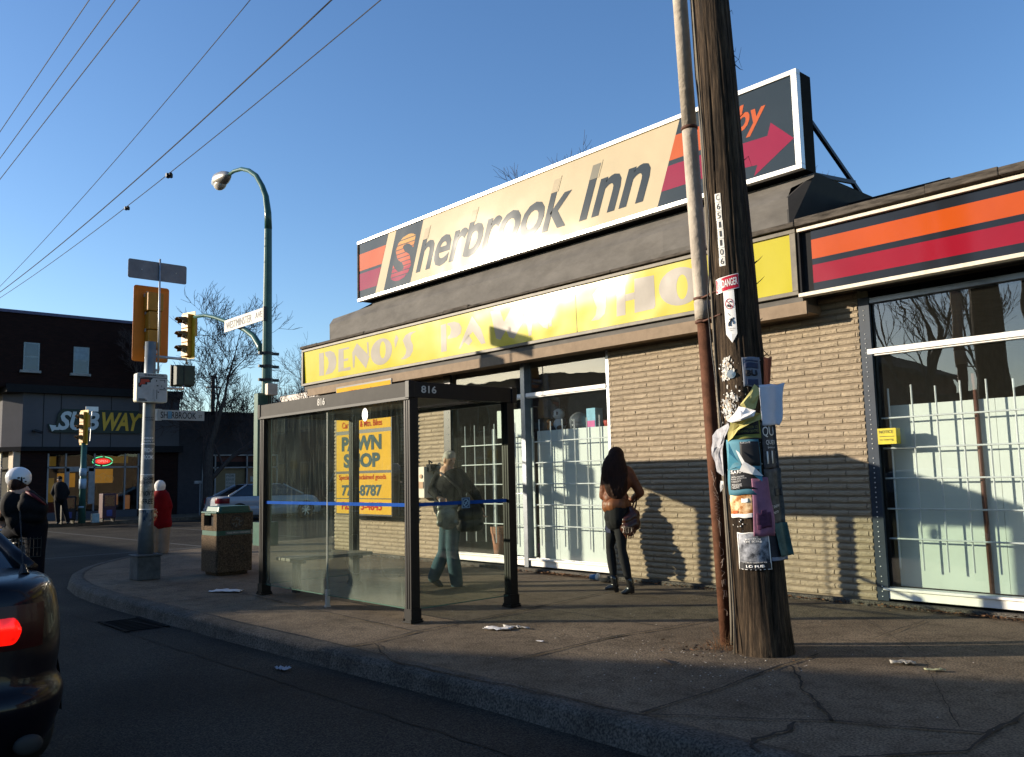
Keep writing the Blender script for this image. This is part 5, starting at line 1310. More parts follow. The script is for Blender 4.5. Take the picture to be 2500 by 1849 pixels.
# pedestrian signal box hanging to the right
pd_ = empty('pedestrian_signal', (SPX-.1, SPY+.4, 2.9), 'black pedestrian signal box on a bracket beside the wrapped pole', 'pedestrian signal')
XP = SPX-0.1
c = [spt(*p, XP) for p in ((424, 890), (476, 942))]
mb = MB(); mb.box(XP-.16, XP, c[0].y+.05, c[1].y, c[1].z, c[0].z); mb.build('housing', mat('dark green box', (.03, .045, .035), rough=.5), pd_, bevel=.01)
mb = MB(); mb.box(XP-.20, XP-.16, c[0].y+.02, c[1].y, c[1].z-.01, c[0].z+.01); mb.box(XP+.0, XP+.01, (c[0].y+c[1].y)/2-.01, (c[0].y+c[1].y)/2+.0, c[1].z, c[0].z); mb.build('visor', M_black, pd_)
a_ = spt(372, 872, XP); b_ = spt(455, 878, XP); d_ = spt(455, 890, XP)
mb = MB(); mb.tube([(SPX, SPY, a_.z), b_, d_], .022, 8); e_ = spt(385, 948, XP); f_ = spt(447, 950, XP); mb.tube([(SPX, SPY, e_.z), f_, spt(448, 942, XP)], .018, 8); mb.build('bracket', M_steel, pd_, smooth=True)
# ================================================================== LAMP POST ON THE CROSS STREET
DL = 20.0
lp0 = AT(650, 1100, DL); LX, LY = lp0.x, lp0.y
lamp = empty('street_lamp', (LX, LY, 0), 'tall green street lamp with a curved arm over the cross street', 'street lamp')
mb = MB(); z0_ = AT(650, 560, DL).z
mb.tube([(LX, LY, 0), (LX, LY, 3), (LX, LY, z0_)], [0.135, 0.12, 0.085], 12)
mb.box(LX-.2, LX+.2, LY-.2, LY+.2, 0, .5)
mb.build('pole', M_green, lamp, smooth=False)
ha = [(655, 560), (654, 520), (649, 480), (640, 455), (626, 430), (608, 417), (590, 413), (572, 418), (557, 428)]
dx_tot = 3.0
mb = MB(); P = []
def xline(px, py, Y): return PY(px, py, Y)
top_ = AT(655, 560, DL)
for (x, y) in ha: P.append(PY(x, y, LY))
mb.tube(P, [.085, .08, .07, .065, .06, .055, .05, .045, .04], 10); mb.build('arm', M_green, lamp, smooth=True)
h0 = P[-1]; h1 = PY(522, 448, LY)
mb = MB(); dvec = (h1-h0); L_ = dvec.length; dn = dvec.normalized()
mb.tube([h0-dn*.1, h0+dn*.08, h0+dn*.25, h0+dn*L_*.6, h0+dn*L_], [.05, .12, .17, .19, .07], 14); mb.build('lamp_head', mat('lamp housing', (.35, .33, .3), rough=.35, metal=.5), lamp, smooth=True)
mb = MB(); c = h0+dn*L_*.55+Vector((0, 0, -.11)); mb.ell(c, (.24, .15, .16)); mb.build('lamp_glass', mat('lamp glass', (.45, .42, .38), rough=.1, spec=.8), lamp, smooth=True)
# clamps and terminal box
mb = MB()
for yy_ in (863, 895, 928):
    z = AT(650, yy_, DL).z; mb.tube([(LX, LY, z-.03), (LX, LY, z+.03)], .135, 12); mb.box(LX-.03, LX+.03, LY-.2, LY+.28, z-.03, z+.03)
mb.build('clamp', M_black, lamp)
mb = MB(); zt_ = AT(655, 940, DL).z; zb_ = AT(655, 968, DL).z; q = AT(658, 950, DL-.2); mb.box(q.x, q.x+.14, q.y-.11, q.y+.13, zb_, zt_)
mb.build('terminal_box', mat('beige box', (.42, .36, .28), rough=.5), lamp, bevel=.01)
mb = MB()
for k in range(3): mb.tube([(q.x+.07, q.y-.05+k*.05, zb_), (q.x+.02, q.y-.04+k*.06, zb_-.3), (LX+.1, LY, zb_-.8)], .012, 5)
mb.build('cable', M_black, lamp)
mb = MB(); zz0, zz1 = AT(636, 1100, DL).z-1, AT(636, 962, DL).z; q = AT(637, 1000, DL-.1); mb.box(q.x-.1, q.x+.1, q.y-.12, q.y+.12, zz0, zz1); mb.build('control_box', M_green, lamp, bevel=.01)
# WESTMINSTER AVE blade
ws = empty('street_name_sign', (LX, LY, 4.8), 'white street name blade reading WESTMINSTER AVE on the lamp post', 'street sign')
a_, b_, c_, d_ = PY(549, 780, LY-.12), PY(645, 755, LY-.12), PY(549, 808, LY-.12), PY(645, 786, LY-.12)
wx0, wx1 = a_.x, b_.x; wz0, wz1 = (c_.z+d_.z)/2, (a_.z+b_.z)/2
mb = MB(); mb.box(wx0, wx1, LY-.13, LY-.11, wz0, wz1); mb.build('plate', mat('bright white sign', (.62, .61, .58), rough=.9, spec=.05, var=.03), ws)
mb = MB(); mb.box(wx1-.02, LX+.12, LY-.15, LY-.08, wz0-.02, wz1+.02); mb.build('bracket', M_black, ws)
mb = MB(); WW_ = wx1-wx0; hh_ = wz1-wz0
text(mb, 'WESTMINSTER', (wx0+WW_*.05, LY-.132, wz0+hh_*.18), (1, 0, 0), (0, 0, 1), WW_*.66, hh_*.62, bold=0.0); text(mb, 'AVE', (wx0+WW_*.80, LY-.132, wz0+hh_*.3), (1, 0, 0), (0, 0, 1), WW_*.16, hh_*.5)
mb.build('lettering', mat('faded black ink', (.09, .085, .08), rough=.6), ws)
# signal arm
mb = MB(); P = [PY(x, y, LY) for x, y in ((640, 862), (634, 845), (620, 822), (600, 806), (575, 793), (550, 784), (525, 775), (500, 770), (476, 774))]
mb.tube(P, [.075, .075, .07, .065, .06, .055, .05, .045, .045], 10)
mb.build('signal_arm', M_green, lamp, smooth=True)
def signal_head(name, label, C_, H, facing, group=None, back=True, sc=1.0):
    """yellow three-lens head hanging with its centre at C_; facing = direction of the lenses"""
    t = empty(name, tuple(C_), label, 'traffic signal', group)
    f = Vector(facing).normalized(); s_ = Vector((0, 0, 1)).cross(f).normalized()
    M = Matrix((( s_.x, f.x, 0, C_[0]), (s_.y, f.y, 0, C_[1]), (0, 0, 1, C_[2]), (0, 0, 0, 1)))
    if back:
        mb = MB(); mb.box(-.27*sc, .27*sc, -.012, .0, -H/2, H/2, 0, M); mb.build('backboard', mat('signal yellow', (.55, .33, .02), rough=.5, var=.08), t)
    mb = MB()
    hh = H*.9/3
    for k in range(3): mb.box(-.14*sc, .14*sc, 0.0, .12*sc if back else .2*sc, -H*.45+hh*k+.004, -H*.45+hh*(k+1)-.004, 0, M)
    if back: mb.box(-.13*sc, .13*sc, -.18, -.012, H*.0, H*.38, 0, M)
    mb.build('housing', mat('signal amber body', (.42, .19, .015), rough=.45, var=.1), t, bevel=.01)
    for k in range(3):
        z = -H*.45+hh*(k+.5); r_ = min(.12*sc, hh*.42)
        mb = MB(); vs = []; n = 14
        fr_ = .12*sc if back else .2*sc
        for q_, (dy, sc_) in enumerate(((fr_, 1), (fr_+.24*sc, .92))):
            for j in range(n+1):
                a = -0.35+(PI+.7)*j/n
                vs.append((r_*sc_*math.cos(a), dy if q_ == 0 else dy-(.10*sc if math.sin(a) < .3 else 0), z+r_*sc_*math.sin(a)-(.03*q_)))
        mb.add(vs, [(j, j+1, n+1+j+1, n+1+j) for j in range(n)], 0, M)
        o = mb.build('visor', mat('visor dark', (.12, .06, .012), rough=.5), t); o.modifiers.new('t', 'SOLIDIFY').thickness = .004
        mb = MB(); mb.tube([(0, fr_, z), (0, fr_+.012, z)], r_*.85, 16, 0, M=M)
        lc = ((.02, .08, .05), (.10, .06, .01), (.12, .01, .01))[k]
        mb.build('lens', mat('signal lens', lc, rough=.15, spec=.7), t)
    return t
c0 = PY(460, 820, LY-.05)
signal_head('traffic_signal', 'yellow signal head hanging at the end of the lamp post arm', c0, 1.25, (0.25, -1, 0))
# ================================================================== FAR SIGNAL IN FRONT OF THE SANDWICH SHOP
fp = AT(202, 1200, 35.0); FXx, FYy = -34.3, fp.y*34.3/abs(fp.x)
fp = PX(202, 1200, -34.3); FYy = fp.y
fpo = empty('signal_pole', (-34.3, FYy, 0), 'slim dark green signal pole with pale stickers in front of the sandwich shop', 'signal pole')
mb = MB(); mb.tube([(-34.3, FYy, 0), (-34.3, FYy, 2.95)], [.13, .10], 14); mb.build('shaft', M_green, fpo, smooth=True)
mb = MB()
for (a, b) in ((1.72, 2.0), (1.25, 1.62), (0.55, .62)): mb.tube([(-34.3, FYy-.01, a), (-34.3, FYy-.01, b)], .125, 14)
mb.build('wrapped_poster', mat('faded blue paper', (.25, .33, .40), rough=.6, var=.3, scale=6), fpo, smooth=True)
signal_head('traffic_signal', 'yellow signal head on the far pole in front of the sandwich shop sign', PX(205, 1044, -34.3), 1.28, (.3, -1, 0), back=True, sc=.9)
mb = MB(); a_ = PX(211, 992, -34.3); mb.box(-34.31, -34.29, a_.y-.02, a_.y+.42, a_.z-.19, a_.z-.01); mb.build('plate', M_white, tag(empty('street_name_sign', (-34.3, a_.y, 3.4), 'tiny white street name plate above the far signal pole', 'street sign')))
par = [o for o in bpy.data.objects if o.name.startswith('street_name_sign') and o.type == 'EMPTY'][-1]
mb = MB(); mb.tube([(-34.3, a_.y+.2, a_.z-.19), (-34.3, a_.y+.16, 3.0)], .012, 5); mb.build('mast', M_steel, par)
# newspaper boxes
def newsbox(Yc, col, label, h=1.05):
    t = empty('newspaper_box', (-34.6, Yc, 0), label, 'newspaper box', 'newspaper boxes by the far signal pole')
    mb = MB(); mb.box(-34.85, -34.4, Yc-.25, Yc+.25, .12, h); mb.build('body', mat('box paint', col, rough=.4), t, bevel=.03)
    mb = MB(); mb.box(-34.398, -34.39, Yc-.18, Yc+.18, h*.55, h*.93); mb.build('window', M_glass_dark, t)
    mb = MB()
    for k in range(10):
        a = 2*PI*k/10; mb.box(-34.392, -34.386, Yc+.17*math.cos(a)-.018, Yc+.17*math.cos(a)+.018, h*.74+.17*math.sin(a)-.018, h*.74+.17*math.sin(a)+.018)
    mb.box(-34.392, -34.386, Yc-.1, Yc+.1, h*.2, h*.42, 1); mb.build('pattern', [mat('dim red', (.16, .02, .02)), mat('dim blue', (.05, .06, .2))], t)
    mb = MB()
    for s in (-1, 1): mb.box(-34.8, -34.45, Yc+s*.2-.02, Yc+s*.2+.02, 0, .12)
    mb.build('leg', M_black, t)
newsbox(FYy+.98, (.05, .02, .03), 'dark red newspaper box with a ring of dots, right of the far pole')
newsbox(FYy-.42, (.012, .012, .015), 'plain black newspaper box left of the far pole', 1.0)
mb = MB(); mb.box(-34.3, -34.1, FYy+.3, FYy+.55, 0, .33)
tag(mb.build('utility_box', mat('pale green box', (.25, .32, .32), rough=.6), bevel=.01), 'small pale box at the foot of the far signal pole', 'box')

# ================================================================== SANDWICH SHOP
XF = -38.5
sw = empty('sandwich_shop_building', (XF, 11, 0), 'two storey dark brick building with a grey panelled sandwich shop front', 'building')
def mbrick(name, c1, c2, mort, sc=1.0):
    m, nt, N, L, p = new_mat(name)
    ge = N.new('ShaderNodeNewGeometry'); mp = N.new('ShaderNodeMapping'); sp_ = N.new('ShaderNodeSeparateXYZ'); cb = N.new('ShaderNodeCombineXYZ'); ad = N.new('ShaderNodeMath'); ad.operation = 'ADD'
    L.new(ge.outputs['Position'], sp_.inputs[0]); L.new(sp_.outputs[0], ad.inputs[0]); L.new(sp_.outputs[1], ad.inputs[1]); L.new(ad.outputs[0], cb.inputs[0]); L.new(sp_.outputs[2], cb.inputs[1])
    br = N.new('ShaderNodeTexBrick'); br.inputs['Scale'].default_value = sc; br.inputs['Brick Width'].default_value = .22; br.inputs['Row Height'].default_value = .075; br.inputs['Mortar Size'].default_value = .006
    br.inputs['Color1'].default_value = (*c1, 1); br.inputs['Color2'].default_value = (*c2, 1); br.inputs['Mortar'].default_value = (*mort, 1)
    L.new(cb.outputs[0], br.inputs['Vector']); L.new(br.outputs[0], p.inputs['Base Color']); p.inputs['Roughness'].default_value = .9; p.inputs['Specular IOR Level'].default_value = .1
    bp = N.new('ShaderNodeBump'); bp.inputs['Distance'].default_value = .01; bp.invert = True; L.new(br.outputs[1], bp.inputs['Height']); L.new(bp.outputs[0], p.inputs['Normal'])
    return m
M_glass2 = glass_mat('shop glass', ior=1.38, dirt=0.01, bump=.1)
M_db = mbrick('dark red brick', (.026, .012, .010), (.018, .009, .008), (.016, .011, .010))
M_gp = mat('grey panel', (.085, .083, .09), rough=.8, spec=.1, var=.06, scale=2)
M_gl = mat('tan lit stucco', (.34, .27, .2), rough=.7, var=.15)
yR = 13.3
mb = MB()
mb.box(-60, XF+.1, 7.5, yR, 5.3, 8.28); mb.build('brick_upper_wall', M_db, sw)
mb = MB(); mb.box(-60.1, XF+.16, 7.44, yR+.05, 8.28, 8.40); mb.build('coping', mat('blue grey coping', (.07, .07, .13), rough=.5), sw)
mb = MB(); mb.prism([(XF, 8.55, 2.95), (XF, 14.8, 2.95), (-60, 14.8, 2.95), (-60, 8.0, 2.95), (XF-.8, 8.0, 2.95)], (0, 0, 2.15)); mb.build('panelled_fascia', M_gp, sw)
mb = MB()
for y in (9.3, 9.95, 11.9, 13.6): mb.box(XF, XF+.012, y-.012, y+.012, 2.95, 5.1)
mb.build('panel_joint', M_dark, sw)
mb = MB(); mb.box(-60, XF+.25, 7.9, 14.85, 5.1, 5.42); mb.box(-60, -39.5, 7.2, 8.1, 5.1, 5.3); mb.build('black_cornice', M_dark, sw)
mb = MB(); mb.prism([(-60, 7.36, 5.2), (-38.9, 7.36, 5.2), (-38.9, 7.49, 5.2), (-60, 7.49, 5.2)], (0, 0, .55)); mb.build('parapet', M_gl, sw)
mb = MB(); mb.prism([(XF+.15, 8.5, 2.78), (XF+.15, 14.8, 2.78), (-60, 14.8, 2.78), (-60, 7.8, 2.78), (XF-.7, 7.8, 2.78)], (0, 0, .17)); mb.build('awning_band', M_dark, sw)
# front wall under the fascia
mb = MB()
mb.box(XF-.3, XF-.1, 8.55, 9.56, 0, 2.8); mb.box(XF-.3, XF-.1, 13.1, 14.8, 0, 2.8); mb.box(XF-.3, XF-.1, 9.56, 13.1, 0, .3, 1); mb.box(XF-.3, XF-.1, 9.56, 13.1, 2.66, 2.8)
mb.box(-60, -39.5, 8.1, 8.3, 0, .5); mb.box(XF-.9, XF-.1, 8.3, 8.56, 0, 2.8, 2)
mb.build('ground_wall', [M_db, M_gp, M_gl], sw)
mb = MB(); M_wf = mat('window frame grey', (.22, .22, .22), rough=.5)
for y in (9.56, 10.22, 11.32, 12.55, 13.1): mb.box(XF-.14, XF-.06, y-.028, y+.028, .3, 2.68)
mb.box(XF-.14, XF-.06, 9.53, 13.13, 2.08, 2.14); mb.box(XF-.13, XF-.05, 10.24, 10.36, .05, 2.08); mb.box(XF-.13, XF-.05, 11.10, 11.30, .6, 2.08); mb.box(XF-.13, XF-.05, 10.24, 11.30, 1.94, 2.08)
for y in (8.1, 7.1, 6.1): mb.box(-39.7-(8.1-y)*2, -39.6-(8.1-y)*2, 8.08, 8.14, 0, 2.8)
mb.box(-60, -39.5, 8.08, 8.14, 2.1, 2.18)
mb.build('window_frame', M_wf, sw)
mb = MB(); mb.poly([(XF-.1, 9.56, .3), (XF-.1, 13.1, .3), (XF-.1, 13.1, 2.66), (XF-.1, 9.56, 2.66)]); mb.poly([(-60, 8.12, .5), (-39.5, 8.12, .5), (-39.5, 8.12, 2.78), (-60, 8.12, 2.78)]); mb.build('window_glass', M_glass2, sw)
room(-44, XF-.35, 8.4, 14.7, 0.0, 2.78, mat('restaurant interior', (.02, .014, .009), rough=.9, var=.5, scale=2), sw, 'interior', 3)
mb = MB()     # menu boards and interior panels, warm glow put into their material
mb.box(-39.4, -39.35, 11.35, 12.3, 1.45, 2.05, 0); mb.box(-40.2, -40.15, 9.6, 10.2, .7, 1.7, 1); mb.box(-40.5, -40.45, 10.4, 11.1, 1.3, 1.9, 0); mb.box(-39.6, -39.55, 12.9, 13.1, .3, .9, 2); mb.box(-39.6, -39.55, 12.4, 12.6, .5, .95, 2); mb.box(-40, -39.95, 9.6, 10.2, 2.2, 2.6, 1)
mb.box(-39.8, -39.75, 12.0, 13.05, 2.3, 2.6, 1)
mb.build('menu_board', [mat('self glowing orange board', (.35, .15, .01), emit=(.6, .25, .01), estr=.16), mat('self glowing olive board', (.2, .13, .01), emit=(.4, .22, .02), estr=.07), mat('self glowing tan', (.3, .12, .04), emit=(.5, .2, .08), estr=.12)], sw)
mb = MB(); n = 26
cy, cz = 11.9, 1.72
for s_ in (-.25, .25): mb.tube([(-39.34, cy+s_+.19*math.cos(2*PI*i/n), cz-.1+.15*math.sin(2*PI*i/n)) for i in range(n+1)], .008, 4)
mb.tube([(-39.34, cy-.3, cz-.05), (-39.34, cy, cz+.15), (-39.34, cy+.3, cz-.05)], .008, 4)
mb.build('board_drawing', mat('pale line', (.3, .2, .08), emit=(.5, .35, .15), estr=.08), sw)  # drawn lines share the added glow
# neon OPEN sign
ns = empty('neon_open_sign', (XF-.2, 11.67, 2.3), 'red and green oval neon OPEN sign hanging in the shop window', 'neon sign')
cy, cz = 11.66, 2.36
mb = MB()
for i in range(28):
    if i % 7 == 6: continue
    a0, a1 = 2*PI*i/28, 2*PI*(i+1)/28
    mb.tube([(XF-.16, cy+.40*math.cos(a0), cz+.19*math.sin(a0)), (XF-.16, cy+.40*math.cos(a1), cz+.19*math.sin(a1))], .014, 6)
mb.build('green_tube', mat('green neon', (.1, .6, .3), emit=(.15, 1, .45), estr=.7), ns)
mb = MB(); mb.poly([(XF-.17, cy+.32*math.cos(2*PI*i/30), cz+.12*math.sin(2*PI*i/30)) for i in range(30)]); mb.build('red_oval', mat('red neon', (.6, .02, .01), emit=(1, .02, .015), estr=.55), ns)
mb = MB(); text(mb, 'OPEN', (XF-.16, cy-.2, cz-.05), (0, 1, 0), (0, 0, 1), .4, .1, bold=.0); mb.build('letters', mat('neon letters', (.9, .2, .1), emit=(1, .25, .2), estr=1.0), ns)
# SUBWAY letters
sg2 = empty('shop_sign', (XF+.1, 11, 3.9), 'wide sandwich shop sign in shaded white and yellow slanted letters facing the junction', 'shop sign')
M_sw = mat('sign letter white', (.42, .48, .50), rough=.4, var=.05); M_sy = mat('sign letter yellow', (.50, .30, .02), rough=.4, var=.08); M_sb = mat('sign backing green', (.01, .022, .018), rough=.5)
a_ = PX(128, 1062, XF+.12); b_ = PX(350, 1052, XF+.12)
y0, y1 = a_.y, b_.y; zb_, zt_ = 3.58, 4.44
def swsign(sgp, P0, ex, W, Hh, facing, y_off=0.0):
    ex = Vector(ex); n = Vector(facing)
    def pt(a, b, d): return P0+ex*(a*W)+Vector((0, 0, b*Hh))+n*d
    bk = MB()
    out = [(-.03, .02), (.02, -.07), (.10, -.06), (.93, -.06), (.99, .0), (1.04, .65), (1.06, 1.0), (.98, 1.06), (.10, 1.08), (.055, .85), (.04, .45), (.03, .32), (-.05, .34)]
    bk.prism([pt(a, b, -.06) for a, b in out], n*.06); bk.build('backing', M_sb, sgp)
    wl_ = MB()
    text(wl_, 'SUB', pt(.045, .06, 0), ex, (0, 0, 1), W*.43, Hh*.90, bold=.03, shear=.22, mi=0, spacing=.95, off=.02)
    wl_.poly([pt(a, b, .018) for a, b in ((-.035, .30), (-.005, -.02), (.02, .06), (.07, .06), (.07, .20), (.03, .20), (.035, .27))], 0)
    text(wl_, 'WAY', pt(.485, .06, 0), ex, (0, 0, 1), W*.455, Hh*.90, bold=.035, shear=.18, mi=1, spacing=.92, off=.02)
    wl_.poly([pt(a, b, .018) for a, b in ((.97, .95), (1.035, .92), (1.01, .62), (.985, .75), (.955, .72), (.94, .85))], 1)
    o = wl_.build('lettering', [M_sw, M_sy], sgp)
swsign(sg2, Vector((XF+.10, y0, zb_)), (0, 1, 0), y1-y0, zt_-zb_, (1, 0, 0))
sg3 = empty('shop_sign', (-41, 7.9, 3.9), 'sandwich shop sign in slanted letters on the sunlit side wall at the left edge', 'shop sign')
swsign(sg3, Vector((-44.2, 7.9, 3.45)), (1, 0, 0), 3.9, .95, (0, -1, 0))
mb = MB()
for y in (9.05,): mb.box(XF, XF+.3, y-.15, y+.02, 3.55, 3.62); mb.tube([(XF+.3, y-.1, 3.58), (XF+.45, y+.1, 3.5)], .06, 8)
mb.box(-40.1, -39.9, 7.6, 8.0, 3.1, 3.2)
mb.build('spotlight', M_black, sw)
# upper windows
for (xa, xb, ya, yb, blind) in ((57, 96, 837, 905, 0), (179, 217, 848, 913, 1)):
    p0 = PX(xa, (ya+yb)/2, XF+.1); p1 = PX(xb, (ya+yb)/2, XF+.1); t0 = PX((xa+xb)/2, ya, XF+.1).z; b0 = PX((xa+xb)/2, yb, XF+.1).z
    wn2 = MB(); wn2.box(XF+.1, XF+.13, p0.y, p1.y, b0, t0, 0)
    g2 = .05
    wn2.box(XF+.13, XF+.134, p0.y+g2, p1.y-g2, (b0+t0)/2+.03, t0-g2, 2 if blind else 1); wn2.box(XF+.13, XF+.134, p0.y+g2, p1.y-g2, b0+.03, (b0+t0)/2-.03, 1)
    wo = wn2.build('window', [mat('pale window frame', (.24, .29, .30), rough=.5), mat('window with painted dusk reflection', (.03, .055, .08), rough=.1, spec=.6), mat('pale blind', (.22, .29, .33), rough=.6)], sw)  # blue of the dusk reflection is put into the pane colour
    s2 = MB(); s2.box(XF+.1, XF+.24, p0.y-.12, p1.y+.06, b0-.1, b0); s2.build('sill', mat('stone sill', (.25, .25, .24), rough=.7), wo)
# ---- low annex to the right
an = empty('annex_building', (XF, 20, 0), 'low dark stucco building with paper covered windows right of the sandwich shop', 'building')
XA = XF-.1
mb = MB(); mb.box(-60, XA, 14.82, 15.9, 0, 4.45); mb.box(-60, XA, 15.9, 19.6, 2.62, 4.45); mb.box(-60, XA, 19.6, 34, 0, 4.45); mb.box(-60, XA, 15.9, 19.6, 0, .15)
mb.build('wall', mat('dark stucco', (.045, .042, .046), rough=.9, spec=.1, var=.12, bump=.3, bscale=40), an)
mb = MB(); mb.box(-60, XA+.06, 14.82, 34.1, 4.45, 4.60); mb.build('coping', M_dark, an)
mb = MB(); mb.box(-60, -41, 13.3, 14.85, 5.3, 5.75); mb.build('roof_step', M_db, an)
mb = MB(); mb.box(XA-.02, XA+.35, 13.2, 14.9, 2.72, 3.0); mb.build('black_awning', M_dark, an)
mb = MB()
for y in (15.93, 16.52, 18.05, 19.57): mb.box(XA-.02, XA+.04, y-.03, y+.03, .15, 2.62)
mb.box(XA-.02, XA+.04, 15.9, 19.6, 2.57, 2.63); mb.box(XA-.02, XA+.04, 15.9, 19.6, 2.0, 2.06); mb.build('window_frame', M_wf, an)
mb = MB(); mb.box(XA-.2, XA-.15, 16.55, 18.02, .15, 2.0, 0); mb.box(XA-.2, XA-.15, 18.08, 19.5, .15, 2.0, 1); mb.box(XA-.2, XA-.15, 16.55, 19.5, 2.08, 2.3, 2); mb.box(XA-.2, XA-.15, 16.55, 19.5, 2.3, 2.56, 3); mb.box(XA-.25, XA-.2, 15.95, 16.5, .15, 2.56, 4)
mb.build('paper_covering', [mat('brown paper', (.17, .13, .07), rough=.8, var=.1), mat('tan paper', (.2, .12, .07), rough=.8), M_dark, mat('dim red strip', (.06, .015, .012)), mat('curtain', (.04, .05, .05), var=.6, scale=10, stretch=(1, 6, .2))], an)
mb = MB(); mb.box(XA-.149, XA-.14, 17.08, 17.55, .95, 1.75, 0); mb.box(XA-.149, XA-.14, 18.3, 18.7, 1.35, 1.6, 0)
for k, s in enumerate(('FOR', 'LEASE', 'CALL', '204-555')): text(mb, s, (XA-.139, 17.12, 1.6-k*.17), (0, 1, 0), (0, 0, 1), .38, .10, bold=.02, mi=1)
mb.build('lease_notice', [mat('dim paper', (.30, .30, .27), rough=.8), mat('grey ink', (.12, .12, .11))], an)
# post stub by the annex
mb = MB(); q = PX(489, 1180, -36.3); mb.tube([(-36.3, q.y, 0), (-36.3, q.y, 1.35)], .03, 8); mb.box(-36.35, -36.25, q.y-.25, q.y+.05, 1.33, 1.45); 
tag(mb.build('meter_post', mat('dim post', (.25, .25, .25))), 'thin grey post with a small box in front of the annex', 'post')
# ---- white walled building far behind, its top catching the sun
bw = empty('white_building', (-44, 40, 0), 'long building far behind the shelter with a sunlit white brick parapet', 'building')
pA = AT(560, 1000, 52); pB_ = AT(760, 955, 40)
M_wb = mat('white brick', (.62, .56, .50), rough=.8, var=.12, scale=9, stretch=(1, 1, 4), bump=.4, bscale=12)
def wallseg(ob, name, A, B, z0, z1, th, m):
    d = (Vector((B[0], B[1]))-Vector((A[0], A[1]))).normalized(); n = Vector((-d.y, d.x))*th
    mb = MB(); mb.prism([(A[0], A[1], z0), (B[0], B[1], z0), (B[0]+n.x, B[1]+n.y, z0), (A[0]+n.x, A[1]+n.y, z0)], (0, 0, z1-z0)); return mb.build(name, m, ob)
wl0 = AT(505, 1010, 58); wl1 = AT(730, 968, 40)
A_, B_ = (-52.0, 26.5), (-31.5, 26.5)
zt0 = PY(620, 1000, 26.5)
wallseg(bw, 'wall', A_, (-28.6, 26.5), 0, PY(700, 985, 26.5).z-.5, 6, M_db)
wallseg(bw, 'parapet', A_, (-28.6, 26.5), PY(700, 985, 26.5).z-.5, PY(700, 972, 26.5).z+.15, 6.05, M_wb)
# ---- opposite side of the street: unseen houses, some roofs shaped to throw the long shade
def house(nm, label, x0, x1, zr, gable, m, y0=-19.5, y1=-11.5):
    t = empty(nm, ((x0+x1)/2, y1, 0), label, 'house')
    mb = MB(); mb.box(x0, x1, y0, y1, 0, zr); 
    if gable: mb.prism([(x0, y1, zr), (x1, y1, zr), ((x0+x1)/2, y1, gable)], (0, y0-y1, 0))
    mb.build('wall', m, t)
    mb = MB()
    if gable:
        for s in (0, 1):
            xe = x0-.3 if s == 0 else x1+.3; xm = (x0+x1)/2
            ze = zr-.3*(gable-zr)/((x1-x0)/2)
            mb.prism([(xe, y1+.3, ze), (xm, y1+.3, gable+.0), (xm, y1+.3, gable+.12), (xe, y1+.3, ze+.12)], (0, y0-y1-.6, 0))
    else: mb.box(x0-.1, x1+.1, y0-.1, y1+.1, zr, zr+.12)
    mb.build('roof', M_tarry, t)
    n = max(2, int((x1-x0)/2.2))
    for k in range(n):
        for fl in (0.9, 3.8):
            if fl+1.6 > zr: continue
            xc = x0+(x1-x0)*(k+.5)/n
            w_ = MB(); w_.box(xc-.5, xc+.5, y1, y1+.06, fl, fl+1.4); wo = w_.build('window', M_wf, t)
            w_ = MB(); w_.box(xc-.42, xc+.42, y1+.06, y1+.065, fl+.08, fl+1.32); w_.build('pane', M_glass_dark, wo)
    return t
M_hb = mbrick('red house brick', (.17, .08, .055), (.13, .06, .045), (.2, .17, .14))
house('brick_row_building', 'flat roofed brick row across the street, seen only in reflections', -48, -28.4, 6.10, 0, M_hb)
house('brick_row_building', 'lower flat roofed shop across the street, seen only in reflections', -28.3, -22.9, 5.1, 0, mat('buff stucco', (.3, .25, .19)))
house('gabled_shade_house', 'gabled house across the street, seen only in reflections', -22.7, -14.0, 5.0, 6.85, M_hb)
house('brick_row_building', 'single storey brick row across the street, seen only in reflections', -12.6, 4, 3.7, 0, M_hb)
house('narrow_brick_building', 'narrow tall brick block behind the single storey row, seen only in reflections', -10.2, -8.5, 9.0, 0, M_hb, -26, -20)
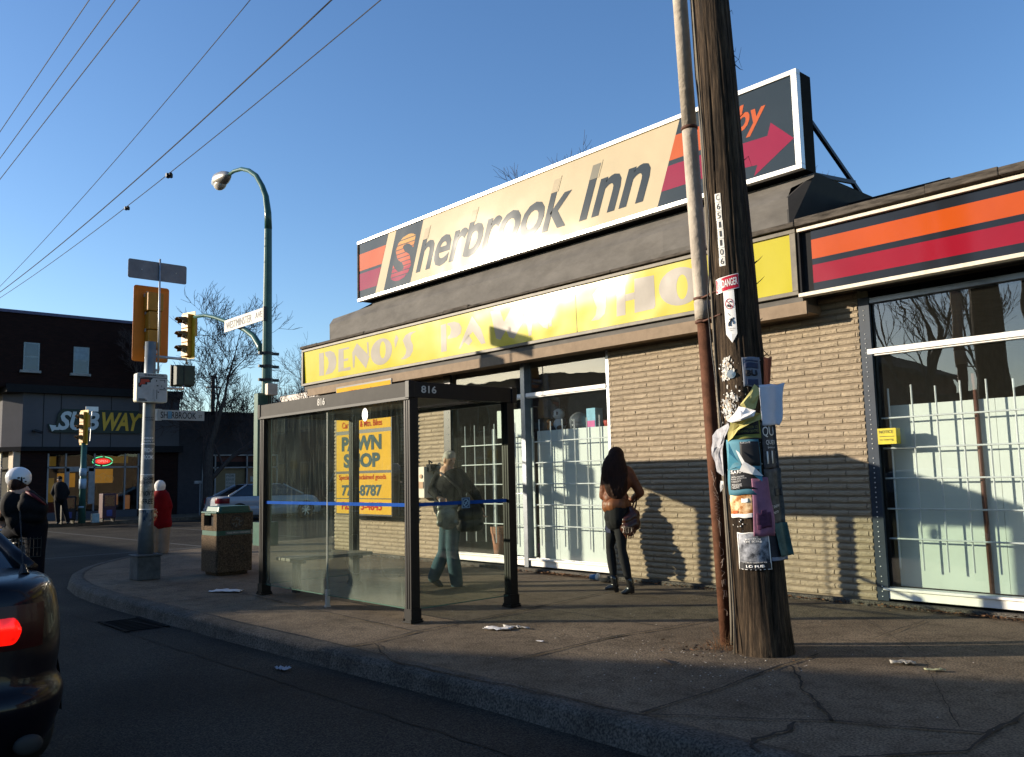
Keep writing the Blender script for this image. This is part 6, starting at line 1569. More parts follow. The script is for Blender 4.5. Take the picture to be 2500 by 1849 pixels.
# ================================================================== TREES
M_bark = mat('bark', (.045, .035, .03), rough=.9, var=.4, scale=20, stretch=(1, 1, .3))
M_twig = mat('twig bark', (.05, .035, .032), rough=.9, var=.3)
def tree(name, label, base, h, seed, spread=1.0, levels=6, r0=.2, lean=(0, 0, 1), first=.25, kids=3, trunk_sp=None, group=None, twig_r=.006, decay=.74, dens_=1.0):
    r_ = random.Random(seed); t = empty(name, tuple(base), label, 'tree', group)
    tr = MB(); cr = MB()
    def grow(p, d, L, r, lv):
        nseg = 4 if lv < 3 else 3
        P = [p]; R = [r]; q = p.copy(); dd = d.copy()
        for i in range(nseg):
            dd = (dd+Vector((r_.gauss(0, .10), r_.gauss(0, .10), r_.gauss(.03, .06)))*(1+.3*lv)*.6).normalized()
            q = q+dd*L/nseg; P.append(q.copy()); R.append(r*(1-.38*(i+1)/nseg))
        (tr if lv < 2 else cr).tube(P, R, 8 if lv < 2 else (5 if lv < 3 else 3), cap=False)
        if lv >= levels: return
        nk = kids if lv < 3 else (kids+1 if r_.random() < .5*dens_ else kids)
        for k in range(nk):
            t_ = 1.0 if k == 0 else r_.uniform(.35, 1.0)
            idx = min(nseg, max(1, int(t_*nseg+.5))); pp = P[idx]; rr = R[idx]
            ax = dd.cross(Vector((r_.gauss(0, 1), r_.gauss(0, 1), r_.gauss(0, 1)))).normalized()
            an = r_.uniform(.15, .35) if k == 0 else r_.uniform(.4, .85)*spread
            nd = (Matrix.Rotation(an, 3, ax) @ dd); nd.z += .12; nd.normalize()
            grow(pp, nd, L*decay*r_.uniform(.8, 1.15), max(twig_r, rr*(.78 if k == 0 else .55)), lv+1)
    base = Vector(base)
    grow(base, Vector(lean).normalized(), h*first, r0, 0)
    tr.build('trunk', M_bark, t, smooth=True); cr.build('crown', M_twig, t)
    return t
tb = PX(500, 1260, -36.0)
tree('bare_tree', 'large bare tree with a forked trunk in front of the annex building', (-36.0, tb.y+.1, 0), 8.9, 11, 1.12, 7, .26, (0, .06, 1), .31, 3, twig_r=.0095, decay=.745)
tree('bare_tree', 'bare upright tree left of the big one behind the orange backboard', (-37.2, tb.y-2.3, 4.3), 4.2, 5, .9, 6, .08, (0, .02, 1), .30, 3, twig_r=.006)
tree('bare_tree', 'wide bare tree behind the street lamp', (-42, 23.0, 0), 8.5, 23, 1.1, 6, .2, (0, .12, 1), .32, 3, twig_r=.008)
for k, (x, y, d, h, sd) in enumerate(((690, 985, 60, 6.5, 3), (745, 975, 58, 7, 9), (720, 985, 75, 8, 13))):
    q = AT(x, y, d); tree('bare_tree', ('low bare tree on the skyline right of the street lamp', 'bare tree on the skyline under the end of the yellow sign', 'farthest bare tree on the skyline under the yellow sign')[k], (q.x, q.y, q.z-h*.72), h, sd, 1.1, 6, .18, (0, 0, 1), .30, 3, twig_r=.013)
q = AT(1370, 430, 30); tree('bare_tree', 'bare tree top showing above the middle of the cream sign', (q.x, q.y, q.z-6.6), 8.8, 31, 1.15, 6, .16, (-.1, 0, 1), .30, 3, twig_r=.008)
q = AT(1975, 470, 26); tree('bare_tree', 'thin bare tree behind the sign strut at the right', (q.x-.1, q.y, q.z-3.2), 4.6, 17, .8, 6, .06, (0, 0, 1), .3, 3, twig_r=.004, dens_=.4)
# trees across the street, met in the big window's reflection and in streaks of shade
tree('street_tree', 'forked street tree with a yellow band, reflected in the right window', (-11.0, -9.6, 0), 9.5, 42, .7, 5, .28, (-.05, 0, 1), .34, 3, twig_r=.01)
tree('street_tree', 'slender street tree across the road, reflected in the right window', (-9.3, -9.9, 0), 9.0, 44, .6, 5, .2, (.08, 0, 1), .36, 3, twig_r=.01)
mb = MB(); mb.tube([(-8.0, -9.4, 0), (-8.0, -9.4, 10)], .17, 14)
tag(mb.build('hydro_pole', M_bark, smooth=True), 'wooden pole across the street, reflected in the right window', 'pole')

# ================================================================== OVERHEAD WIRES
M_wire = mat('wire', (.03, .03, .035), rough=.5)
def wire(label, p1, p2, Y, r_, sag=0.0, ext=(1.5, .35)):
    a = PY(*p1, Y); b = PY(*p2, Y); d = a-b      # a is the far end
    A = b+d*ext[0]; B = b-d*ext[1]; n = 24
    P = [A.lerp(B, i/n)-Vector((0, 0, sag*4*(i/n)*(1-i/n))) for i in range(n+1)]
    mb = MB(); mb.tube(P, r_, 5)
    return tag(mb.build('overhead_wire', M_wire), label, 'wire', 'overhead wires'), A, B
wire('topmost overhead wire at the upper left corner', (0, 322), (218, 0), 4.25, .0085)
wire('second overhead wire from the upper left corner', (0, 387), (281, 0), 4.25, .0085)
wire('third overhead wire from the upper left corner', (0, 438), (341, 0), 4.25, .0085)
wire('thin overhead wire, fourth from the left', (0, 690), (603, 0), 6.0, .0075, .25, (1.2, .1))
wire('thicker overhead wire, fifth from the left', (0, 702), (795, 0), 6.0, .012, .3, (1.2, .1))
wo, A, B = wire('lowest overhead wire carrying two dark spacers', (0, 716), (912, 0), 6.0, .008, .3, (1.2, .1))
for k, (x, y) in enumerate(((413, 429), (310, 509))):
    q = PY(x, y, 6.0); t = empty('wire_spacer', tuple(q), ('larger dark spacer clamped on the lowest overhead wire', 'smaller dark spacer lower down on the same overhead wire')[k], 'wire spacer')
    s = (.06, .05)[k]; mb = MB()
    mb.box(q.x-s*.5, q.x+s*.5, q.y-s, q.y+s, q.z-s*.6, q.z+s*.6); mb.ell(q+Vector((-s, 0, 0)), s*.7, seg=8, ring=6); mb.ell(q+Vector((s*1.2, 0, s*.2)), s*.6, seg=8, ring=6); mb.build('clamp_body', M_black, t)
for k, (x0, y0, x1, y1, d0, d1) in enumerate(((655, 938, 740, 947, 50, 48), (655, 945, 740, 955, 50, 48))):
    mb = MB(); mb.tube([AT(x0, y0, d0), AT(x1+60, y1+6, d1)], .01, 4); tag(mb.build('overhead_wire', M_wire), ('upper faint far wire right of the street lamp', 'lower faint far wire right of the street lamp')[k], 'wire', 'overhead wires')
q = AT(520, 960, 60); t = empty('hydro_pole', (q.x, q.y, 0), 'distant wooden pole with a crossarm behind the big bare tree', 'pole')
mb = MB(); zt_ = AT(520, 918, 60).z; mb.tube([(q.x, q.y, 0), (q.x, q.y, zt_)], [.16, .12], 8); mb.build('shaft', M_bark, t)
mb = MB(); zc_ = AT(520, 946, 60).z; mb.box(q.x-.1, q.x, q.y-.4, q.y+.5, zc_-.05, zc_+.05); mb.build('crossarm', mat('pale crossarm', (.2, .16, .13)), t)

# ================================================================== LITTER BIN
M_agg = mat('exposed aggregate concrete', (.085, .060, .038), rough=.9, spec=.1, var=.8, scale=55, bump=.9, bscale=90)
M_lid = mat('green lid plastic', (.02, .075, .055), rough=.4, spec=.3, var=.15, scale=4)
bA = G(487, 1400); bB = G(543, 1408); bC = G(613, 1404)
bin_c = Vector((-12.95, 5.72, 0)); yawb = math.radians(0)
lb = empty('litter_bin', (-12.95, 5.72, 0), 'square aggregate concrete litter bin with a green lid on the sidewalk', 'litter bin')
bx0, bx1, by0, by1 = -13.30, -12.72, 5.48, 6.06
def rbox(mb, x0, x1, y0, y1, z0, z1, r_, mi=0, taper=0):
    P = []
    for (cx, cy, a0) in ((x1-r_, y1-r_, 0), (x0+r_, y1-r_, 90), (x0+r_, y0+r_, 180), (x1-r_, y0+r_, 270)):
        P += [(cx+r_*math.cos(math.radians(a0+t_*22.5)), cy+r_*math.sin(math.radians(a0+t_*22.5))) for t_ in range(5)]
    n = len(P); cx, cy = (x0+x1)/2, (y0+y1)/2
    vs = [(p[0], p[1], z0) for p in P]+[(cx+(p[0]-cx)*(1-taper), cy+(p[1]-cy)*(1-taper), z1) for p in P]
    mb.add(vs, [tuple(range(n-1, -1, -1)), tuple(range(n, 2*n))]+[(i, (i+1) % n, n+(i+1) % n, n+i) for i in range(n)], mi)
mb = MB(); rbox(mb, bx0+.05, bx1-.05, by0+.05, by1-.05, 0.005, .05, .03); rbox(mb, bx0, bx1, by0, by1, .05, .60, .035)
mb.build('body', M_agg, lb, bevel=.006)
mb = MB(); rbox(mb, bx0+.006, bx1-.006, by0+.006, by1-.006, .60, .67, .035); mb.build('green_band', M_lid, lb)
mb = MB(); hz0, hz1 = .67, .93     # hood with openings on the street and far faces
for (a, b, c_, d_, e_, f_) in ((bx0, bx1, by0+.10, by1, hz0, hz1), (bx0, bx0+.11, by0, by0+.10, hz0, hz1), (bx1-.13, bx1, by0, by0+.10, hz0, hz1), (bx0+.11, bx1-.13, by0, by0+.10, hz0, hz0+.07), (bx0+.11, bx1-.13, by0, by0+.10, hz1-.03, hz1)): mb.box(a, b, c_, d_, e_, f_)
mb.build('hood', M_agg, lb, bevel=.008)
mb = MB(); mb.box(bx0+.11, bx1-.13, by0+.085, by0+.098, hz0+.07, hz1-.03); mb.build('opening', M_dark, lb)
mb = MB(); rbox(mb, bx0-.012, bx1+.012, by0-.012, by1+.012, .93, .955, .045); rbox(mb, bx0+.07, bx1-.0, by0+.03, by1-.02, .955, 1.035, .05, 0, .08)
mb.box(bx0+.17, bx1-.19, by0-.016, by0, .90, .93); mb.build('lid', M_lid, lb, bevel=.012, smooth=False)
mb = MB(); cy, cz = 5.80, .80
n = 30
for i in range(n):
    a0, a1 = 2*PI*i/n, 2*PI*(i+1)/n; mb.poly([(bx1+.002, cy+r_*math.cos(t_), cz+r_*math.sin(t_)) for r_, t_ in ((.105, a0), (.105, a1), (.093, a1), (.093, a0))])
for k in range(9):
    a = rnd.uniform(0, 6.3); rr = rnd.uniform(.02, .07); s = rnd.uniform(.006, .018); mb.poly([(bx1+.002, cy+rr*math.cos(a)+s*math.cos(t_), cz+rr*math.sin(a)+s*math.sin(t_)) for t_ in (0, 1.5, 3, 4.6)], 1)
for k in range(7): a = 2*PI*k/7; mb.poly([(bx1+.0025, cy+.03*math.cos(a)-.004, cz+.03*math.sin(a)), (bx1+.0025, cy+.03*math.cos(a)+.004, cz+.03*math.sin(a)), (bx1+.0025, cy+.08*math.cos(a+.2)+.01, cz+.08*math.sin(a+.2)), (bx1+.0025, cy+.08*math.cos(a-.1)-.01, cz+.08*math.sin(a-.1))], 1)
mb.build('round_emblem', [M_ink, mat('emblem grey', (.10, .10, .09))], lb)
mb = MB(); mb.box(bx1-.004, bx1+.001, 5.62, 6.03, .61, .66, 0); text(mb, 'TAKE PRIDE WINNIPEG', (bx1+.002, 5.64, .622), (0, 1, 0), (0, 0, 1), .37, .026, bold=.02, mi=1); mb.build('plaque', [mat('dim plaque', (.10, .12, .11)), mat('plaque letters', (.4, .4, .36))], lb)
mb = MB()
def bs(pts): mb.tube([(bx1+.001, 5.72+u, .36+v) for u, v in pts], .004, 4)
bs([(0, .1), (.05, .04), (-.02, .06), (.06, .12)]); bs([(.08, .1), (.1, .03), (.13, .09), (.15, .02)]); bs([(.16, .08), (.2, .0), (.17, -.05), (.24, -.02)]); bs([(.1, -.03), (.2, -.1), (.16, -.14), (.25, -.13)])
mb.build('graffiti', M_ink, lb)

# ================================================================== LITTER ON THE GROUND
def sheet(name, label, c, w_, l_, rot, m, amp, seed, cat='paper'):
    r_ = random.Random(seed); mb = MB(); n = 8; vs = []
    ph = r_.uniform(0, 9)
    for i in range(n+1):
        for j in range(n+1):
            x = (i/n-.5)*l_; y = (j/n-.5)*w_
            x += .1*l_*noise.noise(Vector((i*.5, j*.5, ph)))
            z = .012+amp*abs(noise.noise(Vector((i*.6, j*.6, ph+4))))*2
            vs.append((c[0]+x*math.cos(rot)-y*math.sin(rot), c[1]+x*math.sin(rot)+y*math.cos(rot), c[2]+z))
    mb.add(vs, [(i*(n+1)+j, (i+1)*(n+1)+j, (i+1)*(n+1)+j+1, i*(n+1)+j+1) for i in range(n) for j in range(n)])
    o = mb.build(name, m, None, loc=(c[0], c[1], c[2]), smooth=True); o.modifiers.new('t', 'SOLIDIFY').thickness = .0008
    return tag(o, label, cat, 'loose paper on the ground')
M_pp = mat('litter paper', (.62, .60, .58), rough=.8, var=.15, scale=20)
g = G(553, 1446); sheet('paper_scrap', 'crumpled white paper left of the shelter', g, .17, .42, .6, M_pp, .02, 1)
g = G(1215, 1539); sheet('paper_scrap', 'white printed flyer lying in front of the shelter', g, .13, .26, .55, M_pp, .015, 2)
g = G(1262, 1536); sheet('paper_scrap', 'frayed paper strip beside the flyer in front of the shelter', g, .05, .26, .3, mat('dirty paper', (.35, .34, .32), var=.6, scale=40), .02, 3)
g = G(2205, 1623); sheet('paper_scrap', 'translucent scrap right of the utility pole', g, .09, .17, .5, mat('dim scrap', (.30, .28, .24), var=.5, scale=20), .02, 4)
g = G(2283, 1640); sheet('paper_scrap', 'pale green leaf of paper at the right of the sidewalk', g, .05, .13, .5, mat('greenish paper', (.34, .34, .2)), .01, 5)
g = G(690, 1637, ZR); sheet('paper_scrap', 'grey scrap lying on the road', g, .08, .13, .2, mat('grey scrap', (.30, .32, .36)), .02, 6)
g = G(1318, 1569); sheet('paper_scrap', 'tiny light scrap in the middle of the sidewalk', g, .03, .07, .2, M_pp, .004, 7)
t = empty('paper_cup', tuple(G(1437, 1420)), 'blue and white paper cup lying against the wall', 'paper cup')
q = G(1432, 1421); q.y = 8.58
mb = MB(); mb.tube([q+Vector((-.07, -.02, .045)), q+Vector((.04, .0, .05))], [.032, .044], 16); mb.build('cup', mat('cup blue', (.06, .16, .32), rough=.5), t, smooth=True)
mb = MB(); mb.tube([q+Vector((.04, 0, .05)), q+Vector((.052, 0, .05))], [.048, .047], 16); mb.build('rim', M_dwh, t, smooth=True)
q = G(1475, 1423); q.y = 8.5
mb = MB(); mb.ell(q+Vector((0, 0, .03)), (.09, .05, .03)); mb.ell(q+Vector((.06, .01, .025)), (.05, .04, .025)); tag(mb.build('dark_rag', M_dark, smooth=True, loc=q), 'dark crumpled rag against the foot of the wall beside the cup', 'rag')
q = G(1628, 1618); mb = MB(); mb.tube([q+Vector((-.11, .04, .012)), q+Vector((-.02, .0, .016)), q+Vector((.1, -.06, .013))], [.004, .012, .004], 5); tag(mb.build('stick', M_bark, loc=q), 'short brown stick lying on the sidewalk', 'stick')
# ================================================================== CARS
def car(t, O, fdir, L_, Wd, paint, deckz=.92, roofz=1.40, rear_glass=(0.75, 1.25), cab_front=(2.75, 3.55), lit=False, van=False, trim=True):
    """O: ground point under the middle of the rear bumper; fdir: forward direction"""
    f = Vector((fdir[0], fdir[1], 0)).normalized(); s_ = Vector((-f.y, f.x, 0))
    M = Matrix(((f.x, s_.x, 0, O[0]), (f.y, s_.y, 0, O[1]), (0, 0, 1, O[2]), (0, 0, 0, 1)))
    hw = Wd/2
    def ring(z, w_, rx, fx, cr, n=9, e=1.0):
        """rounded plan outline, from the rear middle round"""
        P = []; x0, x1 = rx, L_-fx
        for (cx, cy, a0) in ((x0+cr, w_-cr*.75, 180), (x1-cr, w_-cr*.75, 90), (x1-cr, -(w_-cr*.75), 0), (x0+cr, -(w_-cr*.75), 270)):
            for k in range(n):
                a = math.radians(a0-90*k/(n-1)); P.append((cx+cr*math.cos(a), cy+cr*.75*math.sin(a), z))
        return P
    def deckh(x):   # the body gets lower towards both ends
        u = (x/L_-.5)*2
        return 1-(.13*max(0, u)**2+.035*max(0, -u)**4)
    zz = [(.17, hw-.16, .10, .12, .40), (.20, hw-.07, .05, .05, .45), (.30, hw-.03, .01, .0, .48), (.42, hw-.0, -.03, -.02, .50), (.50, hw+.005, -.03, -.02, .50), (.545, hw-.015, .0, .0, .50), (.56, hw-.03, .02, .03, .50),
          (.66, hw-.01, .03, .06, .50), (.78, hw-.0, .035, .12, .50), (deckz-.08, hw-.03, .05, .2, .50), (deckz-.02, hw-.07, .08, .28, .50), (deckz, hw-.14, .14, .4, .48), (deckz+.025, hw-.3, .3, .7, .4)]
    mb = MB(); rings = []
    for (z, w_, rx, fx, cr) in zz:
        R_ = ring(z, w_, rx, fx, cr); rings.append([(p[0], p[1], .17+(p[2]-.17)*deckh(p[0])) for p in R_])
    n = len(rings[0]); vs = [v for r_ in rings for v in r_]
    fs = [(i*n+j, i*n+(j+1) % n, (i+1)*n+(j+1) % n, (i+1)*n+j) for i in range(len(rings)-1) for j in range(n)]
    fs = [tuple(reversed(q)) for q in fs]
    fs += [tuple(range((len(rings)-1)*n, len(rings)*n))[::-1], tuple(range(n))]
    mb.add(vs, fs, 0, M); body = mb.build('body', paint, t, smooth=True, subsurf=1)
    # cabin
    g0, g1 = rear_glass; c1, c0 = cab_front
    zb_ = deckz-.02; lev = [(zb_, hw-.09, g0, c0), (zb_+.10, hw-.13, g0+(g1-g0)*.25, c0-(c0-c1)*.25), (roofz-.10, hw-.24, g0+(g1-g0)*.85, c0-(c0-c1)*.85), (roofz-.035, hw-.30, g0+(g1-g0)*1.0, c0-(c0-c1)*1.0)]
    def cring(z, w_, x0, x1, cr=.16, n_=6):
        P = []
        for (cx, cy, a0) in ((x0+cr, w_-cr, 180), (x1-cr, w_-cr, 90), (x1-cr, -(w_-cr), 0), (x0+cr, -(w_-cr), 270)):
            for k in range(n_):
                a = math.radians(a0-90*k/(n_-1)); P.append((cx+cr*math.cos(a), cy+cr*math.sin(a), z))
        return P
    rr = [cring(*q) for q in lev]; n = len(rr[0]); mb = MB(); vs = [v for r_ in rr for v in r_]
    mb.add(vs, [(i*n+(j+1) % n, i*n+j, (i+1)*n+j, (i+1)*n+(j+1) % n) for i in range(3) for j in range(n)], 0, M)
    mb.build('windows', M_carglass, t, smooth=True)
    mb = MB(); top = cring(roofz-.035, hw-.295, g1-.02, c1+.02); t2 = cring(roofz, hw-.40, g1+.15, c1-.15)
    vs = top+t2; mb.add(vs, [((j+1) % n, j, n+j, n+(j+1) % n) for j in range(n)]+[tuple(range(n, 2*n))[::-1]], 0, M)
    for sgn in (-1, 1):
        for (xa, xb) in ((g0, g1), (c0, c1)):
            pa = [(xa+(xb-xa)*q, sgn*((hw-.09)+(-.21)*q-(.045)), zb_+(roofz-.03-zb_)*q) for q in (0, .25, .6, 1)]
            mb.tube([M @ Vector(p) for p in pa], [.05, .042, .036, .03], 8)
        xm = (g1+c1)/2
        mb.tube([M @ Vector((xm, sgn*(hw-.095), zb_)), M @ Vector((xm+.02, sgn*(hw-.29), roofz-.04))], .025, 6)
    mb.build('roof', paint, t, smooth=True)
    for (wx) in (.82, L_-.85):
        for sgn in (-1, 1):
            mb = MB(); yo = sgn*(hw-.0); yi = sgn*(hw-.22)
            prof = [(yi, .24), (yi, .31), (yo-sgn*.02, .315), (yo+sgn*.003, .29), (yo+sgn*.003, .205), (yo-sgn*.03, .20)]
            vs = []; N_ = 28
            for (y, r_) in prof:
                for j in range(N_): a = 2*PI*j/N_; vs.append((wx+r_*math.cos(a), y, .315+r_*math.sin(a)))
            mb.add(vs, [(i*N_+j, i*N_+(j+1) % N_, (i+1)*N_+(j+1) % N_, (i+1)*N_+j) for i in range(len(prof)-1) for j in range(N_)], 0, M)
            ty = mb.build('wheel', M_tyre, t, smooth=True)
            mb = MB(); mb.tube([M @ Vector((wx, yo-sgn*.05, .315)), M @ Vector((wx, yo-sgn*.035, .315))], .205, 24, 1)
            for k in range(7):
                a = 2*PI*k/7; mb.tube([M @ Vector((wx, yo-sgn*.01, .315)), M @ Vector((wx+.19*math.cos(a), yo-sgn*.005, .315+.19*math.sin(a)))], [.028, .02], 6)
            mb.tube([M @ Vector((wx, yo-sgn*.03, .315)), M @ Vector((wx, yo+sgn*.006, .315))], .045, 12); mb.build('rim', [M_alu, M_dark], ty)
            mb = MB(); vs = []
            for r_ in (.315, .385):
                for j in range(17): a = PI*j/16-.0; vs.append((wx+r_*math.cos(a), yo+sgn*.008, .315+r_*math.sin(a)))
            mb.add(vs, [(j, j+1, 17+j+1, 17+j) for j in range(16)], 0, M); mb.build('wheel_arch', M_dark, t)
    return M
M_carglass = mat('car glass', (.006, .008, .01), rough=.03, spec=.9)
M_tyre = mat('tyre', (.018, .018, .018), rough=.8)
M_navy = mat('black navy car paint', (.004, .0035, .006), rough=.3, metal=.0, coat=.28, spec=.1, var=.05)
dc_ = empty('dark_car', (-5.05, .59, ZR), 'black sedan with a glowing tail light cropped by the left edge of the road', 'car')
HWD = .88
Mx = car(dc_, (-4.95, 1.44-HWD, ZR), (-1, 0), 4.55, HWD*2, M_navy, deckz=1.10, roofz=1.46, rear_glass=(.62, 1.30), cab_front=(2.7, 3.5))
# tail lamps sit on the rounded rear corners
def taillight(Mx, hw, sgn, z0, z1, emit, parent, rx=.02, ang0=-14, ang1=58, cr=.50):
    mb = MB(); N_ = 10; vs = []
    for i in range(N_+1):
        a = math.radians(180+ang0*1.0+(ang1-ang0)*i/N_)
        cx, cy = rx+cr, hw-cr*.75
        x = cx+(cr+.012)*math.cos(a); y = cy-(cr*.75+.012)*math.sin(a) if True else 0
        y = cy+(cr*.75+.012)*math.sin(math.radians(-( -ang0) + (ang1-ang0)*i/N_)) if False else y
        for k, z in enumerate((z0, (z0+z1)/2, z1)): vs.append((x-(.008 if k == 1 else 0), sgn*y, z+.03*(i/N_)*(1 if k == 2 else 0)*-1))
    mb.add([Mx @ Vector(v) for v in vs], [(i*3+k, i*3+k+1, (i+1)*3+k+1, (i+1)*3+k) for i in range(N_) for k in range(2)])
    return mb
def ring_pt(hw, a, off=0.012, rx=.03, cr=.50):
    return (rx+cr-(cr+off)*math.cos(a), (hw-cr*.75)+(cr*.75+off)*math.sin(a))
def lens(parent, name, m, hw, sgn, a0, a1, z0, z1, off=.012, rx=.03, y_in=None, taper=0.0):
    mb = MB(); pts = []
    if y_in is not None: pts.append((rx-off*1.0, y_in))
    for i in range(9): pts.append(ring_pt(hw, math.radians(a0+(a1-a0)*i/8), off, rx))
    vs = []
    for i_, (x, y) in enumerate(pts):
        sh_ = 1-taper*(max(0, i_/(len(pts)-1)-.35)/.65)**3; zc_ = (z0+z1)/2
        for k in range(5):
            q = k/4; vs.append((x-.012*math.sin(PI*q), sgn*y, zc_+(z1-z0)*(q-.5)*sh_))
    n = len(pts)
    mb.add(vs, [(i*5+k, (i+1)*5+k, (i+1)*5+k+1, i*5+k+1) for i in range(n-1) for k in range(4)], 0, Mx_cur)
    return mb.build(name, m, parent, smooth=True)
Mx_cur = Mx
def m_tail():
    m, nt, N, L, p = new_mat('lit tail light')
    p.inputs['Base Color'].default_value = (.5, .01, .005, 1); p.inputs['Roughness'].default_value = .15; p.inputs['Emission Color'].default_value = (1, .006, .002, 1)
    tc = N.new('ShaderNodeTexCoord'); wv = N.new('ShaderNodeTexNoise'); wv.inputs['Scale'].default_value = 9; L.new(tc.outputs['Object'], wv.inputs[0])
    mr = N.new('ShaderNodeMapRange'); mr.inputs[3].default_value = .18; mr.inputs[4].default_value = 1.0; mr.inputs[1].default_value = .35; mr.inputs[2].default_value = .7; L.new(wv.outputs[0], mr.inputs[0]); L.new(mr.outputs[0], p.inputs['Emission Strength'])
    return m
M_tail = m_tail(); M_tail_off = mat('dark red lens', (.03, .001, .001), rough=.4, coat=.1)
for sgn in (-1, 1):
    a = lens(dc_, 'tail_light', M_tail_off, HWD, sgn, 0, 30, .74, .96, .004, .035, .12); a['label'] = 'dark red outer lens'
    a = lens(dc_, 'tail_light', M_tail, HWD, sgn, 0, 11, .77, .905, .012, .035, .34, .75); a['label'] = 'glowing red tail light'
mb = MB(); mb.tube([Mx @ Vector((.38, -(HWD-.22), 1.08)), Mx @ Vector((.40, -(HWD-.22), 1.13))], [.03, .012], 8); mb.tube([Mx @ Vector((.40, -(HWD-.22), 1.12)), Mx @ Vector((.52, -(HWD-.22), 1.42))], .0035, 5); mb.build('aerial', M_black, dc_)
mb = MB(); mb.box(.06, .1, -.5, .5, .50, .55, 0, Mx); mb.build('bumper_strip', M_black, dc_)
mb = MB(); mb.ell(Mx @ Vector((-.01, -.62, .28)), (.02, .07, .05)); mb.build('reflector', mat('grey reflector', (.02, .02, .02), rough=.6), dc_, smooth=True)
mb = MB(); mb.box(-.02, -.005, -.16, .16, .66, .80, 0, Mx); mb.build('number_plate', M_white, dc_)
# white sedan
M_wcar = mat('white car paint', (.26, .28, .31), rough=.25, coat=.4, var=.03)
ry = PX(531, 1240, -31.9).y
wc = empty('white_car', (-32.7, ry+2.2, ZR), 'white sedan parked across the side street behind the litter bin', 'car')
Mx_cur = car(wc, (-32.75, ry+.05, ZR), (0, 1), 4.5, 1.72, M_wcar, deckz=.98, roofz=1.42, rear_glass=(.45, 1.25), cab_front=(2.8, 3.6))
# right-hand side faces the camera
for sgn in (-1, 1): lens(wc, 'tail_light', mat('dull red lens', (.12, .008, .015), rough=.2), .86, sgn, 0, 78, .70, .90, .014, .035, .45)
vn = empty('blue_van', (-32.6, ry+8, ZR), 'dim blue grey van parked in front of the white sedan', 'van')
Mx_cur = car(vn, (-32.6, ry+5.4, ZR), (0, 1), 4.6, 1.85, mat('dusky blue paint', (.05, .075, .095), rough=.3, coat=.6), deckz=1.02, roofz=1.80, rear_glass=(.1, .35), cab_front=(3.2, 4.1))
for sgn in (-1, 1): lens(vn, 'tail_light', M_tail_off, .925, sgn, 0, 78, .75, .98, .014, .035, .6)

# ================================================================== PEOPLE
def blob(name, prims, m, parent, voxel=.012, smooth=6, org=None):
    """one continuous surface grown from limbs and ellipsoids"""
    mb = MB()
    for p in prims:
        if p[0] == 'L':
            _, a, b, ra, rb = p[:5]; a = Vector(a); b = Vector(b); d = b-a; n = max(2, int(d.length/.03))
            mid_ = p[5] if len(p) > 5 else 0
            mb.tube([a+d*i/n for i in range(n+1)], [ra+(rb-ra)*i/n+mid_*math.sin(PI*i/n) for i in range(n+1)], 14)
            mb.ell(a, ra, seg=12, ring=8); mb.ell(b, rb, seg=12, ring=8)
        else:
            _, c, r_ = p[:3]; R = p[3] if len(p) > 3 else None
            mb.ell(c, r_, seg=18, ring=12, R=R)
    o = mb.build(name, m, parent, smooth=True)
    rm = o.modifiers.new('r', 'REMESH'); rm.mode = 'VOXEL'; rm.voxel_size = voxel; rm.use_smooth_shade = True
    sm = o.modifiers.new('s', 'SMOOTH'); sm.iterations = smooth; sm.factor = .5
    bpy.context.view_layer.update()
    ev = o.evaluated_get(bpy.context.evaluated_depsgraph_get())
    me = bpy.data.meshes.new_from_object(ev)
    o.modifiers.clear(); old = o.data; o.data = me
    for p in me.polygons: p.use_smooth = True
    bpy.data.meshes.remove(old)
    return o
class Fig:
    def __init__(s, ox, oy, sc, d0): s.ox, s.oy, s.sc, s.d0 = ox, oy, sc, d0; s.k = d0/F_PX/sc
    def __call__(s, x, y, dep=0.0): return AT(s.ox+x/s.sc, s.oy+y/s.sc, s.d0+dep)
    def rot(s, yaw=0, pitch=0):
        q = AT(s.ox, s.oy, s.d0); a = math.atan2(-q.y, -q.x)
        return Matrix.Rotation(a+yaw, 3, 'Z') @ Matrix.Rotation(pitch, 3, 'Y')
def face(fig, head, r_, yaw, parent_, tilt=0, beard=False):
    """nose, eyes, ears, lips on a head; yaw = turn away from the camera line"""
    R = fig.rot(yaw, tilt); P = []
    def q(f, l, u): return head+R @ Vector((f*r_[0], l*r_[1], u*r_[2]))
    return [('E', head, r_, R), ('E', q(.35, 0, -.35), (r_[0]*.62, r_[1]*.68, r_[2]*.62), R), ('L', q(.80, 0, .1), q(1.10, 0, -.25), .010, .017), ('E', q(.86, 0, -.50), (.02, .032, .012), R), ('E', q(.75, 0, -.85), (.03, .035, .025), R),
            ('E', q(.78, .32, .18), (.02, .025, .012), R), ('E', q(.78, -.32, .18), (.02, .025, .012), R), ('E', q(-.05, 1.0, -.1), (.022, .012, .036), R), ('E', q(-.05, -1.0, -.1), (.022, .012, .036), R)], q
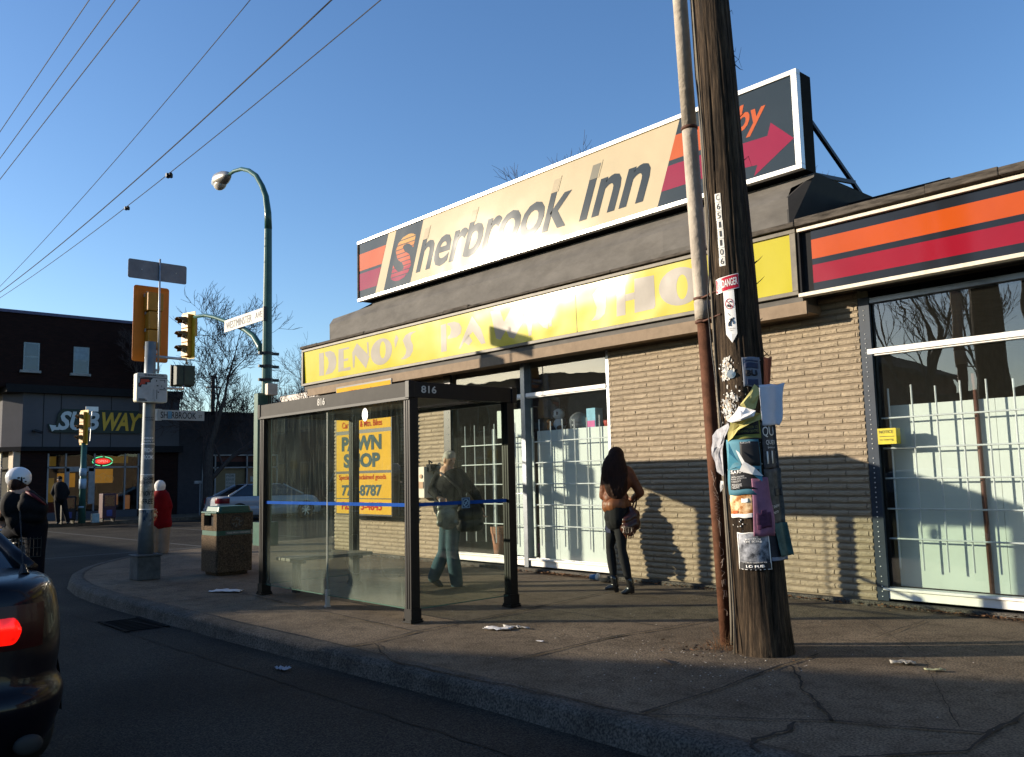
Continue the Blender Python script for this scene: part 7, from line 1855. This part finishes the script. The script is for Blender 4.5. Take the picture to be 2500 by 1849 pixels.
def hand(palm, dirv, side, curl=0.6, L_=.09, thumb=1, r_=.009):
    """palm with five bent fingers: dirv along the fingers, side across the palm"""
    d = Vector(dirv).normalized(); s_ = Vector(side).normalized(); n = d.cross(s_).normalized(); p = Vector(palm); P = [('E', p+d*.04, (.05, .05, .05))]
    P = [('L', p+s_*k*.018, p+d*.07+s_*k*.022, .014, .013) for k in (-1, 0, 1)]
    for k, ln in ((-1.5, .82), (-.5, 1.0), (.5, .95), (1.5, .74)):
        b = p+d*.075+s_*k*.0195; m_ = b+(d*math.cos(curl*.6)+n*math.sin(curl*.6))*L_*.45*ln; e = m_+(d*math.cos(curl*1.6)+n*math.sin(curl*1.6))*L_*.5*ln
        P += [('L', b, m_, r_, r_*.92), ('L', m_, e, r_*.92, r_*.75)]
    b = p+d*.02+s_*thumb*.032; m_ = b+(d*.6+s_*thumb*.7+n*.3)*.035; e = m_+(d*.85+s_*thumb*.1+n*.5)*.03
    P += [('L', b, m_, .012, .0105), ('L', m_, e, .0105, .009)]
    return P
M_skin = mat('skin', (.42, .24, .16), rough=.5, var=.08, scale=10)
M_ghair = mat('grey hair', (.28, .26, .23), rough=.6, var=.35, scale=40, stretch=(1, 1, .3))
M_dhair = mat('dark brown hair', (.026, .010, .006), rough=.65, spec=.15, var=.6, scale=60, stretch=(2.2, 2.2, .12), bump=.5, bscale=60)
M_jblk = mat('black jacket cloth', (.007, .007, .008), rough=.8, spec=.12, var=.3, scale=12, bump=.4, bscale=14)
M_jean = mat('blue green jeans', (.035, .068, .085), rough=.9, spec=.1, var=.3, scale=9, bump=.4, bscale=16)
M_shoe = mat('dark shoe', (.02, .018, .017), rough=.4)
# --- the walking man
F = Fig(1020, 1070, 4.128, 11.35)
man = empty('person', tuple(G(1108, 1445)), 'grey haired man in a black jacket and jeans walking behind the shelter with bags', 'person')
hc = F(318, 215, 0); hr = (.088, .074, .112)
fp_, hq = face(F, hc, hr, .62, man, .30)
M_body = fp_+[('L', F(300, 345), F(305, 285), .06, .055), ('L', F(300, 360, .02), F(320, 640, .02), .12, .12)]
cr = (F(430, 0)-F(230, 0)).normalized(); vw = Vector((cr.y*-1, cr.x, 0)); vw = Vector((-_fw.x, -_fw.y, 0)).normalized()*-1
up = Vector((0, 0, 1))
wr = F(640, 700, -.10)
M_body += [('L', F(590, 560, -.05), wr, .04, .03)]+hand(F(648, 712, -.10), (0.1, 0, -1), vw, 1.0, .085, 1)
wl_ = F(205, 600, -.2)
M_body += [('L', F(130, 540, -.06), wl_, .04, .03)]+hand(F(212, 608, -.21), cr+up*-.4, up, .9, .08, -1)
M_body += [('L', F(320, 640), F(320, 800), .12, .11)]
blob('body', M_body, M_skin, man, .0085, 3)
eyes = MB()
for s in (.33, -.33): eyes.ell(hq(.86, s, .14), .012, seg=8, ring=6)
eyes.build('eyes', M_dark, man)
blob('hair', [('E', hq(-.12, 0, .30), (.092, .080, .085), F.rot(.62, .3)), ('E', hq(-.5, 0, .0), (.062, .072, .085), F.rot(.62, .3)), ('L', hq(.2, .5, .75), hq(.45, -.3, .8), .028, .025)], M_ghair, man, .009, 2)
sh1, sh2 = F(205, 385, .04), F(435, 375, .0)
J = [('L', F(235, 372, .04), F(410, 364, .0), .085, .082), ('E', F(320, 470, .0), (.21, .15, .22), F.rot(.5)), ('L', F(300, 500), F(300, 680), .17, .165), ('L', F(360, 500), F(380, 690), .15, .165), ('L', F(285, 345), F(345, 342), .06, .06), ('L', F(305, 345), F(312, 375), .08, .10),
     ('L', sh1+Vector((0, 0, -.01)), F(140, 530, -.05), .075, .062), ('L', F(140, 530, -.05), F(200, 595, -.18), .060, .048), ('L', sh2+Vector((0, 0, -.01)), F(580, 560, -.04), .078, .060), ('L', F(580, 560, -.04), F(638, 690, -.09), .060, .046), ('L', F(270, 690), F(420, 700), .155, .155)]
blob('jacket', J, M_jblk, man, .013, 5)
mb = MB(); mb.ell(F(345, 440, -.135), (.05, .06, .035)); mb.build('shirt_print', mat('print', (.10, .06, .045), var=.5, scale=20), man, smooth=True)
T = [('L', F(290, 740), F(380, 740), .15, .145), ('L', F(300, 800), F(370, 830), .13, .125), ('L', F(355, 850, -.02), F(345, 1130, -.06), .108, .078), ('L', F(345, 1130, -.06), F(395, 1470, -.02), .078, .080, .01),
     ('L', F(300, 850, .02), F(262, 1150, .02), .105, .078), ('L', F(262, 1150, .02), F(160, 1400, .06), .075, .078, .01)]
blob('jeans', T, M_jean, man, .012, 4)
S_ = [('L', F(385, 1515, -.02), F(470, 1522, -.06), .045, .04), ('L', F(385, 1500, -.02), F(430, 1500, -.04), .045, .04)]
blob('shoe', S_, M_shoe, man, .009, 2); blob('shoe', [('L', F(150, 1420, .06), F(232, 1490, .03), .045, .036), ('L', F(175, 1430, .06), F(215, 1465, .04), .045, .04)], M_shoe, man, .009, 2)
b_ = empty('shoulder_bag', tuple(F(520, 940, -.1)), 'large black bag hanging at the left side of the walking man', 'bag')
blob('bag_body', [('L', F(460, 760, -.14), F(590, 760, -.10), .11, .10), ('L', F(450, 880, -.14), F(600, 870, -.10), .085, .09), ('L', F(440, 700, -.14), F(590, 690, -.1), .06, .06)], mat('black bag', (.007, .007, .008), rough=.6, spec=.2, bump=.4, bscale=12), b_, .012, 4)
mb = MB(); mb.tube([F(455, 690, -.2), F(420, 520, -.2), F(300, 400, -.19), F(230, 350, -.05)], [.014]*4, 6); mb.tube([F(560, 690, -.12), F(620, 680, -.16), F(650, 720, -.12)], [.012]*3, 6); mb.build('strap', M_black, b_, smooth=True)
pbg = empty('plastic_bag', tuple(F(300, 880, -.25)), 'pale translucent plastic bag held in front of the walking man', 'bag')
blob('bag_body', [('L', F(225, 700, -.25), F(375, 690, -.25), .045, .045), ('E', F(300, 790, -.25), (.06, .14, .17), F.rot(0)), ('L', F(220, 860, -.25), F(385, 850, -.25), .045, .045)], mat('grey plastic film', (.10, .105, .085), rough=.3, var=.5, scale=9, bump=1, bscale=12, coat=.5), pbg, .010, 3)
mb = MB(); mb.tube([F(240, 700, -.27), F(215, 620, -.25), F(225, 612, -.24)], .008, 5); mb.build('handle', M_dwh, pbg)
# --- the woman
F = Fig(1450, 1050, 3.84, 10.35)
wm = empty('person', tuple(G(1512, 1450)), 'woman with long dark hair in a tan leather jacket walking away along the wall', 'person')
hc = F(205, 245, .02); fp_, hq = face(F, hc, (.082, .072, .108), 2.75, wm)
B_ = fp_+[('L', hc+Vector((0, 0, -.16)), hc, .05, .05), ('L', F(210, 370), F(210, 600), .10, .10), ('L', F(210, 600), F(225, 800), .10, .12)]
cr = (F(430, 0)-F(230, 0)).normalized(); aw = Vector((-cr.y, cr.x, 0))
B_ += [('L', F(105, 640, .08), F(175, 672, .24), .035, .026)]+hand(F(180, 673, .25), cr*.6+aw*.5+up*-.2, up, .8, .075, 1)
B_ += [('L', F(430, 610, .08), F(350, 662, .22), .035, .026)]+hand(F(345, 664, .23), cr*-.6+aw*.5+up*-.2, up, .8, .075, 1)
blob('body', B_, M_skin, wm, .0085, 3)
Hh_ = [('E', F(207, 240, -.0), (.103, .098, .108), F.rot(0)), ('E', F(202, 310, -.02), (.10, .120, .15), F.rot(0)), ('E', F(194, 400, -.055), (.075, .158, .24), F.rot(0)), ('E', F(207, 500, -.08), (.052, .140, .20), F.rot(0)), ('E', F(215, 560, -.09), (.042, .085, .15), F.rot(0))]
for k in range(12):
    x0 = 112+k*17; Hh_.append(('L', F(x0, 420, -.09), F(x0+(210-x0)*.35+rnd.uniform(-8, 8), 590+rnd.uniform(-25, 45)-abs(k-6)*9, -.13), .022, .008))
blob('hair', Hh_, M_dhair, wm, .008, 5)
M_tan = mat('tan leather', (.135, .040, .016), rough=.5, var=.35, scale=9, bump=.7, bscale=18)
J = [('L', F(130, 412, .02), F(305, 392, .02), .072, .075), ('E', F(215, 480, .02), (.13, .18, .17), F.rot(0)), ('L', F(205, 520, .02), F(208, 640, .02), .135, .128), ('L', F(165, 640), F(250, 640), .10, .10),
     ('L', F(112, 425, .02), F(88, 620, .05), .060, .052), ('L', F(88, 620, .05), F(160, 668, .22), .050, .042), ('L', F(330, 405, .02), F(432, 590, .05), .064, .054), ('L', F(432, 590, .05), F(362, 655, .21), .052, .042)]
blob('leather_jacket', J, M_tan, wm, .011, 3)
blob('jacket_belt', [('L', F(140, 700), F(285, 700), .085, .085), ('L', F(140, 722), F(290, 722), .085, .085), ('L', F(190, 705, -.05), F(240, 705, -.05), .1, .1)], mat('tan leather band', (.18, .062, .022), rough=.45, bump=.4, bscale=15), wm, .010, 2)
blob('black_skirt', [('L', F(165, 760), F(285, 760), .09, .09), ('L', F(175, 815), F(275, 815), .105, .105), ('L', F(225, 730, -.02), F(225, 840, -.02), .13, .13)], mat('black cotton', (.008, .008, .008), rough=.9), wm, .011, 3)
M_tight = mat('grey tights', (.022, .022, .023), rough=.9, spec=.1, var=.15, scale=20)
blob('tights', [('L', F(190, 860), F(255, 860), .11, .10), ('L', F(250, 880, -.02), F(262, 1120, -.03), .090, .052), ('L', F(262, 1120, -.03), F(328, 1410, 0), .052, .036, .012), ('L', F(185, 880, .05), F(150, 1090, .10), .088, .050), ('L', F(150, 1090, .10), F(186, 1390, .10), .050, .035, .012)], M_tight, wm, .011, 3)
mb = MB(); mb.add([F(112, 885, .0), F(150, 880, -.04), F(160, 965, -.02), F(128, 962, .02), F(104, 935, .04)], [(0, 1, 2, 3, 4)]); o = mb.build('shirt_tail', mat('navy cloth', (.02, .025, .06)), wm); o.modifiers.new('t', 'SOLIDIFY').thickness = .008
M_boot = mat('black patent boot', (.012, .012, .013), rough=.16, coat=.7)
for (ax, ay, tx, ty, hx, hy, dep) in ((188, 1400, 110, 1492, 215, 1505, .08), (335, 1418, 265, 1532, 365, 1545, 0)):
    zg = 0.0
    prims = [('L', F(ax, ay-10, dep), F(ax+12, ay+65, dep), .045, .045), ('L', F(ax+14, ay+70, dep), F(tx+35, ty-14, dep), .042, .032), ('L', F(tx+35, ty-12, dep), F(tx, ty-4, dep-.02), .030, .018)]
    bo = blob('boot', prims, M_boot, wm, .008, 2)
    mb = MB(); q = F(hx, hy, dep); mb.tube([F(ax+20, ay+80, dep), Vector((q.x, q.y, 0.012))], [.034, .024], 10); mb.build('heel', M_boot, bo)
hb_ = empty('handbag', tuple(F(330, 1000, -.08)), 'slouchy dark brown leather handbag on the right arm of the woman', 'bag')
blob('bag_body', [('L', F(300, 850, -.10), F(375, 800, -.06), .065, .075), ('L', F(300, 920, -.11), F(380, 880, -.07), .07, .08), ('L', F(340, 960, -.1), F(360, 940, -.1), .05, .05), ('L', F(345, 740, -.06), F(370, 790, -.06), .04, .06)], mat('dark brown leather', (.06, .018, .010), rough=.3, var=.5, scale=9, bump=1, bscale=16, coat=.3), hb_, .010, 3)
mb = MB()
for k in range(7): mb.tube([F(285+k*14, 900+k*3, -.19), F(275+k*16, 960+rnd.uniform(-10, 20), -.2), F(290+k*13, 1000+rnd.uniform(-20, 25), -.19)], .005, 4)
mb.build('fringe', mat('fringe', (.10, .035, .02), rough=.4), hb_)
mb = MB(); mb.tube([F(350, 760, -.08), F(370, 690, -.02), F(400, 640, .06), F(395, 700, .02), F(375, 770, -.04)], .010, 6); mb.build('strap', mat('strap leather', (.07, .022, .012), rough=.4), hb_, smooth=True)
# --- person in the red coat
F = Fig(330, 1120, 6.354, 18.97)
rp = empty('person', tuple(G(391, 1353)), 'person in a long red coat and white knit hat beside the wrapped signal pole', 'person')
hc = F(385, 440, 0); fp_, hq = face(F, hc, (.085, .075, .11), 2.6, rp)
blob('body', fp_+[('L', hc+Vector((0, 0, -.16)), hc, .05, .05), ('L', F(395, 560), F(400, 900), .1, .1)]+[('L', F(330, 720, -.1), F(300, 790, -.16), .035, .028)]+hand(F(298, 795, -.17), (0, 0, -1), (F(400, 0)-F(300, 0)), .8, .08), M_skin, rp, .012, 2)
blob('knit_hat', [('E', F(385, 425), (.115, .108, .12)), ('L', F(385, 445), F(385, 470), .105, .10)], mat('white wool', (.62, .60, .56), rough=.95, var=.1, bump=.8, bscale=60), rp, .012, 2)
blob('red_coat', [('L', F(350, 585), F(455, 575), .10, .10), ('L', F(355, 520), F(430, 515), .065, .07), ('L', F(395, 600), F(398, 760), .17, .17), ('L', F(350, 620), F(340, 1000), .10, .12), ('L', F(450, 620), F(465, 1000), .10, .13), ('L', F(398, 760), F(395, 980), .16, .17), ('L', F(480, 590), F(525, 740), .075, .078), ('L', F(525, 740), F(512, 860), .07, .055), ('L', F(325, 590, -.05), F(312, 700, -.12), .075, .066), ('L', F(312, 700, -.12), F(302, 770, -.16), .062, .05), ('L', F(370, 1000), F(440, 1000), .17, .17)], mat('red quilted coat', (.15, .003, .005), rough=.8, spec=.1, var=.2, scale=6, bump=.5, bscale=9), rp, .018, 4)
blob('beige_trousers', [('L', F(330, 1040), F(450, 1040), .14, .14), ('L', F(305, 1060), F(285, 1440), .13, .09), ('L', F(440, 1060), F(440, 1430), .14, .10)], mat('beige trousers', (.26, .20, .14), rough=.85), rp, .015, 3)
blob('shoe', [('L', F(260, 1488), F(300, 1480), .05, .05)], M_shoe, rp, .014, 1); blob('shoe', [('L', F(425, 1470), F(470, 1470), .05, .045)], mat('grey shoe', (.25, .24, .23)), rp, .014, 1)
cb_ = empty('carrier_bag', tuple(F(290, 940, -.2)), 'pink and yellow carrier bag held by the person in the red coat', 'bag')
blob('bag_body', [('L', F(275, 800, -.2), F(315, 800, -.2), .035, .035), ('L', F(272, 900, -.2), F(305, 890, -.2), .055, .05), ('L', F(280, 940, -.2), F(290, 945, -.2), .03, .03)], mat('carrier bag film', (.45, .12, .10), rough=.5, scale=8, col2=(.6, .45, .2), thr=(.42, .55)), cb_, .012, 2)
# --- dark figure outside the sandwich shop
F = Fig(0, 1050, 6.883, math.hypot(33.9, 8.9))
dp = empty('person', tuple(F(1010, 1575)), 'dark clothed person standing with hands in pockets outside the sandwich shop', 'person')
hc = F(1003, 835); fp_, hq = face(F, hc, (.085, .075, .11), .2, dp)
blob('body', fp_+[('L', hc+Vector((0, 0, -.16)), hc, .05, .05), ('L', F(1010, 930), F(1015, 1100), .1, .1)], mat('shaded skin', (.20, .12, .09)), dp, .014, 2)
blob('cap', [('E', hc+Vector((0, 0, .055)), (.10, .09, .075)), ('L', F(985, 815, -.1), F(1000, 812, -.14), .03, .02)], M_jblk, dp, .014, 1)
blob('coat', [('L', F(945, 925), F(1075, 925), .09, .09), ('L', F(1010, 960), F(1015, 1130), .21, .22), ('L', F(925, 950), F(885, 1060), .08, .075), ('L', F(885, 1060), F(930, 1140), .07, .06), ('L', F(1095, 950), F(1140, 1060), .08, .075), ('L', F(1140, 1060), F(1100, 1140), .07, .06)], M_jblk, dp, .018, 3)
blob('trousers', [('L', F(970, 1150), F(1060, 1150), .13, .13), ('L', F(960, 1180), F(975, 1540), .11, .07), ('L', F(1070, 1180), F(1140, 1540), .11, .07)], M_jblk, dp, .016, 3)
blob('shoe', [('L', F(975, 1562), F(962, 1566, -.1), .045, .04)], M_shoe, dp, .016, 1); blob('shoe', [('L', F(1142, 1562), F(1135, 1566, -.1), .045, .04)], M_shoe, dp, .016, 1)
# --- cyclist
DC = 11.4
F = Fig(0, 1050, 6.883, DC)
cy_ = empty('person', tuple(F(600, 2700)), 'cyclist in a white helmet and black coat standing astride a bicycle beyond the dark car', 'person')
hc = F(290, 870); fp_, hq = face(F, hc, (.092, .078, .115), 2.5, cy_)
blob('body', fp_+[('L', F(300, 1080), hc, .06, .055), ('L', F(330, 1080), F(430, 1500), .12, .12), ('L', F(60, 1300, -.0), F(20, 1480, .2), .04, .03)]+hand(F(18, 1485, .2), (-.3, .2, -.6), (F(400, 0)-F(300, 0)), 1.2, .08), M_skin, cy_, .012, 2)
M_helm = mat('white helmet shell', (.66, .66, .66), rough=.25, coat=.5, var=.04)
blob('helmet', [('E', F(312, 795), (.138, .116, .118), F.rot(1.2)), ('E', F(312, 840), (.136, .112, .085), F.rot(1.2)), ('L', F(192, 862, .02), F(250, 855, -.06), .035, .045)], M_helm, cy_, .010, 2)
mb = MB()
for (x, y, d_) in ((315, 806, -.112), (398, 812, -.098), (268, 858, -.100), (424, 866, -.088)):
    mb.ell(F(x, y, d_), (.017, .017, .010), seg=10, ring=6)
mb.tube([F(362, 790, -.118), F(364, 840, -.118), F(366, 890, -.112)], [.006, .010, .010], 8)
mb.build('helmet_vents', M_dark, cy_, smooth=True)
blob('hair', [('E', F(296, 900, -.03), (.092, .098, .115)), ('L', F(300, 900, -.03), F(320, 1010, -.03), .06, .075)], M_dhair, cy_, .012, 2)
blob('scarf', [('L', F(205, 990), F(330, 970), .05, .055), ('L', F(215, 950, -.04), F(250, 1010, -.05), .03, .03)], mat('olive scarf', (.12, .115, .07), rough=.9, var=.6, scale=12), cy_, .012, 2)
CJ = [('L', F(215, 1150), F(430, 1130), .085, .10), ('L', F(310, 1010), F(310, 1150), .07, .10), ('E', F(340, 1260), (.15, .21, .20), F.rot(.2)), ('L', F(260, 1230), F(340, 1500), .13, .15), ('L', F(420, 1230), F(520, 1500), .16, .17),
      ('L', F(190, 1170, .02), F(90, 1330, .08), .075, .062), ('L', F(90, 1330, .08), F(30, 1470, .2), .058, .045), ('L', F(470, 1160), F(600, 1300), .085, .09), ('L', F(600, 1300), F(620, 1500), .085, .07), ('L', F(360, 1530), F(560, 1540), .14, .14)]
blob('black_coat', CJ, M_jblk, cy_, .014, 4)
pk = empty('backpack', tuple(F(560, 1500, -.15)), 'black backpack with a dark red strap on the back of the cyclist', 'backpack')
blob('pack_body', [('L', F(470, 1150, -.14), F(640, 1260, -.14), .09, .09), ('L', F(470, 1280, -.15), F(660, 1330, -.15), .12, .10), ('L', F(480, 1420, -.14), F(640, 1440, -.14), .10, .09)], M_jblk, pk, .014, 3)
mb = MB(); mb.tube([F(440, 1040, -.20), F(540, 1090, -.25), F(650, 1170, -.26), F(760, 1260, -.20)], [.012, .018, .018, .012], 8); mb.build('red_strap', mat('dark red strap', (.09, .008, .015)), pk, smooth=True)
blob('trousers', [('L', F(420, 1560), F(560, 1560), .16, .15), ('L', F(590, 1600), F(600, 2050), .14, .10), ('L', F(600, 2050), F(620, 2500), .10, .075), ('L', F(380, 1600, .05), F(180, 1720, .3), .13, .10), ('L', F(180, 1720, .3), F(230, 2200, .25), .09, .06)], mat('dark jeans', (.004, .005, .009), rough=.9, spec=.1), cy_, .016, 3)
blob('shoe', [('L', F(620, 2560), F(600, 2600), .05, .05)], M_shoe, cy_, .016, 1); blob('shoe', [('L', F(230, 2230, .25), F(190, 2260, .28), .05, .05)], M_shoe, cy_, .016, 1)
# bicycle
rb = F(370, 2250); BX, BY = rb.x, rb.y; zr_ = ZR
bc = empty('bicycle', (BX-.5, BY, ZR), 'dark bicycle with a rear basket under the cyclist', 'bicycle')
def bwheel(x):
    mb = MB(); n = 40; mb.tube([(x+.335*math.cos(2*PI*i/n), BY, zr_+.345+.335*math.sin(2*PI*i/n)) for i in range(n+1)], .018, 8)
    ty = mb.build('wheel', M_tyre, bc, smooth=True)
    mb = MB(); mb.tube([(x+.315*math.cos(2*PI*i/n), BY, zr_+.345+.315*math.sin(2*PI*i/n)) for i in range(n+1)], .008, 6); mb.tube([(x, BY-.04, zr_+.345), (x, BY+.04, zr_+.345)], .02, 8)
    for k in range(16):
        a = 2*PI*k/16; mb.tube([(x, BY+(.02 if k % 2 else -.02), zr_+.345), (x+.31*math.cos(a), BY, zr_+.345+.31*math.sin(a))], .0012, 3)
    mb.build('rim', M_alu, ty)
bwheel(BX); bwheel(BX-1.03)
mb = MB(); q = lambda x, z: (BX-x, BY, zr_+z)
for a, b in (((0, .345), (.42, .30)), ((0, .345), (.30, .78)), ((.42, .30), (.28, .86)), ((.42, .30), (.86, .80)), ((.30, .76), (.85, .88)), ((.84, .94), (.93, .55)), ((.93, .55), (1.03, .345))): mb.tube([q(*a), q(*b)], .015, 8)
mb.build('frame', M_black, bc, smooth=True)
mb = MB(); mb.ell(q(.24, .90), (.13, .07, .035)); mb.build('saddle', M_black, bc, smooth=True)
mb = MB(); mb.tube([q(.84, .94), q(.82, 1.02)], .014, 8); mb.tube([(BX-.78, BY-.30, zr_+1.05), (BX-.86, BY-.1, zr_+1.03), (BX-.86, BY+.1, zr_+1.03), (BX-.78, BY+.30, zr_+1.05)], .012, 8); mb.build('handlebar', M_alu, bc, smooth=True)
mb = MB()
for (a, b) in (((-.05, .74), (.25, .74)), ((0, .36), (-.02, .74))):
    for s in (-.06, .06): mb.tube([(BX-a[0], BY+s, zr_+a[1]), (BX-b[0], BY+s, zr_+b[1])], .006, 5)
for z in (.76, .86, .96):
    P = [(BX+.16, BY-.15, zr_+z), (BX+.16, BY+.15, zr_+z), (BX-.14, BY+.15, zr_+z), (BX-.14, BY-.15, zr_+z), (BX+.16, BY-.15, zr_+z)]; mb.tube(P, .005, 5)
for i in range(9):
    y = BY-.15+.3*i/8; mb.tube([(BX+.16, y, zr_+.76), (BX+.16, y, zr_+.98)], .003, 4); mb.tube([(BX-.14, y, zr_+.76), (BX-.14, y, zr_+.98)], .003, 4)
mb.build('rear_basket', M_black, bc)
mb = MB(); mb.tube([q(.42, .30), (BX-.42, BY+.1, zr_+.30), (BX-.42, BY+.1, zr_+.14)], .010, 6); mb.box(BX-.47, BX-.37, BY+.1, BY+.18, zr_+.12, zr_+.15); mb.box(BX-.47, BX-.37, BY-.18, BY-.1, zr_+.45, zr_+.48); mb.build('pedal', M_steel, bc)
